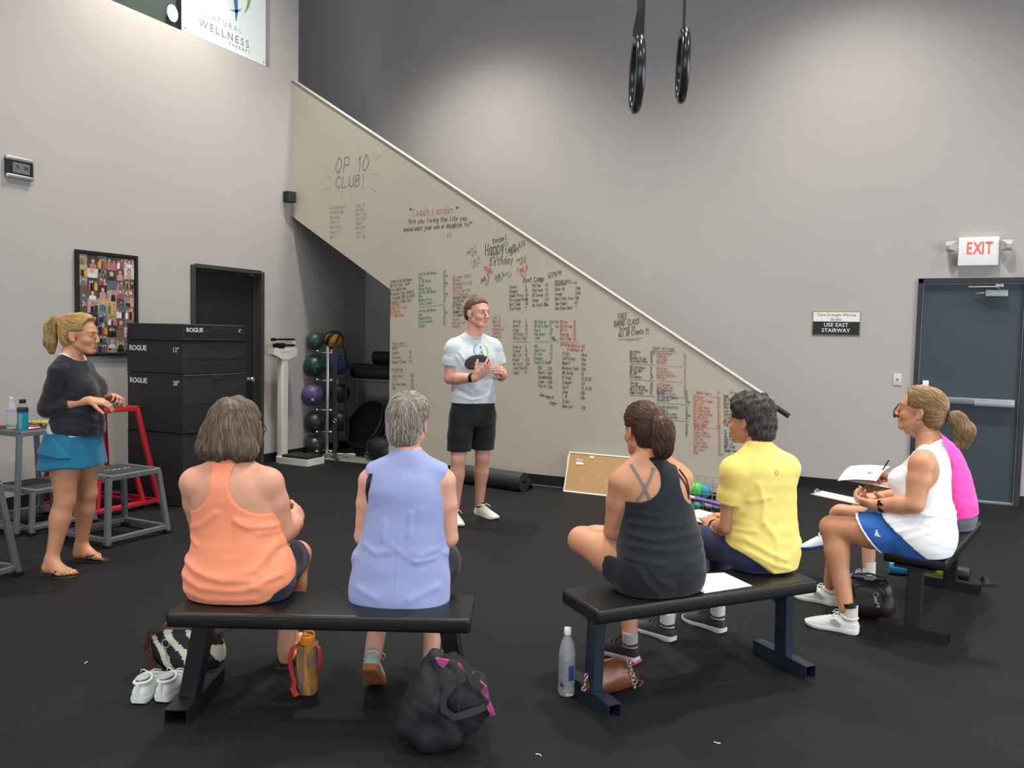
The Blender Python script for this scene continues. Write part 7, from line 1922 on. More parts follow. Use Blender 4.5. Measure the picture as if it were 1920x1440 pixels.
# ---------------------------------------------------------------- standing man
p = Person((-3.2, 5.93), (.74, -.67), 'standing man in pale grey T-shirt and black shorts, hands raised, speaking to the group', 'rosy')
T = p.torso([(.035, -.03, .80, .13, .09, .09), (.035, -.03, .88, .168, .11, .115), (.035, -.03, .96, .170, .115, .115), (.036, -.03, 1.06, .162, .115, .10), (.038, -.025, 1.17, .168, .115, .10), (.04, -.02, 1.28, .185, .12, .11), (.042, -.02, 1.37, .190, .12, .115), (.042, -.025, 1.43, .178, .10, .105), (.043, -.03, 1.475, .145, .08, .088), (.045, -.03, 1.515, .095, .065, .07), (.045, -.025, 1.56, .058, .055, .058)])
p.nb0 = A3((.045, -.025, 1.545)); p.trap((.212, -.03, 1.44), (-.135, -.03, 1.45), .02, .045)
p.arm((.212, -.03, 1.425), (.243, -.02, 1.19), (.10, .205, 1.205), (.064, .056, .050, .031))
p.arm((-.135, -.03, 1.435), (-.205, -.02, 1.215), (-.125, .19, 1.235), (.064, .056, .050, .031))
p.hand((.10, .205, 1.205), (-.62, .42, .62), (-.55, -.2, .75), 1, curl=(.25, .25, .3, .35), thumb=(.5, .2), s=1.08, spread=.10)
p.hand((-.125, .19, 1.235), (.28, .80, .35), (.85, -.1, .1), 1, curl=(.8, .95, 1.0, 1.05), thumb=(.7, .55), s=1.05)
p.leg((.13, -.03, .90), (.172, .02, .525), (.178, -.035, .10), (.092, .064, .058, .038))
p.leg((-.065, -.05, .90), (-.064, -.05, .53), (-.092, -.185, .10), (.092, .064, .058, .038))
p.head((.030, .02, 1.722), (-.42, .905, -.03), (0, .02, 1), 1.04, (1, 1), (.045, -.02, 1.545), .060, False)
p.body()
M_GT = cloth('grey_tee', 'c3cbd0', .85, .07, 480, .03, 6)
st = [(.035, -.03, .97, .196, .135, .138), (.035, -.03, 1.03, .192, .135, .130), (.036, -.03, 1.12, .182, .133, .118), (.038, -.025, 1.2, .182, .13, .113), (.04, -.02, 1.29, .195, .132, .118), (.042, -.02, 1.37, .198, .13, .122), (.042, -.025, 1.43, .186, .108, .113), (.043, -.03, 1.475, .153, .088, .096), (.045, -.03, 1.515, .102, .073, .078), (.045, -.025, 1.555, .068, .064, .067)]
G = torso_field(Loft([((x, y, z), (1, 0, 0), w_, a, b) for x, y, z, w_, a, b in st], None, 2.35), 0)
arms = (((.212, -.03, 1.425), (.243, -.02, 1.19)), ((-.135, -.03, 1.435), (-.205, -.02, 1.215)))
for a, b in arms: a = A3(a); b = A3(b); G.ell(a, (.074, .074, .072), None, .03); G.chain([a, a*.6+b*.4, a*.36+b*.64], [.072, .071, .073], .03)
p.trap_cloth(G, (.212, -.03, 1.44), (-.135, -.03, 1.45), .008, .02, .045, .9)
fo = folds([([(.19, 1.40), (.15, 1.33), (.16, 1.27)], .008, .012, 1), ([(.215, 1.37), (.17, 1.29)], .007, .011, 1), ([(-.10, 1.36), (-.12, 1.28)], .007, .012, 1), ([(.18, 1.12), (.10, 1.08)], .008, .014, 1), ([(.2, 1.06), (.10, 1.02), (.02, 1.03)], .007, .013, 1), ([(-.12, 1.10), (-.05, 1.05)], .007, .014, 1), ([(.16, 1.17), (.09, 1.15)], .007, .013, 1)], .003, 81)
g = p.garment('t_shirt', G, M_GT, .0068, [sleeve_cut(arms, .142, G.P[0][1]), scut((.045, .0, 1.585), (.070, .095, .058)), zcut(lambda P: .985+0*P[:, 0])], fo)
mb = MB(); mb.tube([V((.045+.068*math.cos(a), -.022+.072*math.sin(a), 1.543-.020*math.sin(a))) for a in [2*PI*k/28 for k in range(28)]], .005, 8, cyc=True); mb.obj('neckband', M_GT, g)
# printed swirl on the chest, laid on the cloth
bv = BVHTree.FromPolygons([v.co for v in g.data.vertices], [tuple(q.vertices) for q in g.data.polygons])
mb = MB(); swirl_logo(mb, 0, 0, .115, 0)
for v in mb.bm.verts:
    x, z = v.co.y*1.15, v.co.z; h_ = bv.ray_cast(V((.015-x, .6, 1.395+z)), V((0, -1, 0)))
    v.co = (h_[0]+V((0, .0025, 0))) if h_[0] is not None else V((.015-x, .12, 1.395+z))
mb.obj('swirl_print', [mat('print_green', '7cc04a', .7), mat('print_teal', '3f9fb5', .7), mat('print_blue', '2f74b5', .7)], g, smooth=0, recalc=False)
G2 = Field().loft(Loft([((.035, -.03, .80), (1, 0, 0), .16, .125, .12), ((.035, -.03, .88), (1, 0, 0), .186, .13, .132), ((.035, -.03, 1.02), (1, 0, 0), .180, .13, .128)], None, 2.3), .03)
G2.chain([(.13, -.025, .88), (.150, -.01, .72), (.162, .005, .57)], [.112, .102, .098], .02, 0); G2.chain([(-.062, -.045, .88), (-.066, -.045, .72), (-.066, -.045, .57)], [.112, .100, .096], .02, 0)
p.garment('shorts', G2, cloth('black_shorts_m', '191a1e', .8), .0072, [lambda P: P[:, 2]-1.0, zcut(lambda P: .592-.0*P[:, 0])], folds([], .0045, 83, 16, (1, 1, .5)))
p.face('6a7a80', '7a5a42', 'b06a62')
lc = locs(p); Ru = p.H[0]; wh = p.P(.0, -.06, .12)
def dm(P):
    d = P-wh; n_ = np.linalg.norm(d)+1e-6; return d/n_-Ru[:, 2]*min(n_*5, .8)
def cutm(P):
    L_ = lc(P); f = np.minimum(L_[:, 1]-.006-np.clip(L_[:, 2]-.062, 0, .06)*2.2, .135-L_[:, 2]); ear = np.minimum(.036-L_[:, 2], L_[:, 1]+.020); return np.maximum(np.maximum(f, -.062-L_[:, 2]), ear)
short_hair(p, [((0, -.022, .046), (.0775, .0955, .0855)), ((0, -.066, -.005), (.066, .050, .064)), ((0, .02, .046), (.0715, .0725, .075))], [cutm], dm, mat('hair_sandy', '6e5540', .5, attr='tint', spec=.35), 84, 1500, .018, .0012, (.1, 1.4), .0008, dk=.8)
wristband(p, (.118, .178, 1.203), (-.5, .75, .1), M_BLACK, .036, .03)
M_CRM = cloth('cream_trainer', 'cfcdbe', .75); M_CSO = mat('sole_pale', 'd9d9d0', .5)
sk_ = (cloth('dark_ankle_sock', '2d2d2f', .9), .105)
shoe(p.root, (.178, -.085, 0), -.12, 0, None, M_CRM, M_CSO, M_LACEW, .295, .105, None, 'shoe', None, sk_)
shoe(p.root, (-.082, -.235, 0), .30, 0, None, M_CRM, M_CSO, M_LACEW, .295, .105, None, 'shoe', None, sk_)
# the dark cap he holds against his chest
t = empty('cap', p.root.location, p.rz, 'dark grey cap held against the chest by the standing man in grey', 'cap')
t.location = V((-3.2, 5.93, 0))
cc = V((.055, .128, 1.290)); Rc = frame((.25, .25, .9), (.3, .95, -.2)); rings = []
for j in range(2):
    rings.append([cc+Rc @ V((x, y, (.012 if j else 0)-.9*x*x)) for x, y in [(-.105, -.02), (-.108, .03), (-.085, .075), (-.042, .10), (0, .107), (.042, .10), (.085, .075), (.108, .03), (.105, -.02), (.06, .03), (0, .050), (-.06, .03)]])
mb = MB(); mb.loft(rings, True, True); mb.obj('brim', mat('cap_grey', '4b4a4f', .8), t, smooth=50)
mb = MB(); mb.ball(cc+Rc @ V((-.05, .01, -.012)), (.05, .03, .025), 20, 12, Rc); mb.obj('crown', mat('cap_grey', '4b4a4f', .8), t, smooth=180)
# ---------------------------------------------------------------- standing blonde woman at the left
p = Person((-4.78, 3.40), (.88, .42), 'standing blonde woman in black sweater and teal skirt with flip-flops, at the left', 'tan')
T = p.torso([(.0, .02, .74, .13, .10, .11), (.0, .02, .82, .170, .115, .135), (.0, .025, .90, .165, .12, .125), (.0, .035, .99, .145, .12, .11), (.0, .04, 1.08, .14, .12, .11), (0, .04, 1.16, .15, .125, .11), (0, .035, 1.23, .155, .115, .108), (0, .025, 1.285, .142, .09, .095), (0, .018, 1.325, .108, .068, .075), (0, .018, 1.355, .065, .055, .058), (0, .022, 1.385, .046, .046, .048)])
p.nb0 = A3((0, .022, 1.37)); p.trap((.145, .02, 1.275), (-.145, .02, 1.28))
p.F.ell((-.07, .125, 1.155), (.062, .06, .062), None, .03).ell((.07, .125, 1.155), (.062, .06, .062), None, .03)
p.arm((.148, .02, 1.265), (.165, -.045, 1.04), (.105, .18, 1.092), (.050, .046, .040, .026))
p.arm((-.148, .02, 1.27), (-.18, -.01, 1.05), (-.06, .205, 1.085), (.050, .046, .040, .026))
p.hand((.105, .18, 1.092), (-.30, .93, -.12), (-.35, -.1, -.9), -1, curl=(.45, .5, .55, .6), thumb=(.35, .3), s=.97)
p.hand((-.06, .205, 1.085), (.28, .88, .30), (.5, .25, -.75), 1, curl=(.75, .8, .85, .9), thumb=(.6, .5), s=.97)
p.leg((.09, .02, .82), (.110, .025, .46), (.165, -.030, .10), (.094, .064, .056, .036)); p.leg((-.09, .02, .82), (-.115, .045, .465), (-.165, -.025, .10), (.094, .064, .056, .036))
fm = (mat('flipflop_brown', '3a2620', .7), mat('strap_dark', '241d1a', .6), mat('dark_polish', '4a1f35', .25))
barefoot(p, (.165, -.082, 0), -.26, (.165, -.030, .10), fm); barefoot(p, (-.168, -.075, 0), -.12, (-.165, -.025, .10), fm)
p.head((.0, .072, 1.487), (-.02, .99, -.04), (0, .03, 1), 1.03, (1, 1), (0, .025, 1.37), .048)
p.body()
M_SW2 = cloth('black_sweater', '22252b', .9, .15, 380, .06, 8, .25)
st = [(.0, .03, .86, .178, .165, .14), (.0, .035, .90, .180, .168, .142), (.0, .04, .97, .170, .158, .132), (.0, .045, 1.06, .160, .150, .124), (0, .045, 1.14, .163, .150, .120), (0, .038, 1.22, .166, .132, .117), (0, .026, 1.285, .152, .098, .103), (0, .019, 1.325, .118, .076, .083), (0, .018, 1.35, .085, .065, .07)]
G = torso_field(Loft([((x, y, z), (1, 0, 0), w_, a, b) for x, y, z, w_, a, b in st], None, 2.3), 0)
G.ell((-.07, .130, 1.155), (.070, .068, .07), None, .04).ell((.07, .130, 1.155), (.070, .068, .07), None, .04); p.trap_cloth(G, (.148, .02, 1.275), (-.148, .02, 1.28), .009, wide=.95)
SF = Field(); cps = []
for i, (sh, el, wr) in enumerate((((.148, .02, 1.265), (.165, -.045, 1.04), (.105, .18, 1.092)), ((-.148, .02, 1.27), (-.18, -.01, 1.05), (-.06, .205, 1.085)))):
    sh = A3(sh); el = A3(el); wr = A3(wr); SF = Field(); SF.ell(sh, (.060, .060, .060), None, .03); SF.chain([sh, sh*.5+el*.5, el, el*.35+wr*.65], [.060, .057, .056, .048], .014); cps.append((SF, [lambda P, el=el, d=nrm(wr-el), sh=sh: np.where(np.abs((P-el) @ d) < .3, np.where(P[:, 2] < 1.13, (P-el) @ d-.125, -1.), -1.)], folds([], .004, 92, 30)))
hem = zcut(lambda P: .885+np.clip(-(P[:, 1]-.0), -.2, .3)*.12)
garment_multi(p, 'sweater', cps+[(G, [scut((0, .035, 1.385), (.098, .108, .064)), hem], folds([([(.16, 1.12), (.12, 1.05)], .006, .014, 0), ([(.15, 1.02), (.05, .96), (-.05, .95)], .007, .016, 1), ([(.1, .93), (-.02, .91)], .006, .014, 1)], .004, 91, 20))], M_SW2, .0062)
M_PW = cloth('pale_tank', 'c9d6de', .85)
st2 = [(.0, .03, .80, .180, .148, .145), (.0, .03, .90, .177, .146, .143), (.0, .035, .98, .160, .14, .125)]
p.garment('undershirt_hem', torso_field(Loft([((x, y, z), (1, 0, 0), w_, a, b) for x, y, z, w_, a, b in st2], None, 2.3), 0), M_PW, .0068, [zcut(lambda P: .845+np.clip(P[:, 1]+.05, 0, .3)*.10), lambda P: P[:, 2]-.95], None)
GT = torso_field(Loft([((x, y, z), (1, 0, 0), w_, a, b) for x, y, z, w_, a, b in st[5:]]+[((0, .02, 1.37), (1, 0, 0), .075, .062, .066)], None, 2.3), -.002); p.trap_cloth(GT, (.145, .02, 1.275), (-.145, .02, 1.28), .006, wide=.7)
p.garment('undershirt_neck', GT, M_PW, .0055, [scut((0, .055, 1.388), (.090, .112, .066)), lambda P: -scut((0, .035, 1.385), (.098, .108, .064))(P)-.007], None)
M_TL = cloth('teal_skirt', '1d6c8c', .75, .08, 400, .04, 5)
for nm, st3, hh in (('skirt', [(.0, .02, .62, .235, .185, .195), (.0, .022, .70, .220, .172, .185), (.0, .025, .78, .202, .158, .170), (.0, .028, .86, .182, .146, .150), (.0, .03, .92, .172, .142, .140)], .655), ('skirt_tier', [(.0, .015, .70, .232, .170, .200), (.0, .02, .76, .216, .160, .182), (.0, .025, .82, .198, .15, .162), (.0, .03, .875, .182, .143, .147)], .745)):
    tier = nm != 'skirt'
    hemf = zcut((lambda P: .752-np.clip(P[:, 1]-.0, -.3, .3)*.12+.008*np.sin(P[:, 0]*22)) if tier else (lambda P: .665+.008*np.sin(P[:, 1]*26)-np.clip(-P[:, 1], -.2, .2)*.05))
    cs = [hemf]+([lambda P: P[:, 1]-.02-(.84-P[:, 2])*.9] if tier else [])
    p.garment(nm, torso_field(Loft([((x, y, z), (1, 0, 0), w_, a, b) for x, y, z, w_, a, b in st3], None, 2.2), .004 if tier else 0), M_TL, .0066, cs, lambda P: .006*np.sin(np.arctan2(P[:, 1]-.02, P[:, 0])*9)*np.clip((.86-P[:, 2])/.2, 0, 1)+.002*snoise(P, 30, 93))
p.face('5a6a70', '8f7048', 'bf7a72')
lc = locs(p); Ru = p.H[0]; tie = p.P(.0, -.118, .088)
def dtie(P): d = tie-P; return d/(np.linalg.norm(d)+1e-6)
def cutl(P):
    L_ = lc(P); f = np.minimum(L_[:, 1]-.050-np.clip(L_[:, 2]-.07, 0, .06)*.4, .112-L_[:, 2]); ear = np.minimum(.030-L_[:, 2], L_[:, 1]+.018); return np.maximum(np.maximum(f, -.070-L_[:, 2]), ear)
HB = Field(); q = p.P
for c, r in (((0, -.022, .047), (.083, .101, .092)), ((0, -.066, -.005), (.070, .052, .066)), ((0, -.05, -.045), (.05, .042, .035)), ((0, .02, .075), (.078, .072, .064)), ((0, -.07, .07), (.06, .055, .05))): HB.ell(q(*c), A3(r)*p.hs, Ru, .025)
v1 = build(HB, .0055, [cutl], None, lambda P: .002*snoise(P, 150, 95))
HP = Field(); HP.chain([q(0, -.118, .088), q(0, -.148, .082), q(.0, -.172, .035), q(.01, -.175, -.05), q(.01, -.165, -.10)], [.018, .030, .040, .034, .016], .02)
v2 = build(HP, .0055, None, None, lambda P: .004*snoise(P, 90, 96, (1.5, 1.5, .5)))
sA = hair_strands(v1[0], v1[1], dtie, 1100, .08, 97, .0014, .0016, .001); sB = hair_strands(v2[0], v2[1], lambda P: Ru @ A3((0, -.5 if (P-q(0, -.13, .07)) @ Ru[:, 2] > 0 else .05, -.8)), 650, .11, 98, .0015, .003, .003)
sC = hair_strands(v1[0], v1[1], dtie, 300, .09, 99, .0013, .0026, .001); sC = (sC[0], sC[1], sC[2]*1.6)
vs, qs = merge([v1, v2]); hair_obj('hair', p.root, (0, 0, 0), vs, qs, [sA, sB, sC], mat('hair_blonde', 'a98a55', .42, attr='tint', spec=.45), 100, .8)
mb = MB(); mb.tube([tie+A3(Ru @ A3((.017*math.cos(a), -.006, .017*math.sin(a)))) for a in [2*PI*k/16 for k in range(16)]], .008, 8, cyc=True); mb.obj('hair_tie', mat('coral_tie', 'd8463f', .7), p.root)
# ================================================================== things on the floor and in hands
RV = V((math.cos(YAW), -math.sin(YAW), 0)); DV = V((math.sin(YAW), math.cos(YAW), 0))      # two handy horizontal directions
M_PAPER = mat('paper', 'f1f1ef', .7); M_INK = mat('ink', '33343a', .7)
# pair of white sneakers
M_WSN = cloth('white_sneaker', 'd5dcda', .75); M_WSS = mat('sneaker_sole', 'dfe3e0', .5)
for (x, y), a, lb in (((-2.792, 2.272), .42, 'left white sneaker of the empty pair beside the front bench leg'), ((-2.722, 2.327), .30, 'right white sneaker of the empty pair, against the striped handbag')):
    t = empty('sneaker', (x, y, 0), a, lb, 'shoe', 'empty pair of white sneakers')
    u_ = shoe(t, (0, 0, 0), 0, 0, None, M_WSN, M_WSS, M_LACEW, .265, .10, None, 'upper')
    mb = MB(); mb.ball((0, .05, .098), (.027, .042, .006), 18, 8); mb.obj('insole', mat('lining_grey', 'a9aeab', .9), u_, smooth=180)
    mb = MB(); mb.box((0, -.001, .050), (.012, .004, .07), rotm(x=.06), .002, 1); mb.obj('heel_tab', M_WSS, u_)
# striped handbag
t = empty('handbag', (-2.875, 2.60, 0), .25, 'brown, black and cream striped handbag with ring straps behind the front bench leg', 'handbag')
M_LBR = mat('brown_leather', '43281f', .45, bump=.1, bscale=60); M_CRE = mat('cream_canvas', 'cfcbb4', .7); M_DKB = mat('dark_canvas', '1b1a1c', .7)
HBF = Field(); HBF.ell((0, 0, .11), (.165, .085, .12), None, .03).ell((.03, .0, .10), (.15, .09, .10), None, .04).ell((-.02, -.01, .17), (.13, .05, .06), None, .04)
vs, qs = build(HBF, .009, [lambda P: .002-P[:, 2]], None, lambda P: .005*snoise(P, 28, 3))
me = mesh_np('bag_body', vs, qs); o = link_mesh('bag_body', me, [M_DKB, M_CRE, M_LBR], t, 60)
for f in me.polygons:
    c = f.center; s_ = math.sin(c.x*52+c.z*48+.9*math.sin(c.z*40)); f.material_index = 2 if c.z < .045 else (1 if s_ > .25 else 0)
mb = MB(); mb.strap([(-.17, -.05, .10), (-.13, -.08, .19), (-.05, -.085, .235), (.05, -.07, .24), (.13, -.03, .21), (.16, .0, .13)], [(0, -1, .3)]*6, .026, .005); mb.obj('shoulder_strap', M_LBR, t)
mb = MB(); mb.strap([(.10, -.03, .20), (.14, .0, .27), (.19, .03, .26), (.19, .03, .2), (.15, .02, .17)], [(0, -1, .2)]*5, .022, .005); mb.obj('shoulder_strap', M_LBR, t)
mb = MB(); mb.strap([(-.16, -.06, .10), (-.10, -.095, .05), (-.05, -.10, .012)], [(-.3, -1, .2)]*3, .035, .005); mb.obj('leather_trim', M_LBR, t)
for c in ((-.035, -.097, .165), (.17, .02, .275)):
    mb = MB(); mb.tube([(c[0]+.018*math.cos(a), c[1]-.004, c[2]+.018*math.sin(a)) for a in [2*PI*k/16 for k in range(16)]], .003, 6, cyc=True); mb.obj('ring', M_CHR, t)
mb = MB(); mb.tube([(-.035, -.10, .148), (-.03, -.102, .10)], .003, 6); mb.ball((-.03, -.102, .095), .006, 8, 6); mb.obj('clasp', M_CHR, t)
# bottle in a printed sleeve
t = empty('bottle_sleeve', (-2.265, 2.70, 0), .35, 'bottle with orange lid in a printed sleeve with red strap, under the front bench', 'bottle')
m_ = mat('sleeve_print', '8a7a66', .8); nt = m_.node_tree; b_ = nt.nodes['Principled BSDF']
tc = nt.nodes.new('ShaderNodeTexCoord'); mp = nt.nodes.new('ShaderNodeMapping'); mp.inputs['Scale'].default_value = (60, 60, 9); nz = nt.nodes.new('ShaderNodeTexNoise'); nz.inputs['Scale'].default_value = 1; nz.inputs['Detail'].default_value = 5
cr = nt.nodes.new('ShaderNodeValToRGB'); E_ = cr.color_ramp.elements
for i, (ps, cl) in enumerate(((.25, '3d3438'), (.40, '6d6a78'), (.50, '8f6b3c'), (.60, 'c9842f'), (.72, 'a79a85'))):
    e = E_[i] if i < 2 else E_.new(ps); e.position = ps; e.color = lin(cl)
nt.links.new(tc.outputs['Object'], mp.inputs[0]); nt.links.new(mp.outputs[0], nz.inputs['Vector']); nt.links.new(nz.outputs['Fac'], cr.inputs[0]); nt.links.new(cr.outputs[0], b_.inputs['Base Color'])
mb = MB(); rs = []
for z, s_ in ((.0, .9), (.006, 1), (.08, 1.03), (.16, 1.02), (.214, .98)): rs.append([(.043*s_*math.copysign(abs(math.cos(a))**.6, math.cos(a)), .040*s_*math.copysign(abs(math.sin(a))**.6, math.sin(a)), z) for a in [2*PI*k/24 for k in range(24)]])
mb.loft(rs, True, True); mb.obj('sleeve', m_, t, smooth=50)
M_ORL = mat('orange_lid', 'e88c1c', .4)
mb = MB(); mb.lathe([(.029, .20), (.031, .205), (.031, .243), (.029, .248), (.024, .25), (.024, .244), (.001, .244)], 24); ld = mb.obj('lid', M_ORL, t, smooth=40)
mb = MB(); mb.box((0, -.006, .25), (.04, .012, .012), bev=.003, seg=1); mb.tube([(-.026, .012, .247), (-.02, .016, .26), (.0, .018, .262), (.02, .016, .26), (.026, .012, .247)], .004, 8); mb.obj('carry_loop', M_ORL, ld)
M_RDS = mat('red_strap', 'cf3f33', .75)
mb = MB(); mb.strap([(-.036, -.02, .21), (-.055, -.03, .20), (-.066, -.035, .15), (-.058, -.035, .10), (-.040, -.044, .06), (-.045, -.05, .03), (-.025, -.055, .004)], [(-.5, -1, 0)]*7, [.02, .024, .026, .022, .022, .034, .034], .003); mb.obj('strap', M_RDS, t)
mb = MB(); mb.strap([(.034, 0, .212), (.056, -.01, .20), (.064, -.015, .14), (.054, -.01, .10), (.044, -.005, .085)], [(1, -.4, .1)]*5, .014, .003); mb.obj('strap', M_RDS, t)
# slumped black tote
t = empty('tote_bag', (-1.547, 2.50, 0), 0, 'slumped black tote bag with purple-pink lining beside the front bench', 'bag')
PO = [(.033, .371), (.12, .346), (.212, .278), (.252, .16), (.183, .092), (.097, .036), (.012, .004), (-.095, .072), (-.032, .193)]
TF = Field()
c0 = np.mean(PO, 0)
def wq(u, z, d=0): return A3(RV*u+DV*d)+A3((0, 0, z))
class PolyPrim: pass
# body: union of padded cones following the fabric planes
TF.cone(wq(-.06, .085, .05), wq(.02, .33, .07), .045, .028, .05).cone(wq(.02, .33, .07), wq(.19, .25, .08), .026, .030, .05).cone(wq(.01, .05, .04), wq(.10, .22, .06), .055, .07, .06).cone(wq(.09, .07, .05), wq(.18, .20, .07), .055, .055, .06).cone(wq(-.06, .085, .05), wq(.02, .04, .03), .04, .04, .05).cone(wq(.17, .12, .06), wq(.215, .16, .06), .04, .025, .05).cone(wq(.02, .2, .06), wq(.12, .2, .06), .07, .07, .05).cone(wq(.02, .04, .03), wq(.10, .06, .04), .04, .045, .05).cone(wq(-.03, .15, .06), wq(.02, .25, .06), .05, .05, .05)
tf = lambda P: .012*snoise(P, 13, 8)+.007*np.exp(-(((P @ A3(RV))-.02-.35*(P[:, 2]-.1))/.02)**2)-.010*np.exp(-(((P @ A3(RV))-.07-.5*(.2-P[:, 2]))/.018)**2)+.003*snoise(P, 60, 9)
vs, qs = build(TF, .0075, [lambda P: .002-P[:, 2]], None, tf)
me = mesh_np('bag_body', vs, qs); link_mesh('bag_body', me, mat('black_nylon', '17191d', .68, bump=.12, bscale=90, var=.1, vscale=12), t, 180)
M_LIN = mat('lining_magenta', '9a3f74', .6, var=.35, vscale=60)
for q in (((.035, .360), (.085, .352), (.065, .325), (.048, .335)), ((.20, .278), (.225, .255), (.235, .205), (.205, .235)), ((.238, .20), (.258, .150), (.245, .148), (.225, .18)), ((.12, .345), (.175, .305), (.165, .298), (.115, .335))):
    mb = MB(); mb.loft([[wq(u, z, d) for u, z in q] for d in (.0, .016)]); mb.obj('lining_edge', M_LIN, t, smooth=0)
M_HND = mat('black_webbing', '26282b', .8)
mb = MB(); mb.strap([wq(.20, .287, .03), wq(.15, .30, -.01), (wq(.105, .28, -.035)), wq(.07, .23, -.04), wq(.072, .185, -.04), wq(.11, .16, -.04), wq(.17, .172, -.025), wq(.245, .185, .02)], [tuple(-DV+V((0, 0, .2)))]*8, .026, .003); mb.obj('handle', M_HND, t)
mb = MB(); mb.strap([wq(.06, .345, .04), wq(.10, .365, .03), wq(.15, .335, .0), wq(.175, .28, -.02), wq(.21, .255, -.01)], [tuple(-DV+V((0, 0, .4)))]*5, .024, .003); mb.obj('handle', M_HND, t)
mb = MB(); mb.strap([wq(.125, .305, -.03), wq(.128, .25, -.045), wq(.126, .185, -.045)], [tuple(-DV)]*3, .006, .003); mb.obj('cord', M_HND, t)
# big clear water bottle
bw = bottle('water_bottle', (-1.275, 3.215, 0), [(.001, .004), (.02, .0), (.033, .004), (.036, .012), (.0365, .03), (.035, .04), (.0365, .05), (.0365, .165), (.0355, .19), (.030, .222), (.020, .248), (.0145, .258), (.0135, .275)], M_PET, 'tall clear water bottle with white cap standing by the second bench', 'bottle', [(.0155, .268), (.016, .27), (.016, .293), (.0145, .296), (.001, .296)], M_WHITE, [(.001, .006), (.031, .007), (.0345, .014), (.0352, .03), (.0340, .04), (.0352, .05), (.0352, .160), (.001, .160)], mat('still_water', 'eef6fa', .02, trans=1, ior=1.33))
M_BLB = mat('label_blue', '1f3a8f', .5)
for a0, a1, z0, z1 in ((2.6, 3.5, .125, .185), (5.3, 6.0, .075, .14), (2.7, 3.3, .035, .05)):
    mb = MB(); n_ = 8; P1 = [(.0372*math.cos(a0+(a1-a0)*k/n_), .0372*math.sin(a0+(a1-a0)*k/n_)) for k in range(n_+1)]
    mb.loft([[(x*s_, y*s_, z) for x, y in P1]+[(x*s_*.985, y*s_*.985, z) for x, y in P1[::-1]] for z, s_ in ((z0, 1), (z1, 1))]); mb.obj('label', M_BLB, bw, smooth=0)
mb = MB(); mb.lathe([(.0085, 0), (.0085, .0008), (.0055, .0008), (.0055, 0)], 16, (.0372*math.cos(4.55), .0372*math.sin(4.55), .055), frame((0, 0, 1), (math.cos(4.55), math.sin(4.55), 0))); mb.obj('round_mark', M_BLB, bw)
# tan handbag with a chain
t = empty('handbag', (-1.125, 3.325, 0), 1.15, 'shiny tan leather handbag with ring chain behind the second bench leg', 'handbag')
M_TAN = mat('tan_leather', '6b3f26', .32, bump=.12, bscale=50, var=.12, vscale=20)
HB2 = Field(); HB2.cone((-.09, 0, .06), (.085, -.005, .055), .055, .056, .04).cone((-.085, .01, .11), (.07, .01, .10), .030, .032, .05)
vs, qs = build(HB2, .007, [lambda P: .002-P[:, 2]], None, lambda P: .005*snoise(P, 30, 5)); link_mesh('bag_body', mesh_np('bag_body', vs, qs), M_TAN, t, 180)
mb = MB(); mb.tube([(-.10, .01, .137), (.0, .012, .139), (.08, .01, .128)], .004, 6); mb.obj('zip_edge', mat('pale_piping', 'b58a66', .4), t)
for k in range(6):
    mb = MB(); c = V((.075+.004*k, -.055-.003*k, .135-.018*k)); R = rotm(z=.5*k, x=.9*(k % 2))
    mb.tube([c+R @ V((.011*math.cos(a), 0, .011*math.sin(a))) for a in [2*PI*q/14 for q in range(14)]], .0024, 6, cyc=True); mb.obj('chain_ring', M_CHR, t)
for k in range(4):
    mb = MB(); c = V((-.155, -.02+.004*k, .12-.020*k)); R = rotm(z=.5*k, x=.9*(k % 2))
    mb.tube([c+R @ V((.010*math.cos(a), 0, .010*math.sin(a))) for a in [2*PI*q/14 for q in range(14)]], .0022, 6, cyc=True); mb.obj('chain_ring', M_CHR, t)
mb = MB(); mb.strap([(.08, -.03, .02), (.13, -.04, .012), (.19, -.01, .008), (.26, .06, .01), (.22, .10, .02), (.12, .11, .03), (.10, .08, .035), (.16, .03, .012), (.20, -.03, .006), (.14, -.06, .006)], [(0, -.5, 1), (0, -.5, 1), (.2, -.8, .6), (.7, .2, .6), (.3, .8, .5), (-.5, .5, .7), (-.5, -.2, 1), (0, -.3, 1), (0, -.2, 1), (0, 0, 1)], .012, .0035); mb.obj('shoulder_strap', mat('strap_brown', '5d3524', .45), t)
mb = MB(); mb.box((.115, -.055, .010), (.02, .012, .010), rotm(z=.4), .003, 1); mb.obj('buckle', M_CHR, t)
# dark bag under the right bench
t = empty('handbag', (-.155, 4.97, 0), .15, 'dark brown handbag with chrome chain under the right bench', 'handbag')
M_DKP = mat('dark_brown_leather', '2c2224', .38, bump=.1, bscale=60)
D_ = Field(); D_.cone((-.075, 0, .075), (.075, 0, .075), .075, .072, .04).cone((-.07, 0, .165), (.07, 0, .165), .060, .058, .05)
vs, qs = build(D_, .008, [lambda P: .002-P[:, 2]], None, lambda P: .004*snoise(P, 30, 6)); link_mesh('bag_body', mesh_np('bag_body', vs, qs), M_DKP, t, 180)
mb = MB(); mb.tube([V((.085*math.cos(a)-.01, -.066-.008*math.sin(a), .135+.075*math.sin(a))) for a in [2*PI*q/24 for q in range(24)]], .004, 6, cyc=True); mb.obj('seam_piping', mat('dark_piping', '18181b', .4), t)
mb = MB(); mb.strap([(-.09, 0, .17), (-.085, 0, .235), (0, -.01, .252), (.085, 0, .235), (.10, 0, .17)], [(0, 0, 1)]*5, .03, .006); mb.obj('handle', mat('dark_piping', '18181b', .4), t)
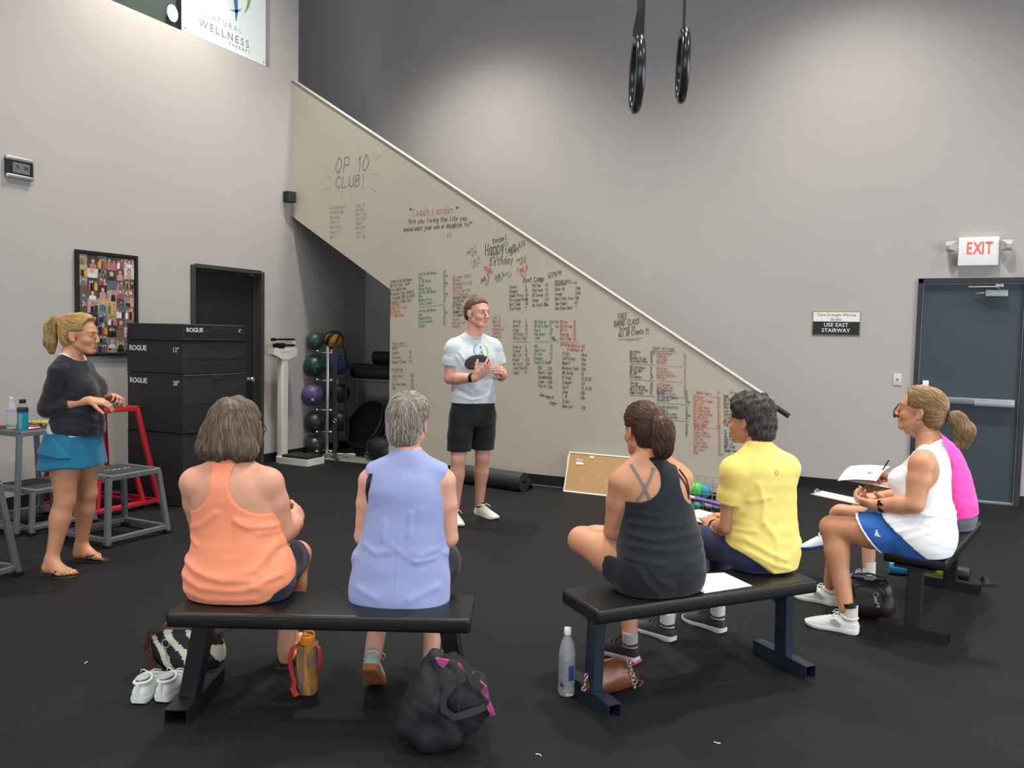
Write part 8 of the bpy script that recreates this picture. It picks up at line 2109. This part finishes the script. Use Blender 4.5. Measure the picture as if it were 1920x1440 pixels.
mb = MB(); mb.box((-.0, -.028, .232), (.05, .03, .004), rotm(x=.5)); mb.obj('care_label', mat('grey_label', '8d8d8a', .7), t, smooth=0)
for k, (x, z) in enumerate(((.03, .155), (.03, .138), (.032, .12), (.042, .105), (.05, .092), (.04, .088), (.105, .19))):
    mb = MB(); R = rotm(x=.5*(k % 2), z=.3*k); r_ = .013 if k == 0 else .007
    mb.tube([V((x, -.082 if k < 6 else -.02, z))+R @ V((r_*math.cos(a), 0, r_*math.sin(a))) for a in [2*PI*q/12 for q in range(12)]], .0022, 6, cyc=True); mb.obj('chain_ring', M_CHR, t)
# lying tumblers and a strap near the far foot of the right bench
t = empty('tumbler', (.03, 6.02, .045), .2, 'blue plastic tumbler lying under the far end of the right bench', 'tumbler')
mb = MB(); mb.lathe([(.001, -.10), (.042, -.10), (.045, -.095), (.045, .06), (.03, .075), (.001, .075)], 20, (0, 0, 0), rotm(y=PI/2)); mb.obj('body', mat('blue_tumbler', '2b7f9f', .4), t, smooth=40)
mb = MB(); mb.tube([(.075, .03*math.cos(a), .03*math.sin(a)) for a in [2*PI*q/16 for q in range(16)]], .006, 8, cyc=True); mb.obj('rim', mat('rim_white', 'cfd6d8', .4), t)
t = empty('tumbler', (.255, 6.06, .05), -.15, 'lime green tumbler lying under the far end of the right bench', 'tumbler')
mb = MB(); mb.lathe([(.001, -.12), (.04, -.12), (.05, -.11), (.05, .09), (.001, .09)], 20, (0, 0, 0), rotm(y=PI/2)); mb.obj('body', mat('lime_tumbler', 'a5b42f', .4), t, smooth=40)
mb = MB(); mb.lathe([(.051, .09), (.051, .15), (.045, .16), (.001, .16)], 20, (0, 0, 0), rotm(y=PI/2)); mb.obj('lid', M_BLACK, t, smooth=40)
t = empty('sandal', (.46, 6.01, 0), .4, 'black strap sandal lying by the far foot of the right bench', 'sandal')
mb = MB(); mb.prism([(-.12, -.03), (.1, -.035), (.125, 0), (.1, .035), (-.12, .03), (-.13, 0)], (0, 0, 0), (1, 0, 0), (0, 1, 0), .018); mb.obj('sole', M_BLACK, t)
mb = MB(); mb.strap([(.04, -.036, .016), (.045, -.02, .05), (.045, .02, .05), (.04, .036, .016)], [(0, 0, 1)]*4, .025, .004); mb.obj('strap', M_BLACK, t)
# white sheet on the second bench
def sheet(name, label, P, curl, cat='paper', th=.0008, ink=None, m=M_PAPER, nseg=8):
    """paper from four corners a,b,c,d with a bulge"""
    a, b, c, d = [V(q) for q in P]; o_ = (a+b+c+d)/4; t = empty(name, o_, 0, label, cat); n_ = (b-a).cross(d-a).normalized(); n_ = n_ if n_.z > 0 else -n_
    G = [[a.lerp(b, i/nseg).lerp(d.lerp(c, i/nseg), j/nseg)-o_+n_*curl(i/nseg, j/nseg) for i in range(nseg+1)] for j in range(nseg+1)]
    N = nseg+1; vs = [v for r in G for v in r]+[v-n_*th for r in G for v in r]; fs = []
    for j in range(nseg):
        for i in range(nseg):
            q = (j*N+i, j*N+i+1, (j+1)*N+i+1, (j+1)*N+i); fs += [q, tuple(N*N+k for k in q[::-1])]
    for i in range(nseg):
        for e in ((i, i+1), (nseg*N+i+1, nseg*N+i), ((i+1)*N, i*N), (i*N+nseg, (i+1)*N+nseg)): fs.append((e[0], e[1], N*N+e[1], N*N+e[0]))
    mb = MB(); mb.raw(vs, fs); mb.obj('sheet', m, t, smooth=50)
    if ink:
        mb = MB(); rg = random.Random(4); ex_ = (b-a).normalized(); ey_ = (d-a).normalized()
        for k in range(9):
            u, v = ink[0]+rg.uniform(-.06, .06), ink[1]+rg.uniform(-.035, .035); i = min(int(u*nseg), nseg-1); j = min(int(v*nseg), nseg-1); c_ = G[j][i].lerp(G[j][i+1], u*nseg-i).lerp(G[j+1][i].lerp(G[j+1][i+1], u*nseg-i), v*nseg-j)+n_*.0012
            L_ = rg.uniform(.004, .012); an = rg.uniform(-1, 1); dx = ex_*math.cos(an)+ey_*math.sin(an); dy = n_.cross(dx); mb.raw([c_-dx*L_-dy*.0016, c_+dx*L_-dy*.0016, c_+dx*L_+dy*.0016, c_-dx*L_+dy*.0016], [(0, 1, 2, 3)])
        tag(mb.obj('printed_emblem', M_INK, t, smooth=0), kind='stuff')
    return t
zb2 = .4515
sheet('paper_sheet', 'blank white sheet lying on the second bench between the two people', [(-.755, 3.50, zb2), (-.590, 3.715, zb2), (-.745, 3.86, zb2), (-.93, 3.64, zb2)], lambda u, v: .006*math.sin(u*3.1)*v)
def clipboard(base, fdir, c, rx, size, label, tilt=0.0, ink=None, side=0.0, mboard=None):
    """board held in front of a seated person, c in the person's frame; long side along forward"""
    f = V((fdir[0], fdir[1], 0)).normalized(); r = V((f.y, -f.x, 0)); o_ = V((base[0], base[1], 0))+r*c[0]+f*c[1]+V((0, 0, c[2]))
    t = empty('clipboard', o_, math.atan2(-f.x, f.y)+rx, label, 'clipboard'); R = rotm(x=tilt, y=side); w_, h_ = size
    mb = MB(); mb.box((0, 0, 0), (w_, h_, .004), R, .001, 1); mb.obj('board', mboard or mat('hardboard', '8b6f4c', .6), t)
    mb = MB(); mb.box(R @ V((0, -.008, .0035)), (w_*.95, h_*.93, .002), R); mb.obj('sheet', M_PAPER, t, smooth=0)
    mb = MB(); mb.box(R @ V((0, h_/2-.015, .007)), (.09, .022, .006), R, .002, 1); mb.tube([R @ V((x, h_/2-.008, .010+.010*math.cos(x*40))) for x in (-.035, -.018, 0, .018, .035)], .004, 8); mb.obj('clip', M_CHR, t)
    if ink:
        mb = MB(); rg = random.Random(6)
        for k in range(10):
            p_ = R @ V((ink[0]+rg.uniform(-.02, .02), ink[1]+rg.uniform(-.006, .006), .0052)); mb.box(p_, (rg.uniform(.006, .014), .003, .0006), R @ rotm(z=rg.uniform(-1, 1)))
        tag(mb.obj('printed_emblem', M_INK, t, smooth=0), kind='stuff')
    return t
clipboard((-.66, 3.98), (-.74, .67), (.075, .425, .598), .35, (.23, .31), 'clipboard with white sheet on the lap of the person in yellow', .06, (-.06, .03))
clipboard((.06, 4.80), (-.98, .197), (-.065, .375, .692), .06, (.20, .26), 'thin brown clipboard with white pages held by the woman in white', .10, None, .05)
clipboard((.27, 5.56), (-.98, .197), (-.02, .46, .665), .1, (.23, .31), 'dark clipboard on the knee of the woman in pink', .08, None, .0, mat('dark_board', '3b3232', .5))
f_ = V((-.98, .197, 0)).normalized(); r_ = V((f_.y, -f_.x, 0)); PB = V((.27, 5.56, 0))
pp = lambda x, y, z: PB+r_*x+f_*y+V((0, 0, z))
sheet('paper_sheet', 'white page folded back over the clipboard of the woman in pink', [pp(-.16, .40, .700), pp(-.16, .63, .672), pp(.10, .62, .728), pp(.10, .38, .752)], lambda u, v: .018*math.sin(v*2.6)*1.0+.01*math.sin(u*3.1), ink=(.28, .35))
t = empty('pen', pp(.0, .40, .755), 0, 'slim black pen in the hand of the woman in pink', 'pen')
d = (V((0, 0, .85))-f_*.45-r_*.1).normalized()
mb = MB(); mb.tube([d*-.05, d*.07], .0042, 8); mb.obj('barrel', M_BLACK, t)
mb = MB(); mb.tube([d*-.065, d*-.05], [.001, .0042], 8); mb.obj('tip', M_STEEL, t)
# small crumbs of pale fluff on the rubber floor
for k, (x, y) in enumerate(((-1.17, 2.69), (-1.13, 2.55), (-3.35, 2.45), (-.6, 3.1))):
    t = empty('lint_scrap', (x, y, 0), k*1.1, ('pale lint scrap on the floor right of the tote bag', 'second pale lint scrap below the first, right of the tote bag', 'pale lint scrap on the floor left of the front bench', 'pale lint scrap on the floor in front of the second bench')[k], 'lint')
    mb = MB(); mb.tube([(-.012, 0, .002), (0, .004, .003), (.013, -.003, .002)], .0015, 5); mb.obj('fibre', M_PAPER, t)
